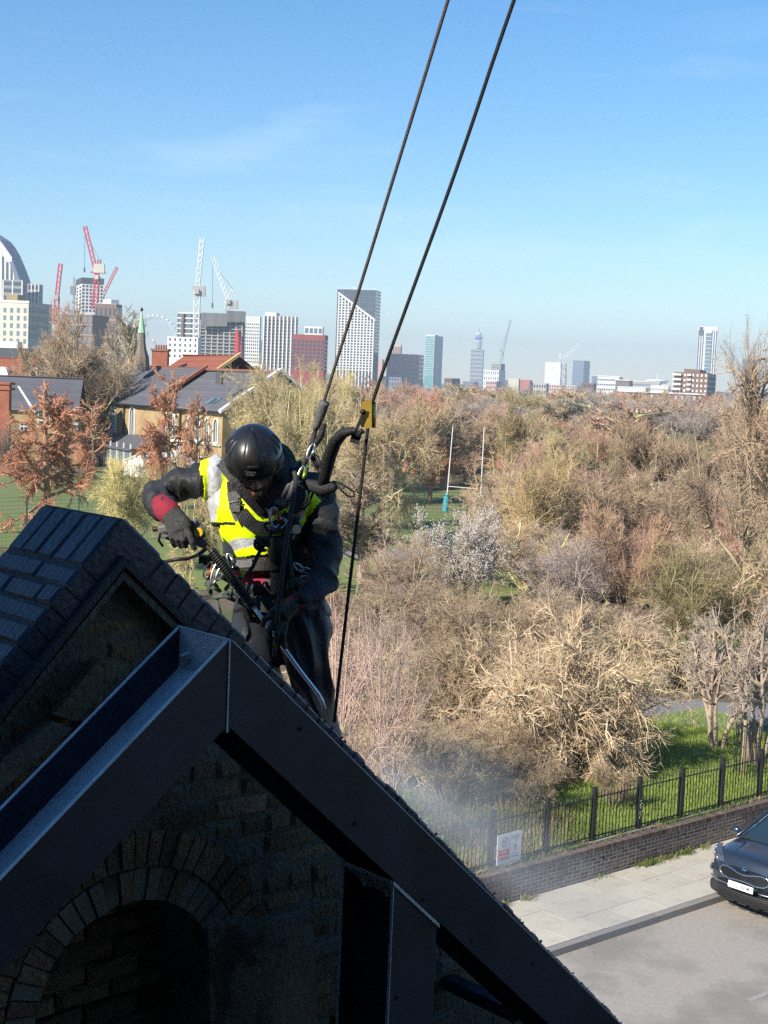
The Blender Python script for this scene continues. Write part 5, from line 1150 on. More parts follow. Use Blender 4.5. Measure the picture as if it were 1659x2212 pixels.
# cut the niche out of the masonry core
cut = MB(); pts = [G(AC[0]+AR*math.cos(t), AC[1]+AR*math.sin(t), .1) for t in np.linspace(0, math.pi, 24)]+[G(AC[0]-AR, -3.2, .1), G(AC[0]+AR, -3.2, .1)]
cut.prism(pts, -un*.46); co = link('cutter', cut.mesh('cutter'))
co.location = (0, 0, 0)
bm_ = gbody.modifiers.new('b', 'BOOLEAN'); bm_.object = co; bm_.operation = 'DIFFERENCE'; bm_.solver = 'EXACT'
dg = bpy.context.evaluated_depsgraph_get(); dg.update(); me2 = bpy.data.meshes.new_from_object(gbody.evaluated_get(dg)); gbody.modifiers.clear(); gbody.data = me2; bpy.data.objects.remove(co)
for r_ in range(18):
    z = AC[1]+AR-.04-r_*.077; a = AC[0]-AR-.1+(.11 if r_ % 2 else 0)
    while a < AC[0]+AR:
        ac = a+.113; a += .226
        if in_arch(ac, z, .06): inst('brick', rb2.choice(bmeshes), gw, frame(-ux, un, Z, G(ac, z, -.355+rb2.uniform(-.008, .008))))
# loose render slab below the left coping (a broken sloping course)
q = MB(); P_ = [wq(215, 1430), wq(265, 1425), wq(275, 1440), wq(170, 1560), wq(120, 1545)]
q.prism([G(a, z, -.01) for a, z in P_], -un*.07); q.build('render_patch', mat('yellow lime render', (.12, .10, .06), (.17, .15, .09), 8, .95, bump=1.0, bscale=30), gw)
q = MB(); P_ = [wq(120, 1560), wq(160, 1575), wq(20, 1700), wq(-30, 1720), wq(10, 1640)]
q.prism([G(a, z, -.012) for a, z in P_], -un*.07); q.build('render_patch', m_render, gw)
rbld = rr2 = None
# smooth render skim right of the niche
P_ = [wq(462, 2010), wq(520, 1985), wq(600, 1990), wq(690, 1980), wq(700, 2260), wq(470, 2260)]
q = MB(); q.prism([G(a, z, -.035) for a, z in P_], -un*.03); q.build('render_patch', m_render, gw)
# broken tufts / mortar crumbs along the outer edge of the right coping
q = MB(); rg = random.Random(2)
for k in range(220):
    a = rg.uniform(.25, 5.5); o_ = rg.uniform(-.01, -.06) if rg.random() < .6 else rg.uniform(-.5, 0); c_ = G(a, -a*SR+.005, o_)
    q.ell(c_, (rg.uniform(.003, .009), rg.uniform(.003, .009), rg.uniform(.002, .007)), n=5, m=4)
o = q.build('mortar_crumbs', m_blue, gw); o['kind'] = 'stuff'

# ------------------------------------------------------------------ galvanised steel frame standing off the wall
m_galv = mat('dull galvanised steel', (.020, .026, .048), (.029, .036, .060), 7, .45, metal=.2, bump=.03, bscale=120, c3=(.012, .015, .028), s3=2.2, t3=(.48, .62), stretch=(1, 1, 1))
m_galvb = mat('bright sky lit zinc', (.46, .50, .54), (.60, .64, .68), 16, .5, metal=.2, bump=.1, bscale=90, c3=(.36, .39, .42), s3=6, t3=(.55, .7))
O1, O0 = .60, .335       # front and back faces of the section (distance out from the wall)
SLs, SRs = .80, .875; TZ = -.315; HV = .255   # top edge at apex, slopes, vertical height of the section
sf = thing('steel_frame', G(.55, -9.0, .5), 'dark galvanised steel portal frame bolted in front of the brick gable', 'steel frame')
FT = .012
def rafter(sg_, sl_, L, web_m, nm):
    out = []
    for o_, mm in ((O1, 'flange'), (O0, 'flange')):
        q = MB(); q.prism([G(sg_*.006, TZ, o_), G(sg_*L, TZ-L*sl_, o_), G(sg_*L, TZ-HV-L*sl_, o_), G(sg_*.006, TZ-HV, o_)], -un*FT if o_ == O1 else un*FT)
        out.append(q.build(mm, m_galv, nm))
        q = MB(); e = .0035   # paler zinc strip along the top edge
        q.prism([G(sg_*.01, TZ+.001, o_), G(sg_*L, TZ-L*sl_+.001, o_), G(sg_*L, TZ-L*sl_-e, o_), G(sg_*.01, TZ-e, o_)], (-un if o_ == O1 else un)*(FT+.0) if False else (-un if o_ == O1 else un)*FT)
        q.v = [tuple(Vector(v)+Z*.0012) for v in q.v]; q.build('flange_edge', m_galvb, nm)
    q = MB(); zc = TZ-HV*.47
    q.prism([G(sg_*.006, zc, O1-FT), G(sg_*L, zc-L*sl_, O1-FT), G(sg_*L, zc-.012-L*sl_, O1-FT), G(sg_*.006, zc-.012, O1-FT)], -un*(O1-O0-2*FT)); q.build('web', m_galvb if sg_ < 0 else m_galv, nm)  # left web gets the bright zinc: sky light painted into its colour
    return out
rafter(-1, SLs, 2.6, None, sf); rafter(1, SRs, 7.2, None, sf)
# apex plates
q = MB(); q.obox(G(-.006, TZ-HV-.015, O1+.004), ux*.005, -un*(O1-O0+.008), Z*(HV+.022)); q.build('end_plate', m_galvb, sf)  # left plate in the bright tone, light put into the colour
q = MB(); q.obox(G(.0, TZ-HV-.015, O1+.004), ux*.006, -un*(O1-O0+.008), Z*(HV+.012)); q.build('end_plate', m_galv, sf)
# bolt
bc = G(-.006, *[0]*0, **{}) if False else None
def bolt(c, d, r=.012, parent=sf):
    q = MB(); q.lathe([(r*1.5, 0), (r*1.5, .003)], c, d, 20); q.build('washer', m_galvb, parent)
    q = MB(); q.lathe([(r*1.05, .003), (r*1.05, .014)], c, d, 6); q.lathe([(r*.55, .014), (r*.55, .024), (r*.3, .026)], c, d, 12); q.build('bolt', m_galvb, parent)
bolt(G(-.006, TZ-.075, O0+.06), -ux)
# holes along the flange faces: black discs painted for the shade inside
m_hole = mat('hole shadow', (.004, .004, .005), rough=1)
def hole(u, v, o_=O1):
    a, z = wq(u, v, o_); q = MB(); q.lathe([(.0075, 0), (.0075, .0012)], G(a, z, o_), un, 14); q.build('bolt_hole', m_hole, sf)
for u, v in ((647, 1575), (766, 1780), (914, 1943), (1018, 2031), (1151, 2082)): hole(u, v)
a, z = wq(48, 1758, O0+FT); q = MB(); q.lathe([(.0075, 0), (.0075, .0012)], G(a, z, O0+FT), un, 14); q.build('bolt_hole', m_hole, sf)
# column below the right rafter
ca, cz = .695, -1.19; cw = .205
tops = lambda a: TZ-HV-a*SRs-.018
pt = lambda a, o_: G(a, tops(a), o_)
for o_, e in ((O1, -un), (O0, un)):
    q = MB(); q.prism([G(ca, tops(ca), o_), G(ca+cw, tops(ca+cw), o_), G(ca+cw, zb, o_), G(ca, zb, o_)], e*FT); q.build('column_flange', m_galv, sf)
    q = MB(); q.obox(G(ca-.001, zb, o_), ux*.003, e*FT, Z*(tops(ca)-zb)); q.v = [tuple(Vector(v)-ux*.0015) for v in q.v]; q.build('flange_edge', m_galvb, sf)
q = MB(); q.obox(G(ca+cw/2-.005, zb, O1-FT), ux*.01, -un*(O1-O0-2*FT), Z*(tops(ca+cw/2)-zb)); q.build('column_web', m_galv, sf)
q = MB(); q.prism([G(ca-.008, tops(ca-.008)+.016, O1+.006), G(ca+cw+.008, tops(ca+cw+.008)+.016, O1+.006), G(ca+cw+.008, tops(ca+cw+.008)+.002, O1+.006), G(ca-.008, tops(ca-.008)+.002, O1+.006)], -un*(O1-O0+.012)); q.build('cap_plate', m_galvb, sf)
for o_ in (O1-.07, O0+.08): bolt(G(ca+.035, tops(ca)-.035, o_), -Z, .009)
hole(1200/1659*1800/1.823*0+572*0+785, 2206) if False else None
a, z = ca+.06, wq(785, 2180, O1)[1]; q = MB(); q.lathe([(.0075, 0), (.0075, .0012)], G(ca+.03, z, O1), un, 14); q.build('bolt_hole', m_hole, sf)
# wall ties
for (a, z) in ((-.5, -.9), (1.6, -2.0)):
    q = MB(); q.obox(G(a, z, O0), ux*.06, -un*(O0+.06), Z*.05); q.build('wall_tie', m_galv, sf)

# ------------------------------------------------------------------ unseen building added for shade: its wing and rear wall shade the gable
m_hb = mat('sooty brick', (.05, .04, .032), (.09, .07, .055), 3, .95, bump=.5, bscale=30)
hb = thing('shade_building', (-9, -4, 0), 'unseen sooty brick building added behind the camera to shade the gable', 'building')
LD = Vector((.722, .692, 0)); LP = Vector((.692, -.722, 0)); qc = Vector((A0.x, A0.y, 0))-LD*6.0
q = MB(); q.obox(qc-LP*6.5, LP*12.5, -LD*8, Z*12.68); q.obox(qc-LP*.65+Z*12.68, LP*6.6, -LD*1.2, Z*.66); q.build('shade_wing', m_hb, hb)  # top stepped to set where its shadow falls on the worker
q = MB(); q.obox((-5, -10, 0), (15, 0, 0), (0, 8.7, 0), (0, 0, 8.0)); q.obox((-5, -10, 10.6), (15, 0, 0), (0, 8.7, 0), (0, 0, 4.2)); q.obox((-5, -10, 8.0), (3.6, 0, 0), (0, 8.7, 0), (0, 0, 2.6)); q.obox((1.6, -10, 8.0), (8.4, 0, 0), (0, 8.7, 0), (0, 0, 2.6)); q.build('sky_screen_wall', m_hb, hb)  # added to block sky so the gable face stays dark
q = MB(); q.obox(qc-LP*6.4-LD*7+Z*12.68, LP*5, -LD*.4, Z*.5); q.build('parapet', m_hb, hb)
# ------------------------------------------------------------------ the rope access worker
m_jack = mat('wet black jacket fabric', (.020, .021, .024), (.027, .028, .032), 3, .58, bump=.4, bscale=55, spec=.4)
m_trou = mat('wet dark trousers', (.014, .016, .022), (.02, .022, .03), 3, .42, bump=.15, bscale=60, spec=.5)
m_skin = mat('skin', (.55, .28, .20), (.62, .34, .26), 20, .5, bump=.1)
m_beard = mat('dark beard', (.03, .02, .015), (.07, .045, .03), 60, .8, bump=.6, bscale=200)
m_vest = mat('fluorescent yellow vest', (.72, .98, .0), (.80, 1.0, .01), 5, .6, bump=.25, bscale=25, spec=.3)
m_refl = mat('wet reflective tape', (.36, .37, .39), (.62, .64, .67), 14, .35, bump=.35, bscale=40, spec=.7)
m_maroon = mat('maroon sweatshirt', (.22, .012, .03), (.30, .02, .045), 14, .85, bump=.4, bscale=80)
m_glove = mat('charcoal work glove', (.030, .030, .031), (.045, .045, .046), 30, .7, bump=.5, bscale=160)
m_web = mat('black webbing', (.008, .008, .009), (.016, .016, .018), 40, .6, bump=.4, bscale=150)
m_webg = mat('grey webbing', (.10, .10, .10), (.16, .16, .155), 40, .6, bump=.4, bscale=150)
m_helm = mat('glossy black helmet', (.010, .010, .011), (.018, .018, .019), 3, .34, spec=.55, coat=.12, c3=(.06, .06, .06), s3=26, t3=(.70, .76))
m_helm2 = mat('matt black plastic', (.012, .012, .013), rough=.5)
m_steel = mat('polished aluminium', (.55, .56, .58), rough=.25, metal=.9); m_gold = mat('brass anodised plate', (.46, .31, .05), (.60, .42, .09), 8, .32, metal=.45)
m_org = mat('orange anodised', (.45, .08, .02), rough=.35, metal=.5)
PER = thing('person', at(600, 1290, 6.1), 'rope access worker in black helmet and yellow vest leaning over the brick gable', 'person')
RX = Vector((1, 0, 0))
def L(*p): return [at(*q) for q in p]
b = MB()
b.loft(L((612, 1330, 6.13), (604, 1290, 6.12), (592, 1225, 6.12), (578, 1150, 6.10), (572, 1090, 6.08), (572, 1045, 6.08), (574, 1015, 6.07), (574, 990, 6.03)),
       [.17, .175, .175, .195, .215, .205, .16, .10], [.13, .13, .125, .135, .14, .125, .11, .09], RX, 28)
# neck, collar
b.loft(L((574, 1030, 6.06), (566, 1005, 6.0), (556, 985, 5.95)), [.085, .075, .07], [.085, .075, .07], RX, 18)
# right arm (left in the picture)
b.loft(L((480, 1035, 6.08), (440, 1035, 6.10), (392, 1045, 6.14), (348, 1062, 6.17)), [.080, .070, .060, .056], [.082, .074, .062, .058], Vector((0, 0, 1)), 18)
b.loft(L((345, 1058, 6.18), (342, 1078, 6.12), (350, 1094, 6.03), (362, 1104, 5.95)), [.058, .059, .053, .044], [.058, .056, .05, .042], Vector((1, 0, .5)), 18)
# left arm (right in the picture)
b.loft(L((655, 1050, 6.08), (682, 1085, 6.08), (697, 1140, 6.05), (702, 1195, 6.0), (702, 1232, 5.95)), [.08, .078, .070, .064, .058], [.085, .078, .068, .062, .056], RX, 18)
b.loft(L((703, 1222, 5.97), (694, 1258, 5.9), (672, 1288, 5.84), (646, 1304, 5.79)), [.057, .059, .053, .045], [.057, .056, .05, .045], Vector((1, 0, .5)), 18)
# legs
b.loft(L((655, 1310, 6.12), (655, 1370, 6.1), (662, 1440, 6.08), (676, 1510, 6.1), (690, 1570, 6.12), (700, 1660, 6.15), (706, 1760, 6.18)), [.105, .11, .098, .085, .075, .068, .06], [.11, .115, .10, .085, .078, .068, .06], RX, 20)
b.loft(L((565, 1310, 6.12), (556, 1380, 6.12), (560, 1450, 6.12), (570, 1530, 6.16), (580, 1640, 6.2), (590, 1740, 6.22)), [.105, .105, .095, .08, .07, .06], [.11, .11, .10, .08, .07, .06], RX, 20)
b.ell(at(706, 1790, 6.12), (.055, .14, .05)); b.ell(at(590, 1770, 6.16), (.055, .14, .05))
# head: tipped forward, face looking down at the work
hc = at(551, 1008, 5.93)
hu = Vector((-.07, -.50, .86)).normalized(); hf = Vector((.10, -.86, -.50)).normalized(); hf = (hf-hu*hf.dot(hu)).normalized(); hr = hf.cross(hu)
def HP(r_, f_, u_): return hc + hr*r_ + hf*f_ + hu*u_
b.ell(HP(0, -.01, .03), (.078, .098, .105), ax=(hr, hf, hu), n=24, m=16)
b.ell(HP(0, .022, -.055), (.060, .068, .072), ax=(hr, hf, hu), n=20, m=12)
b.ell(HP(0, .070, -.095), (.026, .022, .024), ax=(hr, hf, hu))
b.ell(HP(0, .088, .018), (.055, .016, .013), ax=(hr, hf, hu))
b.loft([HP(0, .085, .012), HP(0, .100, -.012), HP(0, .112, -.030)], [.010, .013, .017], [.010, .014, .014], hr, 10)
for s_ in (-1, 1):
    b.ell(HP(s_*.014, .100, -.032), (.011, .012, .009), ax=(hr, hf, hu), n=8, m=6); b.ell(HP(s_*.044, .066, -.022), (.024, .022, .022), ax=(hr, hf, hu)); b.ell(HP(s_*.080, -.005, -.01), (.009, .018, .03), ax=(hr, hf, hu))
b.ell(HP(0, .084, -.064), (.026, .014, .007), ax=(hr, hf, hu)); b.ell(HP(0, .082, -.076), (.022, .013, .007), ax=(hr, hf, hu))
body = b.build('body', m_jack, PER)
rm = body.modifiers.new('r', 'REMESH'); rm.mode = 'VOXEL'; rm.voxel_size = .0062; rm.use_smooth_shade = True
sm = body.modifiers.new('s', 'SMOOTH'); sm.iterations = 5; sm.factor = .5
dg = bpy.context.evaluated_depsgraph_get(); dg.update(); me = bpy.data.meshes.new_from_object(body.evaluated_get(dg)); body.modifiers.clear(); old = body.data; body.data = me; bpy.data.meshes.remove(old)
OFF = ORG[PER]; nv = len(me.vertices)
co = np.empty(nv*3, np.float32); me.vertices.foreach_get('co', co); co = co.reshape(-1, 3); no = np.empty(nv*3, np.float32); me.vertices.foreach_get('normal', no); no = no.reshape(-1, 3)
def pj(W):   # picture coordinates of many points
    q = (W-np.array(CO))@np.array(CM3); return np.stack([829.5-F*q[:, 0]/q[:, 2], 1106+F*q[:, 1]/q[:, 2]], 1)
Wc = co+np.array(OFF); uv = pj(Wc)
hd = np.array([(Vector(p)-hc).length for p in Wc]); dist_head = hd
arm = np.clip((dist_head-.15)/.06, 0, 1)
# cloth folds: ridged noise stretched across the limbs
for i in range(nv):
    if arm[i] <= 0: continue
    p = Vector(Wc[i]); u_, v_ = uv[i]
    if u_ < 480 and v_ < 1130: q = Vector((p.x*15, p.y*7, p.z*6))
    elif u_ > 645 and v_ < 1330: q = Vector((p.x*6, p.y*7, p.z*14+p.x*4))
    elif v_ > 1290: q = Vector((p.x*11+p.z*4, p.y*7, p.z*3.5))
    else: q = Vector((p.x*6, p.y*6, p.z*9))
    w_ = 1-abs(noise.noise(q))*3.0; w2 = noise.noise(q*2.1)
    d = (.0125*w_+.006*w2)*arm[i]*(.75 if 480 < u_ < 645 and v_ < 1200 else 1.15)
    co[i] += no[i]*d
me.vertices.foreach_set('co', co.ravel()); me.update()
Wc = co+np.array(OFF); uv = pj(Wc)
# material regions
for mm in (m_trou, m_skin, m_beard, m_maroon): me.materials.append(mm)
npoly = len(me.polygons); cen = np.empty(npoly*3, np.float32); me.polygons.foreach_get('center', cen); cen = cen.reshape(-1, 3)+np.array(OFF); puv = pj(cen)
def inpoly(P_, poly):
    x, y = P_[:, 0], P_[:, 1]; r_ = np.zeros(len(P_), bool); n = len(poly)
    for i in range(n):
        (x0, y0), (x1, y1) = poly[i], poly[(i+1) % n]
        c_ = ((y0 > y) != (y1 > y)) & (x < (x1-x0)*(y-y0)/(y1-y0+1e-9)+x0); r_ ^= c_
    return r_
rel = cen-np.array(hc); hl = np.stack([rel@np.array(hr), rel@np.array(hf), rel@np.array(hu)], 1)
mi = np.zeros(npoly, int)
mi[(puv[:, 1] > 1298) & (cen[:, 1] > 5.9)] = 1
isface = (np.abs(hl[:, 0]) < .095) & (hl[:, 1] > -.06) & (hl[:, 2] > -.125) & (hl[:, 2] < .14) & (np.linalg.norm(rel, axis=1) < .16)
mi[isface] = 2
beard = isface & (hl[:, 2] < -.045) & ~((np.abs(hl[:, 0]) < .02) & (hl[:, 2] > -.082) & (hl[:, 2] < -.06)); mi[beard] = 3
mi[isface & (np.abs(hl[:, 0]) > .05) & (hl[:, 2] < -.01)] = 3
mi[inpoly(puv, [(536, 1085), (552, 1092), (574, 1112), (590, 1106), (580, 1126), (566, 1122)]) & (cen[:, 1] < 6.1) & ~isface] = 4
mi[inpoly(puv, [(440, 1222), (488, 1222), (520, 1235), (566, 1218), (576, 1245), (570, 1262), (500, 1262), (436, 1258)]) & (cen[:, 1] < 6.15)] = 4
me.polygons.foreach_set('material_index', mi.astype(np.int32)); me.polygons.foreach_set('use_smooth', [True]*npoly)
BV = BVHTree.FromPolygons([tuple(v) for v in Wc], [tuple(p.vertices) for p in me.polygons])
def onb(u, v, off=.006, Y=None):
    """the point of the body seen in direction (u, v), lifted off by `off` towards the viewer"""
    d = ray(u, v).normalized(); h = BV.ray_cast(CO, d, 12)
    if h[0] is None: return at(u, v, Y or 6.0)
    return h[0] - d*off
# vest: a shell lifted off the torso
def shell(region, off, mats, name, extra=None, thick=.004):
    sel = np.nonzero(region)[0]; vid = {}; V = []; Fc = []; MI = []
    for k in sel:
        f = []
        for vi in me.polygons[k].vertices:
            if vi not in vid:
                vid[vi] = len(V); n_ = me.vertices[vi].normal; V.append(tuple(Vector(co[vi])+n_*off))
            f.append(vid[vi])
        Fc.append(f); MI.append(0 if extra is None else int(extra[k]))
    m2 = bpy.data.meshes.new(name); m2.from_pydata(V, [], Fc); m2.polygons.foreach_set('material_index', MI); m2.polygons.foreach_set('use_smooth', [True]*len(Fc)); m2.update()
    o = link(name, m2, PER, mats); sd_ = o.modifiers.new('t', 'SOLIDIFY'); sd_.thickness = thick; sd_.offset = 1; return o
vest_poly = [(434, 990), (470, 985), (481, 1002), (500, 1040), (533, 1080), (560, 1110), (578, 1122), (600, 1110), (640, 1075), (664, 1040), (688, 1062), (690, 1085), (672, 1110), (640, 1150), (610, 1186), (566, 1200), (520, 1202), (486, 1196), (456, 1166), (446, 1120), (438, 1060)]
vr = inpoly(puv, vest_poly) & (cen[:, 1] < 6.12) & ~isface
back = (cen[:, 1] >= 6.08) & (puv[:, 1] > 1000) & (puv[:, 1] < 1195) & (puv[:, 0] > 470) & (puv[:, 0] < 665)
vm = np.zeros(npoly, int)
vm[inpoly(puv, [(456, 980), (474, 980), (479, 1046), (472, 1125), (444, 1125), (449, 1046)])] = 1
vm[inpoly(puv, [(462, 1178), (520, 1160), (572, 1158), (640, 1150), (625, 1175), (560, 1178), (520, 1184), (500, 1197), (480, 1190)])] = 1
vm[inpoly(puv, [(652, 1060), (664, 1060), (652, 1120), (640, 1120)])] = 1
vm[(puv[:, 1] > 1126) & (puv[:, 1] < 1133) & (puv[:, 0] < 512)] = 2  # dark band: shading at the chest strap painted into the vest
shell(vr | back, .009, [m_vest, m_refl, m_web], 'vest', vm)
# jacket collar and hood flaps standing up round the neck
def ribbon(pts, w_, m_, name, up=None, th=.004, parent=PER, lift=0.0, sm_=3):
    """flat band along pts (world), w_ wide, thickness th"""
    P_ = [Vector(p) for p in pts]
    for _ in range(sm_):
        Q_ = [P_[0]]
        for a_, c_ in zip(P_[:-1], P_[1:]): Q_ += [a_.lerp(c_, .25), a_.lerp(c_, .75)]
        P_ = Q_+[P_[-1]]
    W_ = w_ if isinstance(w_, (list, tuple)) else [w_]*2; rows = []
    for i, p in enumerate(P_):
        t = (P_[min(i+1, len(P_)-1)]-P_[max(0, i-1)]).normalized(); vd = (CO-p).normalized() if up is None else Vector(up)
        s_ = t.cross(vd).normalized(); n_ = s_.cross(t).normalized(); ww = W_[0]+(W_[-1]-W_[0])*i/(len(P_)-1)
        rows.append([p+s_*ww/2+n_*th/2, p-s_*ww/2+n_*th/2, p-s_*ww/2-n_*th/2, p+s_*ww/2-n_*th/2])
    q = MB(); q.grid(rows, close=True); q.add(rows[0], [(0, 1, 2, 3)]); q.add(rows[-1], [(3, 2, 1, 0)])
    return q.build(name, m_, parent, smooth=False)
ribbon(L((478, 998, 5.95), (500, 1030, 5.90), (530, 1072, 5.90), (566, 1112, 5.92)), (.05, .028), m_jack, 'collar_flap')
ribbon(L((486, 990, 5.97), (498, 1012, 5.93), (520, 1048, 5.92)), .05, m_helm2, 'collar_flap')
ribbon(L((598, 960, 6.05), (620, 975, 6.04), (634, 1005, 6.02), (630, 1040, 6.0), (600, 1090, 5.95)), (.045, .03), m_webg, 'hood_edge')
q = MB(); q.loft(L((560, 1000, 6.12), (600, 985, 6.1), (618, 1010, 6.06), (610, 1050, 6.0), (590, 1095, 5.97)), [.05, .06, .055, .04, .02], [.05, .05, .045, .035, .02], RX, 14); q.build('hood', m_jack, PER, smooth=True)
# cuffs
q = MB(); q.loft(L((350, 1092, 6.0), (364, 1106, 5.92), (370, 1113, 5.895)), [.052, .050, .046], [.05, .046, .044], Vector((1, 0, .4)), 18); q.build('cuff', m_maroon, PER, smooth=True)
q = MB(); q.loft(L((652, 1300, 5.81), (641, 1306, 5.775)), [.047, .045], [.047, .045], Vector((1, 0, .5)), 18); q.build('cuff', m_maroon, PER, smooth=True)

# gloves: five bent fingers each
def glove(palm, fingers, name='glove', mm=m_glove):
    q = MB()
    for P_, A_, B_, sd_ in palm: q.loft(P_, A_, B_, sd_, 16)
    for pts, r0, r1 in fingers:
        n_ = len(pts); q.tube(pts, [r0+(r1-r0)*i/(n_-1) for i in range(n_)], 12); q.ell(pts[-1], r1, n=12, m=8); q.ell(pts[0], r0, n=12, m=8)
    o = q.build(name, mm, PER); rm = o.modifiers.new('r', 'REMESH'); rm.mode = 'VOXEL'; rm.voxel_size = .0034; rm.use_smooth_shade = True
    sm = o.modifiers.new('s', 'SMOOTH'); sm.iterations = 3
    dg = bpy.context.evaluated_depsgraph_get(); dg.update(); m2 = bpy.data.meshes.new_from_object(o.evaluated_get(dg)); o.modifiers.clear(); o.data = m2
    m2.polygons.foreach_set('use_smooth', [True]*len(m2.polygons)); return o
hs_ = Vector((.93, 0, .35))
glove([(L((364, 1104, 5.91), (374, 1116, 5.88), (384, 1132, 5.86), (390, 1147, 5.845)), [.040, .046, .050, .048], [.034, .028, .026, .024], hs_)],
      [(L((368, 1146, 5.85), (371, 1162, 5.835), (374, 1173, 5.85), (378, 1178, 5.875)), .0125, .0115),
       (L((379, 1149, 5.845), (384, 1166, 5.825), (388, 1177, 5.845), (391, 1179, 5.87)), .0135, .012),
       (L((391, 1150, 5.84), (396, 1167, 5.82), (399, 1178, 5.84), (401, 1179, 5.87)), .0135, .012),
       (L((403, 1143, 5.84), (410, 1158, 5.815), (415, 1171, 5.81), (419, 1183, 5.82)), .0138, .012),
       (L((388, 1112, 5.87), (402, 1122, 5.87), (410, 1134, 5.885)), .0155, .013)])
lh = [(L((641, 1305, 5.775), (628, 1316, 5.745), (613, 1330, 5.73), (602, 1342, 5.73)), [.038, .044, .050, .045], [.030, .026, .026, .024], Vector((.6, 0, .8)))]
glove(lh, [(L((600, 1330, 5.73), (584, 1333, 5.715), (571, 1338, 5.72), (568, 1350, 5.74)), .0135, .0115),
           (L((604, 1340, 5.725), (588, 1350, 5.705), (580, 1364, 5.715), (583, 1375, 5.745)), .0138, .012),
           (L((608, 1348, 5.725), (598, 1366, 5.705), (596, 1384, 5.715), (600, 1394, 5.745)), .0135, .0118),
           (L((616, 1350, 5.73), (612, 1372, 5.715), (612, 1390, 5.725), (616, 1397, 5.75)), .0125, .011),
           (L((622, 1322, 5.735), (606, 1316, 5.715), (592, 1318, 5.72), (584, 1326, 5.73)), .0150, .0125)], mm=m_glove)
# white print on the glove back
m_print = mat('faded white print', (.16, .16, .16), rough=.8)
gb = [o for o in PER.children if o.name.startswith('glove')][0]
gbv = BVHTree.FromPolygons([tuple(Vector(v.co)+OFF) for v in gb.data.vertices], [tuple(p.vertices) for p in gb.data.polygons])
def wrap_text(s, size, c, ang, bv, m_, parent, lift=.0012, name='lettering', bold=0, flip=False, sqx=1.0):
    """lettering wrapped onto a surface, as seen from the front"""
    t = text_mesh(s, size, 0, bold); ca, sa = math.cos(ang), math.sin(ang); cu, cv = c
    for v in t.vertices:
        x, y = v.co.x*sqx, v.co.y
        if flip: x, y = -x, -y
        X, Y_ = x*ca-y*sa, x*sa+y*ca; d = ray(cu+X, cv-Y_).normalized(); h = bv.ray_cast(CO, d, 12)
        p = (h[0]-d*lift) if h[0] is not None else CO+d*6
        v.co = p-ORG[parent]
    t.materials.clear(); t.materials.append(m_); return link(name, t, parent)
wrap_text('CE', 5.5, (393.5, 1122.5), R(18), gbv, m_print, PER, bold=.12, flip=True); wrap_text('THICK', 3.2, (379.5, 1129), R(20), gbv, m_print, PER, flip=True)
for k, (c_, s_) in enumerate((((386, 1120), 'SAFETY GLOVE'), ((387, 1131), 'HEAVY GRIP'))): wrap_text(s_, 3.2, c_, R(18), gbv, m_print, PER, flip=True)

# helmet
hm = MB(); hcx = HP(0, -.004, .052)
rx_, ry_, rz_ = .116, .142, .122
rows = []
NS = 48
def hel(th, ph, off=0.0):   # th azimuth from front (hf), ph from the crown down
    x, y, z = math.sin(th)*math.sin(ph), math.cos(th)*math.sin(ph), math.cos(ph)
    k = 1.0 + (.05*max(0, math.cos(th))**2 if ph > 1.2 else 0)*(ph-1.2)/.8
    return hcx + hr*(x*(rx_+off)) + hf*(y*(ry_+off)*k) + hu*(z*(rz_+off))
for i in range(17):
    ph = .02+i/16*1.0
    rows.append([hel(2*math.pi*j/NS, (.02+(1.78 if abs(math.cos(math.pi*j/NS)) > .8 else 1.9)*i/16)) for j in range(NS)])
hm.grid(rows, close=True); hm.add([hcx+hu*rz_], []); 
last = rows[-1]; c_ = [p.lerp(hcx, .07) for p in last]; up_ = [p.lerp(hcx+hu*.02, .1)+hu*.02 for p in last]; hm.grid([last, c_, up_], close=True)
helm = hm.build('helmet', m_helm, PER, smooth=True)
sdm = helm.modifiers.new('t', 'SOLIDIFY'); sdm.thickness = .004; sdm.offset = -1
def hstrip(th0, th1, p0, p1, off, m_, name, n=8, k=10):
    q = MB(); rows = [[hel(th0+(th1-th0)*j/n, p0+(p1-p0)*i/k, off*(1 if 0 < j < n and 0 < i < k else .1)) for j in range(n+1)] for i in range(k+1)]
    q.grid(rows); return q.build(name, m_, helm, smooth=True)
hstrip(-.40, .40, .02, 1.34, .0085, m_helm, 'crown_panel')
hstrip(-.24, .24, 1.24, 1.33, .0105, m_helm2, 'vent_frame')
for s_ in (-1, 1):
    for k in range(3): hstrip(s_*(1.0+.30*k), s_*(1.0+.30*k+.17), .60+.08*k, 1.25, .0050, m_helm2, 'side_vent', 4, 6)
hstrip(.9, 1.5, 1.42, 1.74, .006, m_helm2, 'side_clip', 5, 5)
hstrip(-1.5, -.9, 1.42, 1.74, .006, m_helm2, 'side_clip', 5, 5)
q = MB(); q.grid([[hel(2*math.pi*j/NS*.5-math.pi/2, 1.76, .004), ] for j in range(2)]) if False else None
q = MB(); q.tube([hel(t, 1.795, .001) for t in np.linspace(-1.25, 1.25, 24)], .0035, 6); q.build('brim_edge', m_helm, helm, smooth=True)
hbv = BVHTree.FromPolygons([tuple(Vector(v)) for v in hm.v], [f for f in hm.f])
m_logo = mat('grey logo print', (.30, .30, .30), rough=.5)
try: wrap_text('PETZL', 7.0, (539.5, 1024), R(-2), hbv, m_logo, helm, .006, bold=.1, sqx=.85)
except Exception as e: print('logo', e)
lg = MB(); pl = [(528, 1019), (552, 1020.5), (550, 1024), (548, 1027), (534, 1027.5), (531, 1030), (529, 1027)]
pp3 = []
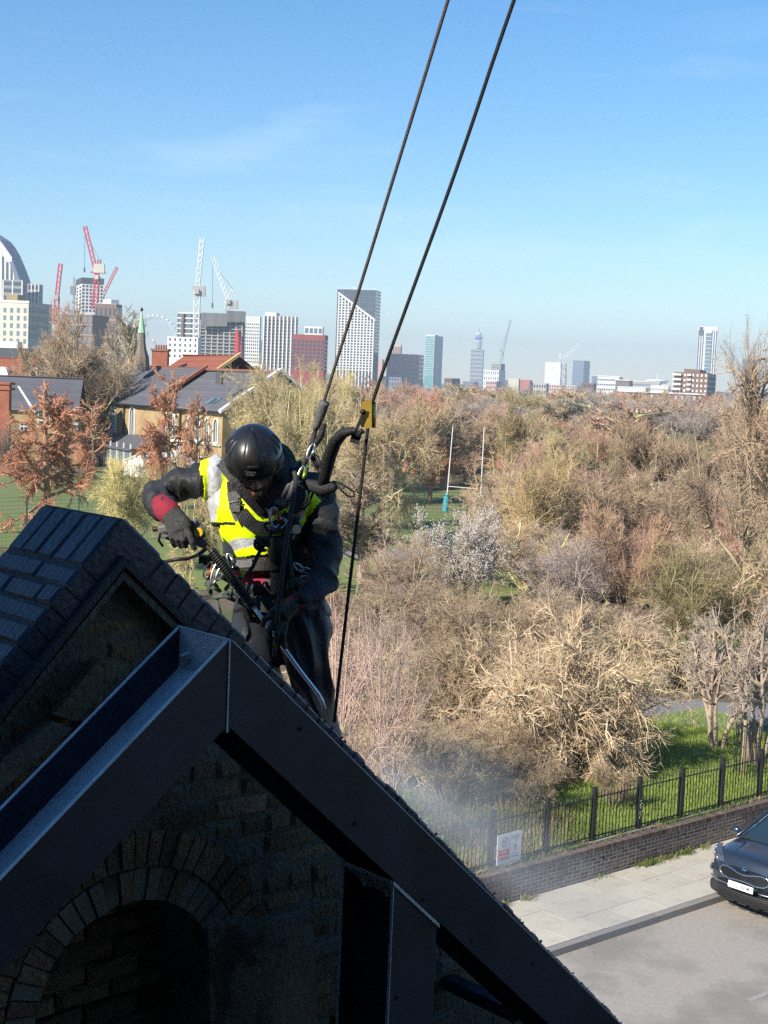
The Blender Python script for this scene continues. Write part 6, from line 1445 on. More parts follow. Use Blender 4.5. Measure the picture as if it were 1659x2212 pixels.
for u, v in pl: d = ray(u, v).normalized(); h = hbv.ray_cast(CO, d, 12); pp3.append((h[0] if h[0] else at(u, v, 5.75))-d*.006)
lg.tube(pp3+[pp3[0]], .0006, 4, False); lg.build('logo_outline', m_logo, helm)
# chin strap
ribbon([HP(.085, .02, .0), HP(.07, .05, -.07), HP(0, .065, -.122), HP(-.07, .05, -.07), HP(-.085, .02, .0)], .014, m_web, 'chin_strap', up=(0, -1, .1), th=.003)

# ------------------------------------------------------------------ harness worn by the person
def strap(pts, w_, m_=m_web, off=.016, name='strap', **k): return ribbon([onb(u, v, off) for u, v in pts], w_, m_, name, **k)
strap([(503, 1062), (507, 1085), (512, 1105), (520, 1122)], .05, m_webg, .03, 'shoulder_strap'); strap([(500, 1040), (502, 1062), (505, 1085)], .04, m_web, .022, 'shoulder_strap')
strap([(520, 1105), (532, 1122), (550, 1138), (580, 1142), (606, 1130), (625, 1112)], .052, m_web, .03, 'chest_strap')
strap([(508, 1100), (516, 1122), (534, 1140), (560, 1148), (600, 1148)], .012, m_web, .03, 'chest_strap')
strap([(640, 1010), (648, 1060), (640, 1110), (620, 1150), (610, 1190)], .05, m_web, .03, 'shoulder_strap')
strap([(440, 1212), (480, 1216), (530, 1218), (580, 1218), (640, 1215), (680, 1205)], .055, m_web, .03, 'waist_belt')
strap([(470, 1214), (510, 1219), (545, 1216)], .032, m_webg, .036, 'waist_belt')
strap([(520, 1235), (548, 1228), (575, 1212)], .026, m_vest, .02, 'vest_hem')
strap([(515, 1290), (555, 1310), (610, 1310), (655, 1290)], .05, m_web, .03, 'leg_loop'); strap([(600, 1180), (596, 1240), (600, 1300)], .05, m_web, .03, 'harness_riser')
q = MB()
for c_ in ((505, 1082), (509, 1098)): p = onb(*c_, .04); q.box(p, (.034, .012, .030)); 
q.build('buckle', m_webg, PER); q = MB(); p = onb(507, 1090, .045); q.tube([p+Vector((x, 0, z)) for x, z in ((-.02, -.018), (.02, -.008), (.02, .018), (-.02, .008), (-.02, -.018))], .003, 6); q.tube([p+Vector((-.02, 0, -.005)), p+Vector((.02, 0, .006))], .003, 6); q.build('buckle_bar', m_steel, PER)
q = MB(); q.obox(at(429, 1216, 5.93), (.035, 0, -.002), (0, .06, 0), (0, 0, .030)); q.build('belt_pouch', m_web, PER)
q = MB(); q.loft([onb(600, 1165, .02), onb(598, 1190, .03), onb(600, 1215, .02)], [.035, .04, .03], [.02, .025, .02], RX, 12); q.build('chest_ascender_pad', m_web, PER, smooth=True)
# trouser knee pad and lanyard tail at the hip
ribbon(L((676, 1290, 6.0), (683, 1312, 5.98), (689, 1336, 5.98)), .016, m_web, 'lanyard_tail')
# ------------------------------------------------------------------ hardware: carabiners, ropes, devices, lance
def carabiner(u, v, Y, ln, ang, m_=m_steel, label='', gate=None, w_=.5, r=.0055, name='carabiner'):
    ln *= .8; r *= .8
    p = at(u, v, Y); t = thing(name, p, label, 'carabiner'); ca, sa = math.cos(ang), math.sin(ang)
    X = Vector((ca, 0, sa)); Y2 = Vector((-sa, .25, ca)).normalized(); pts = []
    for a in np.linspace(0, 2*math.pi, 25):
        x, y = math.cos(a), math.sin(a); k = ln/2; pts.append(p + Y2*y*k + X*x*k*w_*(1 if x < 0 else .85))
    q = MB(); q.tube(pts, r, 8, False); q.build('frame', m_, t, smooth=True)
    q = MB(); q.tube([pts[3], pts[0], pts[21]], r*1.5, 10); q.build('gate_sleeve', gate or m_, t, smooth=True); return t
def rope(name, pts, r, m_, label, cat='rope', sm_=3, group=None):
    P_ = [Vector(p) for p in pts]
    for _ in range(sm_):
        Q_ = [P_[0]]
        for a_, c_ in zip(P_[:-1], P_[1:]): Q_ += [a_.lerp(c_, .25), a_.lerp(c_, .75)]
        P_ = Q_+[P_[-1]]
    q = MB(); q.tube(P_, r, 10); o = q.build(name, m_, None, smooth=True, loc=P_[-1]); tag(o, label, cat, group); return o
m_rb = mat('dark kernmantle rope', (.030, .030, .034), (.065, .065, .07), 220, .9, bump=1.0, bscale=300)
m_rg = mat('grey brown kernmantle rope', (.13, .10, .09), (.23, .19, .17), 200, .9, bump=1.0, bscale=300)
m_rgr = mat('green rope', (.025, .055, .045), (.06, .11, .09), 160, .9, bump=1.0, bscale=260)
m_rgrey = mat('slack grey rope', (.055, .06, .06), (.10, .105, .105), 160, .9, bump=1.0, bscale=260)
m_rpg = mat('pale grey green rope', (.13, .17, .145), (.22, .26, .23), 120, .9, bump=1.0, bscale=260)
top1 = at(968, 0, 5.1); d1 = (top1-at(700, 880, 5.75)).normalized()
top2 = at(1108, 0, 4.9); d2 = (top2-at(800, 872, 5.5)).normalized()
rope('working_rope', [at(650, 1020, 5.78), at(664, 975, 5.78), at(692, 895, 5.76), at(705, 850, 5.72), at(770, 645, 5.55), at(862, 345, 5.3), top1, top1+d1*5], .0062, m_rg, 'grey brown working rope running up from the climber, left of the two')
rope('backup_rope', [at(722, 1560, 5.62), at(735, 1440, 5.62), at(752, 1290, 5.6), at(772, 1120, 5.56), at(794, 930, 5.52), at(799, 880, 5.5), at(868, 690, 5.35), at(998, 335, 5.1), top2, top2+d2*5], .0066, m_rb, 'dark safety rope passing through the brass device down to the coping, right of the two')
rope('descender_tail_rope', [at(636, 1020, 5.72), at(640, 1032, 5.70), at(634, 1075, 5.66), at(622, 1150, 5.64), at(610, 1235, 5.64), at(602, 1310, 5.66), at(596, 1370, 5.72), at(593, 1415, 5.85)], .0098, m_rgrey, 'slack grey rope hanging down in front of the climber to the coping')
# green cord lanyard and knots
GC = [at(588, 1140, 5.86), at(582, 1165, 5.84), at(570, 1178, 5.84), at(556, 1200, 5.84), at(545, 1228, 5.84), at(528, 1246, 5.85), at(514, 1250, 5.87)]
rope('green_lanyard', GC, .0078, m_rgr, 'dark green rope lanyard looping from the chest knot to the left hip')
q = MB(); kc = at(566, 1172, 5.83)
for k in range(5): a0 = k*1.3; q.tube([kc+Vector((.028*math.cos(t+a0), .012*math.sin(2*t+a0), .020*math.sin(t)*math.cos(a0)+.006*(k-2))) for t in np.linspace(0, 5.4, 14)], .0072, 8)
q = q.build('lanyard_knot', m_rgr, None, smooth=True, loc=kc); tag(q, 'green rope knot at the climber chest', 'knot')
rope('hip_lanyard', [at(618, 1140, 5.84), at(622, 1175, 5.84), at(628, 1210, 5.84), at(630, 1240, 5.82), at(638, 1262, 5.82)], .0075, m_rgr, 'dark green rope lanyard running down to the knot at the right hip')
q = MB(); kc = at(636, 1268, 5.80)
for k in range(4): a0 = k*1.7; q.tube([kc+Vector((.026*math.cos(t+a0), .012*math.sin(2*t+a0), .030*math.sin(t)+.006*(k-2))) for t in np.linspace(0, 5.4, 14)], .0075, 8)
q = q.build('hip_knot', m_rgr, None, smooth=True, loc=kc); tag(q, 'dark green rope knot hanging at the right hip', 'knot')
rc_ = random.Random(6); q = MB(); kc = at(478, 1262, 5.9)
for (a_, b_) in (((447, 1244), (500, 1258)), ((446, 1262), (468, 1268)), ((450, 1272), (474, 1276)), ((500, 1282), (470, 1292)), ((512, 1262), (498, 1290)), ((462, 1290), (505, 1296)), ((450, 1252), (455, 1280)), ((508, 1258), (488, 1272))):
    m_ = ((a_[0]+b_[0])/2+rc_.uniform(-5, 5), (a_[1]+b_[1])/2-6); P_ = [at(*a_, 5.90), at(*m_, 5.87), at(*b_, 5.90)]; Q_ = [P_[0], P_[0].lerp(P_[1], .6), P_[1], P_[1].lerp(P_[2], .4), P_[2]]; q.tube(Q_, .0092, 8); q.ell(P_[0], .0092, n=8, m=6); q.ell(P_[2], .0092, n=8, m=6)
q.tube([at(467, 1296, 5.9), at(474, 1320, 5.9), at(476, 1345, 5.92)], .0085, 8)
q = q.build('coiled_rope', m_rpg, None, smooth=True, loc=kc); tag(q, 'pale grey green coiled rope bundle on the left hip', 'rope')
carabiner(450, 1232, 5.88, .085, R(-20), m_steel, 'silver carabiner with an orange gate, leftmost on the belt', m_org, .42)
carabiner(466, 1238, 5.86, .11, R(-14), m_steel, 'long bright silver carabiner second from the left on the belt', None, .32, .0065)
carabiner(480, 1234, 5.85, .10, R(-30), m_steel, 'silver carabiner hooked beside the spring sleeve', None, .35, .0065)
carabiner(497, 1212, 5.85, .075, R(20), m_steel, 'small silver carabiner behind the spring sleeve on the belt', None, .4)
carabiner(594, 1118, 5.80, .10, R(10), m_steel, 'silver carabiner with a copper coloured sleeve on the chest', m_org, .5, .0065)
carabiner(588, 1140, 5.80, .085, R(70), m_blk, 'black steel carabiner lying across the chest ring', None, .5, .0065)
carabiner(652, 1025, 5.74, .08, R(-15), m_steel, 'bright silver and green carabiner joining the rope grab at the shoulder', mat('green anodised', (.25, .35, .05), rough=.35, metal=.6), .4, .0065)
carabiner(672, 975, 5.74, .08, R(-20), m_steel, 'silver carabiner just under the sheathed rope end', None, .35)
carabiner(684, 1000, 5.74, .10, R(28), m_blk, 'dark carabiner hanging between rope and device bag', None, .35)
for k, (u, v) in enumerate(((646, 1225), (662, 1232), (655, 1250))): carabiner(u, v, 5.9, .06, R(50+30*k), m_steel, ('silver gear carabiner high on the right hip', 'silver gear carabiner at the back of the right hip', 'silver gear carabiner lowest on the right hip')[k], None, .45, .005)
# descender on the chest
ds = thing('descender', at(640, 1140, 5.76), 'black and steel descender device clipped at the climber chest', 'descender')
q = MB(); c_ = [at(*p, 5.77) for p in ((622, 1128), (645, 1126), (650, 1138), (648, 1152), (634, 1156), (622, 1150))]; q.prism(c_, Vector((0, .045, 0))); q.build('side_plate', m_helm2, ds)
q = MB(); q.lathe([(.018, 0), (.018, .03)], at(641, 1142, 5.765), Vector((0, -1, 0)), 16); q.tube([at(624, 1150, 5.75), at(640, 1153, 5.75)], .006, 8); q.build('cam', m_steel, ds)
q = MB(); q.tube([at(612, 1075, 5.80), at(625, 1050, 5.78), at(636, 1038, 5.76), at(628, 1068, 5.78), at(615, 1095, 5.8)], .012, 10); q.build('strop', m_webg, ds, smooth=True)
# sheathed rope end with thimble
th_ = thing('rope_sheath', at(690, 905, 5.74), 'grey plastic sheath over the sewn end of the working rope', 'rope end')
ax_ = (at(703, 868, 5.72)-at(682, 932, 5.76)).normalized(); q = MB(); q.lathe([(.010, 0), (.016, .03), (.020, .07), (.021, .115), (.021, .125)], at(681, 930, 5.765), ax_, 16); q.build('sheath', m_webg, th_, smooth=True)
q = MB(); q.tube([at(681, 932, 5.76), at(674, 962, 5.76), at(662, 992, 5.76), at(650, 1020, 5.76), at(648, 1030, 5.76)], .0085, 8); q.tube([at(700, 915, 5.75), at(694, 940, 5.75), at(680, 962, 5.76), at(672, 968, 5.76)], .013, 10); q.build('rope_eye', m_web, th_, smooth=True)
q = MB(); q.tube([at(678, 985, 5.75), at(690, 1005, 5.75), at(700, 1022, 5.75)], .0065, 8); q.tube([at(671, 978, 5.75), at(684, 1008, 5.75), at(693, 1030, 5.75)], .006, 8); q.build('cord', m_web, th_, smooth=True)
# fall arrest device on the dark rope and its black absorber
dv = thing('fall_arrester', at(789, 900, 5.5), 'brass coloured fall arrest device gripping the dark safety rope', 'device')
pl = [(783, 868), (794, 862), (803, 867), (803, 924), (789, 926), (780, 922), (776, 905), (777, 885)]
q = MB(); q.prism([at(u, v, 5.475) for u, v in pl], Vector((0, .006, 0))); q.prism([at(u, v, 5.512) for u, v in pl], Vector((0, .006, 0))); q.build('side_plate', m_gold, dv)
q = MB(); q.tube([at(803, 868, 5.50), at(802.5, 924, 5.50)], .0165, 12, True); q.build('rope_channel', m_gold, dv, smooth=True)
q = MB(); q.lathe([(.019, 0), (.019, .028)], at(787, 900, 5.51), Vector((0, -1, 0)), 16); q.build('wheel', m_steel, dv)
q = MB(); q.obox(at(783, 888, 5.47), at(764, 932, 5.47)-at(783, 888, 5.47), Vector((0, -.006, 0)), Vector((.016, 0, .006))); q.build('arm', m_blk, dv); q = MB(); q.ell(at(783, 889, 5.465), .010, n=12, m=8); q.ell(at(766, 930, 5.465), .010, n=12, m=8); q.tube([at(766, 930, 5.47), at(774, 938, 5.47), at(784, 930, 5.48)], .011, 10); q.build('pivot', m_blk, dv)
ab = thing('energy_absorber', at(725, 1000, 5.62), 'black fabric energy absorber bag curving from the chest to the brass device', 'absorber bag')
q = MB(); q.loft([at(*p) for p in ((697, 1048, 5.72), (704, 1020, 5.68), (712, 985, 5.64), (724, 955, 5.60), (742, 935, 5.56), (762, 930, 5.52))], [.022, .024, .027, .026, .023, .016], [.018, .02, .022, .022, .02, .014], Vector((1, 0, .4)), 14); q.build('bag', m_web, ab, smooth=True)
q = MB(); q.obox(at(755, 955, 5.54), (.035, 0, -.01), (0, .03, 0), (.012, 0, .05)); q.build('end_flap', m_web, ab)
q = MB(); q.loft([at(*p) for p in ((640, 1035, 5.76), (668, 1048, 5.75), (695, 1056, 5.72), (722, 1052, 5.7))], [.022, .024, .03, .022], [.02, .02, .024, .018], Z, 12); q.tube([at(718, 1040, 5.7), at(738, 1045, 5.7), at(764, 1062, 5.7), at(766, 1072, 5.7), at(752, 1073, 5.7), at(738, 1060, 5.7), at(728, 1046, 5.7)], .0045, 8); q.tube([at(676, 1052, 5.74), at(690, 1075, 5.74), at(705, 1083, 5.74)], .006, 8)
q.tube([at(670, 1055, 5.75), at(660, 1085, 5.76), at(648, 1100, 5.77)], .005, 6); q.tube([at(680, 1055, 5.75), at(668, 1085, 5.76), at(655, 1102, 5.77)], .005, 6); q.build('straps', m_web, ab, smooth=True)
# metal chest ring
q = MB(); rc0 = at(600, 1132, 5.82); q.tube([rc0+Vector((.035*math.cos(t), .006*math.sin(t), .02*math.sin(t)+.008*math.cos(t))) for t in np.linspace(0, 6.2832, 25)], .005, 8, False); q = q.build('chest_ring', m_steel, None, smooth=True, loc=rc0); tag(q, 'steel attachment ring in the middle of the chest straps', 'ring')

# ------------------------------------------------------------------ pressure washer lance
m_gun = mat('grey gun plastic', (.13, .13, .135), (.17, .17, .175), 6, .5, bump=.1); m_yel = mat('yellow disc', (.75, .48, .03), rough=.45); m_brass = mat('brass fitting', (.55, .38, .12), rough=.3, metal=.9)
ln = thing('pressure_washer_lance', at(425, 1150, 5.76), 'grey pressure washer gun with yellow disc, black spring sleeve and long steel lance', 'pressure washer')
q = MB(); gp_ = [(340, 1138), (358, 1134), (375, 1134), (410, 1128), (420, 1118), (432, 1128), (442, 1148), (451, 1172), (440, 1186), (425, 1180), (404, 1176), (380, 1176), (358, 1165), (342, 1160)]
q.prism([at(u, v, 5.885) for u, v in gp_], Vector((0, .045, 0))); gun = q.build('gun_body', m_gun, ln); bvm = gun.modifiers.new('b', 'BEVEL'); bvm.width = .006; bvm.segments = 2
q = MB(); q.lathe([(.019, 0), (.019, .008), (.017, .010)], at(429, 1150, 5.884), Vector((0, -1, 0)), 28); q.build('yellow_disc', m_yel, ln)
q = MB()
for k in range(3): a_ = at(424+k*2.6, 1124+k*3, 5.882); q.obox(a_, (.0025, 0, 0), (0, .004, 0), (-.004, 0, -.018))
for k in range(2): q.obox(at(441+k*1, 1163+k*4, 5.882), (.012, 0, .002), (0, .004, 0), (0, 0, -.0025))
q.build('vent_slots', m_helm2, ln)
q = MB(); q.tube([at(330, 1143, 5.90), at(342, 1143, 5.90)], .011, 12); q.build('hose_coupling', m_helm2, ln, smooth=True); q = MB(); q.tube([at(337, 1143, 5.90), at(343, 1143, 5.90)], .0125, 6); q.tube([at(445, 1181, 5.86), at(456, 1190, 5.86)], .010, 6); q.build('brass_nut', m_brass, ln)
q = MB(); q.tube([at(390, 1160, 5.88), at(372, 1156, 5.86), at(356, 1150, 5.86), at(346, 1152, 5.86), at(343, 1168, 5.87), at(352, 1180, 5.88)], .0055, 8); q.build('trigger_guard', m_helm2, ln, smooth=True)
hp = [at(452, 1178, 5.88), at(440, 1190, 5.86), at(425, 1200, 5.84), at(405, 1207, 5.82), at(384, 1208, 5.78), at(350, 1215, 5.9)]
q = MB(); q.tube(hp, .0075, 10); q.build('hose', m_helm2, ln, smooth=True)
s0_, s1_ = at(457, 1188, 5.84), at(543, 1306, 5.80); dv_ = (s1_-s0_); Ls = dv_.length; dv_.normalize(); uu_ = dv_.orthogonal().normalized(); ww_ = dv_.cross(uu_)
q = MB(); q.tube([s0_, s1_], .0125, 14); q.build('sleeve_core', m_helm2, ln, smooth=True)
q = MB(); nt_ = 26; q.tube([s0_+dv_*(Ls*t)+(uu_*math.cos(t*nt_*6.2832)+ww_*math.sin(t*nt_*6.2832))*.0165 for t in np.linspace(0.02, .97, nt_*14)], .0046, 6, True); q.build('spring_sleeve', mat('black rubber', (.012, .012, .012), (.02, .02, .02), 20, .45), ln, smooth=True)
q = MB(); q.tube([at(538, 1298, 5.80), at(545, 1309, 5.80)], .019, 14); q.tube([at(455, 1185, 5.84), at(464, 1198, 5.84)], .013, 14); q.build('sleeve_end', m_helm2, ln, smooth=True)
q = MB(); q.tube([at(540, 1300, 5.80), at(580, 1354, 5.78), at(604, 1387, 5.77), at(650, 1451, 5.78), at(688, 1500, 5.80), at(695, 1513, 5.80), at(701, 1531, 5.81)], [.008]*5+[.0078, .0075], 12); q.build('lance_tube', mat('bright steel tube', (.72, .78, .86), rough=.3, metal=.45), ln, smooth=True)
# ------------------------------------------------------------------ parked car
m_car = mat('dark blue grey metallic paint', (.030, .040, .058), (.034, .045, .064), 60, .32, metal=.45, spec=.6, coat=1.0)
m_plas = mat('black bumper plastic', (.025, .026, .028), rough=.6); m_chr = mat('chrome trim', (.75, .76, .78), rough=.12, metal=1.0); m_tyre = mat('tyre rubber', (.015, .015, .016), rough=.85)
m_wind = mat('windscreen glass', (.02, .035, .045), rough=.04, spec=1.0, coat=1.0); m_lens = mat('lamp lens', (.30, .32, .36), (.06, .07, .08), 55, .08, metal=.6, coat=1.0)
CF = 3.60; CC = -.88
car = thing('parked_car', SP(CF+2.2, CC, 0), 'dark blue grey car parked by the kerb with a yellow ticket on its windscreen', 'car')
def CP(x, y, z):
    z = z*1.09 if z < .95 else (1.035+(z-.95)*.55 if z < 1.2 else 1.172+(z-1.2))
    return SP(CF+(x-.24 if x >= 1.1 else x), CC+y, z)   # x back from the nose, y towards the pavement
def curve(tab, x):
    xs = [t[0] for t in tab]; return np.interp(x, xs, [t[1] for t in tab])
HW = [(0, .62), (.08, .74), (.25, .85), (.6, .905), (1.0, .925), (3.4, .925), (4.0, .89), (4.35, .78), (4.45, .70)]   # half width
HT = [(0, .76), (.08, .86), (.25, .95), (.6, 1.02), (1.25, 1.09), (1.5, 1.12), (3.6, 1.12), (4.2, 1.1), (4.45, .95)]  # shoulder/bonnet top
LO = [(0, .30), (.3, .24), (.8, .30), (4.0, .28), (4.45, .40)]
xs_ = [0, .04, .1, .18, .3, .45, .65, .84, 1.15, 1.4, 1.8, 2.3, 2.9, 3.5, 4.0, 4.25, 4.42, 4.47]
rows = []
for x in xs_:
    w_, t, l_ = curve(HW, x), curve(HT, x), curve(LO, x); n0 = []
    nose = max(0, 1-x/.3)
    prof = [(0, l_-.02), (.6*w_, l_-.02), (.93*w_, l_), (w_*.985, l_+.12), (w_, l_+.30), (w_*.99, t-.30), (w_*(.97), t-.17), (w_*.93, t-.075), (w_*.84, t-.02), (w_*.70, t+.012), (w_*.45, t+.035), (w_*.2, t+.042), (0, t+.044)]
    bul = [(.0, .14), (.10, .10), (.2, .05), (.3, .02), (.5, 0), (.7, .0), (.85, .03), (1, .12)]
    pr = []
    for y, z in prof:
        zz = (z-l_)/(t-l_+.05); off = np.interp(zz, [b_[0] for b_ in bul], [b_[1] for b_ in bul])*nose + .10*nose*(y/w_)**2
        pr.append((y, z, off))
    L_ = [CP(x+o_, y, z) for y, z, o_ in pr]; Rr = [CP(x+o_, -y, z) for y, z, o_ in pr[-2:0:-1]]
    rows.append(L_+Rr)
q = MB(); q.grid(rows, close=True); q.add(rows[0], [tuple(range(len(rows[0])))]); q.add(rows[-1], [tuple(range(len(rows[-1])))[::-1]])
bd = q.build('body', m_car, car, smooth=True); ss = bd.modifiers.new('s', 'SUBSURF'); ss.levels = 2; ss.render_levels = 2
# greenhouse
gx = [(1.18, 1.10, .80), (1.55, 1.32, .735), (2.0, 1.55, .665), (2.25, 1.615, .64), (3.0, 1.645, .63), (3.7, 1.60, .60), (4.1, 1.45, .60), (4.3, 1.15, .66)]
q = MB(); rows = []
for x, z, w_ in gx:
    wb = .86 if x > 1.5 else .83
    rows.append([CP(x, wb, 1.09), CP(x, (wb+w_)/2+.03, (1.09+z)/2), CP(x, w_+.02, z-.03), CP(x, w_*.85, z+.005), CP(x, w_*.4, z+.025), CP(x, 0, z+.03), CP(x, -w_*.4, z+.025), CP(x, -w_*.85, z+.005), CP(x, -w_-.02, z-.03), CP(x, -(wb+w_)/2-.03, (1.09+z)/2), CP(x, -wb, 1.09)])
q.grid(rows); gh = q.build('side_glass', m_wind, car, smooth=True)
q = MB(); q.grid([[p+Z*.012 for p in r_[2:9]] for r_ in rows[2:7]]); q.build('roof', m_car, car, smooth=True)
q = MB(); q.grid([[p+Z*.006-sx*.004 for p in r_[3:8]] for r_ in rows[:3]]); q.build('windscreen', m_wind, car, smooth=True)
for s_ in (1, -1):
    q = MB(); q.tube([CP(1.12, s_*.80, 1.115), CP(1.55, s_*.745, 1.335), CP(2.0, s_*.665, 1.56), CP(2.3, s_*.66, 1.60)], .028, 8); q.build('pillar', m_car, car, smooth=True)
    q = MB(); q.tube([CP(2.2, s_*.60, 1.66), CP(3.8, s_*.58, 1.66)], .018, 8); q.build('roof_rail', m_chr, car, smooth=True)
    mr = MB(); mr.ell(CP(1.42, s_*1.02, 1.16), (.075, .12, .075), ax=(sx, sp, Z), n=16, m=10); mr.tube([CP(1.42, s_*.86, 1.10), CP(1.42, s_*.97, 1.13)], .03, 8); mo = mr.build('door_mirror', m_car, car, smooth=True)
    # headlamp following the corner
    q = MB(); P_ = [(.085, .56, .80), (.13, .68, .83), (.26, .80, .885), (.47, .885, .945), (.50, .88, .99), (.36, .80, .995), (.2, .69, .945), (.11, .58, .885)]
    q.add([CP(x-.018, s_*(y+.012), z+.012) for x, y, z in P_]+[CP(x+.06, s_*(y-.05), z) for x, y, z in P_], [tuple(range(8)) if s_ > 0 else tuple(range(8))[::-1]]+[(i, 8+i, 8+(i+1) % 8, (i+1) % 8) for i in range(8)]); hl_ = q.build('headlight', m_lens, car)
    q = MB()
    for (x, y, z) in ((.20, .735, .90), (.34, .82, .94), (.12, .62, .855)): q.ell(CP(x-.02, s_*y, z), .035, n=10, m=6)
    q.build('lamp_reflector', m_chr, hl_, smooth=True)
    q = MB(); q.ell(CP(.26, s_*.845, .63), (.05, .025, .065), ax=(sx, sp, Z), n=14, m=8); q.build('fog_lamp', m_lens, car, smooth=True)
    for wx in (.88, 3.79):
        wt = MB(); c_ = CP(wx, s_*.76, .315); wt.lathe([(.20, -.10), (.30, -.11), (.335, -.08), (.335, .08), (.30, .11), (.22, .105)], c_, sp*s_, 32); wh_ = wt.build('wheel', m_tyre, car, smooth=True)
        rmz = MB(); rmz.lathe([(.05, .10), (.21, .085), (.215, .105), (.225, .105)], c_, sp*s_, 24)
        for k in range(5): a = k*1.2566; rmz.box(c_+sp*s_*.1+sx*math.cos(a)*.12+Z*math.sin(a)*.12, (.2, .03, .05), ax=(sx*math.cos(a)+Z*math.sin(a), sp, -sx*math.sin(a)+Z*math.cos(a)))
        rmz.build('rim', m_chr, wh_)
# lower bumper, intake slats, bright strip
q = MB(); q.grid([[CP(.045+.20*abs(t_)**2.6+o_, t_*.84, z) for t_ in np.linspace(-1, 1, 25)] for z, o_ in ((.215, .12), (.25, .02), (.30, -.012), (.36, -.018), (.415, -.01), (.43, .05))]); q.build('lower_bumper', m_plas, car, smooth=True)
for k in range(4): q = MB(); zz = .32+k*.038; q.tube([CP(.015+.20*abs(t_*.72)**2.6, t_*.58, zz) for t_ in np.linspace(-1, 1, 13)], .008, 5); q.build('intake_slat', m_helm2, car)
for s_ in (-1, 1): q = MB(); q.tube([CP(.03+.22*t_**2.6, s_*t_*.85, .50-.02*t_+.05*max(0,t_-.7)) for t_ in np.linspace(.36, 1, 10)], .012, 6); q.build('bumper_trim', mat('satin silver trim', (.35, .36, .38), rough=.3, metal=.8), car, smooth=True)
for k in range(5): q = MB(); y0 = -.6+k*.26; q.tube([CP(.04+.2*abs((y0+t_)/.84)**2.6, y0+t_, .245) for t_ in (0, .09, .18)], .009, 5); q.build('skid_mark', m_plas, car)
# grille with chrome surround
def gr_out(t_): # t in 0..1 round the outline: pinched centre
    return None
top_ = [(-.52, .725), (-.47, .775), (-.36, .79), (-.22, .775), (-.10, .745), (0, .738), (.10, .745), (.22, .775), (.36, .79), (.47, .775), (.52, .725)]
bot_ = [(.50, .665), (.42, .625), (.28, .612), (.16, .628), (0, .638), (-.16, .628), (-.28, .612), (-.42, .625), (-.50, .665)]
gpf = lambda y, z, o_=0: CP(.02+.13*(y/.75)**2+max(0, (z-.70))*.25-.032-o_, y, z)
gr_ = MB(); n_ = len(top_)+len(bot_); gr_.add([gpf(y, z) for y, z in top_+bot_], [tuple(range(n_))]); grl = gr_.build('grille', mat('grille mesh black', (.006, .006, .007), rough=.5), car)
q = MB(); q.tube([gpf(y, z, .004) for y, z in top_+bot_+top_[:1]], .011, 8, False); q.build('grille_surround', m_chr, grl, smooth=True)
q = MB()
for r_ in range(6):
    for k in range(25):
        y = -.48+k*.04+(.02 if r_ % 2 else 0); z = .635+r_*.026
        zt = np.interp(y, [a for a, _ in top_], [b_ for _, b_ in top_])-.012; zb_ = np.interp(y, [a for a, _ in bot_[::-1]], [b_ for _, b_ in bot_[::-1]])+.01
        if zb_ < z < zt: q.add([gpf(y-.016, z, .006), gpf(y, z-.007, .012), gpf(y+.016, z, .006), gpf(y, z+.007, .012)], [(0, 1, 2, 3)])
q.build('grille_studs', mat('grey grille stud', (.10, .10, .11), rough=.3, metal=.8), grl)
# plate
pf = frame(-sp, Z, -sx, CP(-.045, 0, .545)) @ Matrix.Rotation(R(-6), 4, 'X')
m_pl = mat('white number plate', (.80, .80, .78), rough=.35)
me = MB().box((0, 0, 0), (.52, .112, .006)).mesh('number_plate'); me.materials.append(m_pl); npo = inst('number_plate', me, car, pf)
put_text(car, 'LY21 WFM', .098, pf @ Matrix.Translation((0, -.003, .004)), m_ink, 'plate_lettering', .80)
q = MB(); q.tube([CP(.025+.05*abs(math.sin(t)), .062*math.cos(t), .815+.028*math.sin(t)) for t in np.linspace(0, 6.2832, 21)], .0035, 6, False); q.build('badge', m_chr, car, smooth=True)
put_text(car, 'KIA', .045, frame(-sp, Vector((.35*sx.x, .35*sx.y, .93)).normalized(), (-sx*.93+Z*.35).normalized(), CP(.025, 0, .815)), m_chr, 'badge_lettering')
# bonnet creases, wipers, ticket
for s_ in (-1, 1): q = MB(); q.tube([CP(.35, s_*.42, 1.005), CP(.7, s_*.50, 1.065), CP(1.1, s_*.58, 1.115)], [.003, .012, .010], 6); q.build('bonnet_crease', m_car, car, smooth=True)
q = MB(); q.box(CP(1.235, 0, 1.135), (.10, 1.5, .02), ax=(sx, sp, Z)); q.build('scuttle', m_plas, car)
for y in (.45, -.15): q = MB(); q.tube([CP(1.22, y, 1.155), CP(1.3, y-.3, 1.195), CP(1.36, y-.5, 1.22)], .007, 5); q.build('wiper', m_plas, car)
q = MB(); c_ = CP(1.46, .10, 1.277); ex = (Vector((0, 0, .53))+sx*.85).normalized(); q.box(c_+Z*.012, (.13, .20, .003), ax=(ex, sp, sp.cross(ex))); q = q.build('parking_ticket', mat('yellow ticket', (.85, .75, .03), rough=.6), None, loc=c_); tag(q, 'yellow parking ticket lying on the car windscreen', 'ticket')
q = MB(); q.tube([CP(1.5+.0, -.38+.16*math.cos(t), 1.16+.16*math.sin(t)) for t in np.linspace(0, 6.28, 20)], .012, 6, False); q.build('steering_wheel', m_plas, car)

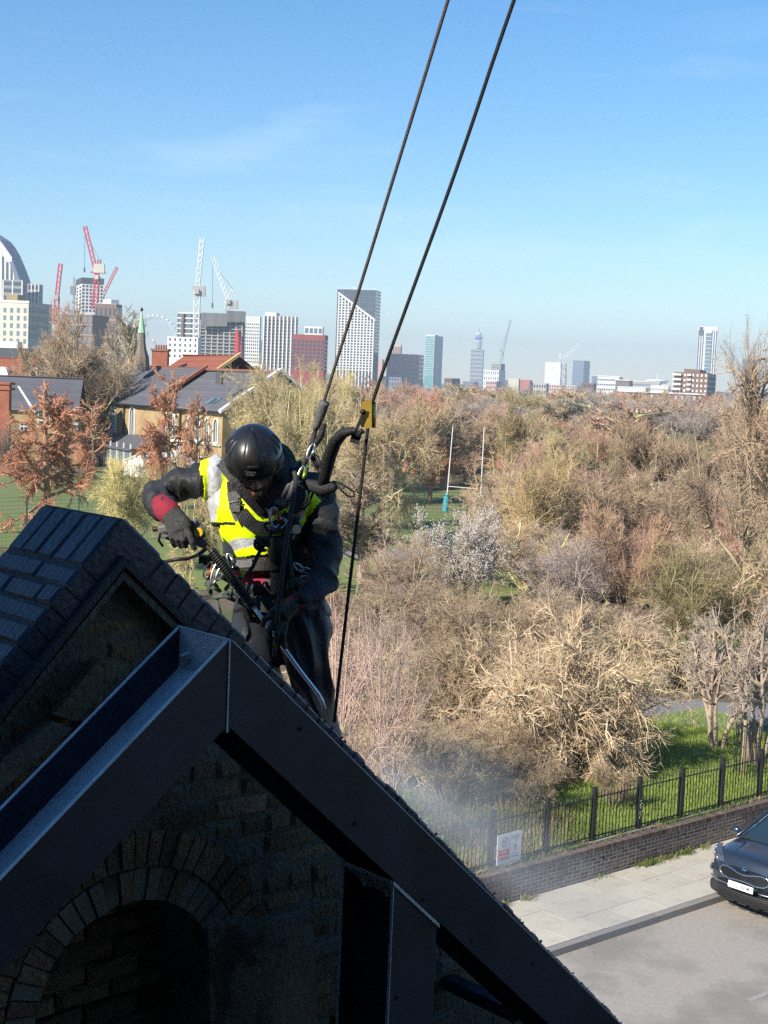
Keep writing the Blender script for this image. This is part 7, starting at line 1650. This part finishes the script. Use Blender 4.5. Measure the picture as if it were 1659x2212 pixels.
# ------------------------------------------------------------------ flying grit knocked loose by the jet
q = MB(); rg = random.Random(15)
for (u, v, s_) in ((1170, 948, 2.2), (1304, 1853, 2.5), (1143, 1105, 1.8), (1016, 1183, 1.8), (1640, 945, 2.4), (1305, 1460, 1.6), (1100, 868, 1.0), (875, 467, .8), (1480, 1970, 1.2), (1420, 1900, 1.1), (1285, 2060, 1.0), (1240, 1990, .8)):
    Y = rg.uniform(7, 12); q.ell(at(u, v, Y), (s_*Y/3182, s_*Y/3182, 1.25*s_*Y/3182), n=6, m=5)
for _ in range(30): u, v = rg.gauss(1250, 150), rg.gauss(1950, 110); Y = rg.uniform(7, 13); q.ell(at(max(u, 1000+(v-1800)*.9), v, Y), .7*Y/3182, n=5, m=4)
q = q.build('flying_grit', mat('wet black grit', (.008, .008, .008), rough=.5)); tag(q, 'black grit flecks thrown into the air by the water jet', None, None, 'stuff')
# ------------------------------------------------------------------ air
def volume(name, density, color, aniso=0.0, noise_=None):
    m = bpy.data.materials.new(name); m.use_nodes = True; n = m.node_tree.nodes; l = m.node_tree.links
    n.remove(n['Principled BSDF']); v = n.new('ShaderNodeVolumePrincipled'); v.inputs['Color'].default_value = tuple(color)+(1,)
    v.inputs['Density'].default_value = density; v.inputs['Anisotropy'].default_value = aniso
    l.new(v.outputs[0], n['Material Output'].inputs['Volume']); return m, n, l, v
hz = MB(); hz.obox((-4500, -300, -1.2), (9000, 0, 0), (0, 6900, 0), (0, 0, 206)); hm_, *_ = volume('thin haze', HAZE, (.72, .85, 1.0))
hz = hz.build('haze', hm_); tag(hz, 'thin blue winter haze', None, None, 'stuff')
# water spray drifting off the coping
m, n, l, v = volume('water mist', 1.0, (.84, .90, 1.0))
tc = n.new('ShaderNodeTexCoord'); nz = n.new('ShaderNodeTexNoise'); nz.inputs['Scale'].default_value = .9; nz.inputs['Detail'].default_value = 3
l.new(tc.outputs['Object'], nz.inputs['Vector'])
ln = n.new('ShaderNodeVectorMath'); ln.operation = 'LENGTH'; l.new(tc.outputs['Object'], ln.inputs[0])
fo = n.new('ShaderNodeMapRange'); fo.interpolation_type = 'SMOOTHSTEP'; fo.inputs[1].default_value = .15; fo.inputs[2].default_value = .98; fo.inputs[3].default_value = 1; fo.inputs[4].default_value = 0
l.new(ln.outputs['Value'], fo.inputs[0])
nr = n.new('ShaderNodeMapRange'); nr.inputs[1].default_value = .35; nr.inputs[2].default_value = .7; l.new(nz.outputs[0], nr.inputs[0])
mu = n.new('ShaderNodeMath'); mu.operation = 'MULTIPLY'; l.new(fo.outputs[0], mu.inputs[0]); l.new(nr.outputs[0], mu.inputs[1])
m2 = n.new('ShaderNodeMath'); m2.operation = 'MULTIPLY'; l.new(mu.outputs[0], m2.inputs[0]); m2.inputs[1].default_value = 1.05; l.new(m2.outputs[0], v.inputs['Density'])
def puff(u, v_, Y, sx_, sy_, sz_, lab, rot=0):
    q = MB().ell((0, 0, 0), 1, n=20, m=12).mesh('spray', smooth=True); q.materials.append(m)
    o = bpy.data.objects.new('water_spray', q); C.objects.link(o); o.matrix_basis = Matrix.Translation(at(u, v_, Y)) @ Matrix.Rotation(rot, 4, 'Y') @ Matrix.Diagonal((sx_, sy_, sz_, 1)); tag(o, lab, None, None, 'stuff')
puff(905, 1690, 8.0, .42, .6, .20, 'dense water spray blowing off the coping', R(25))
puff(1000, 1740, 9.5, .9, .9, .50, 'thin water mist drifting in front of the railings', R(25))
puff(1200, 1900, 11, 1.2, .5, .45, 'faint water mist over the pavement', R(25))
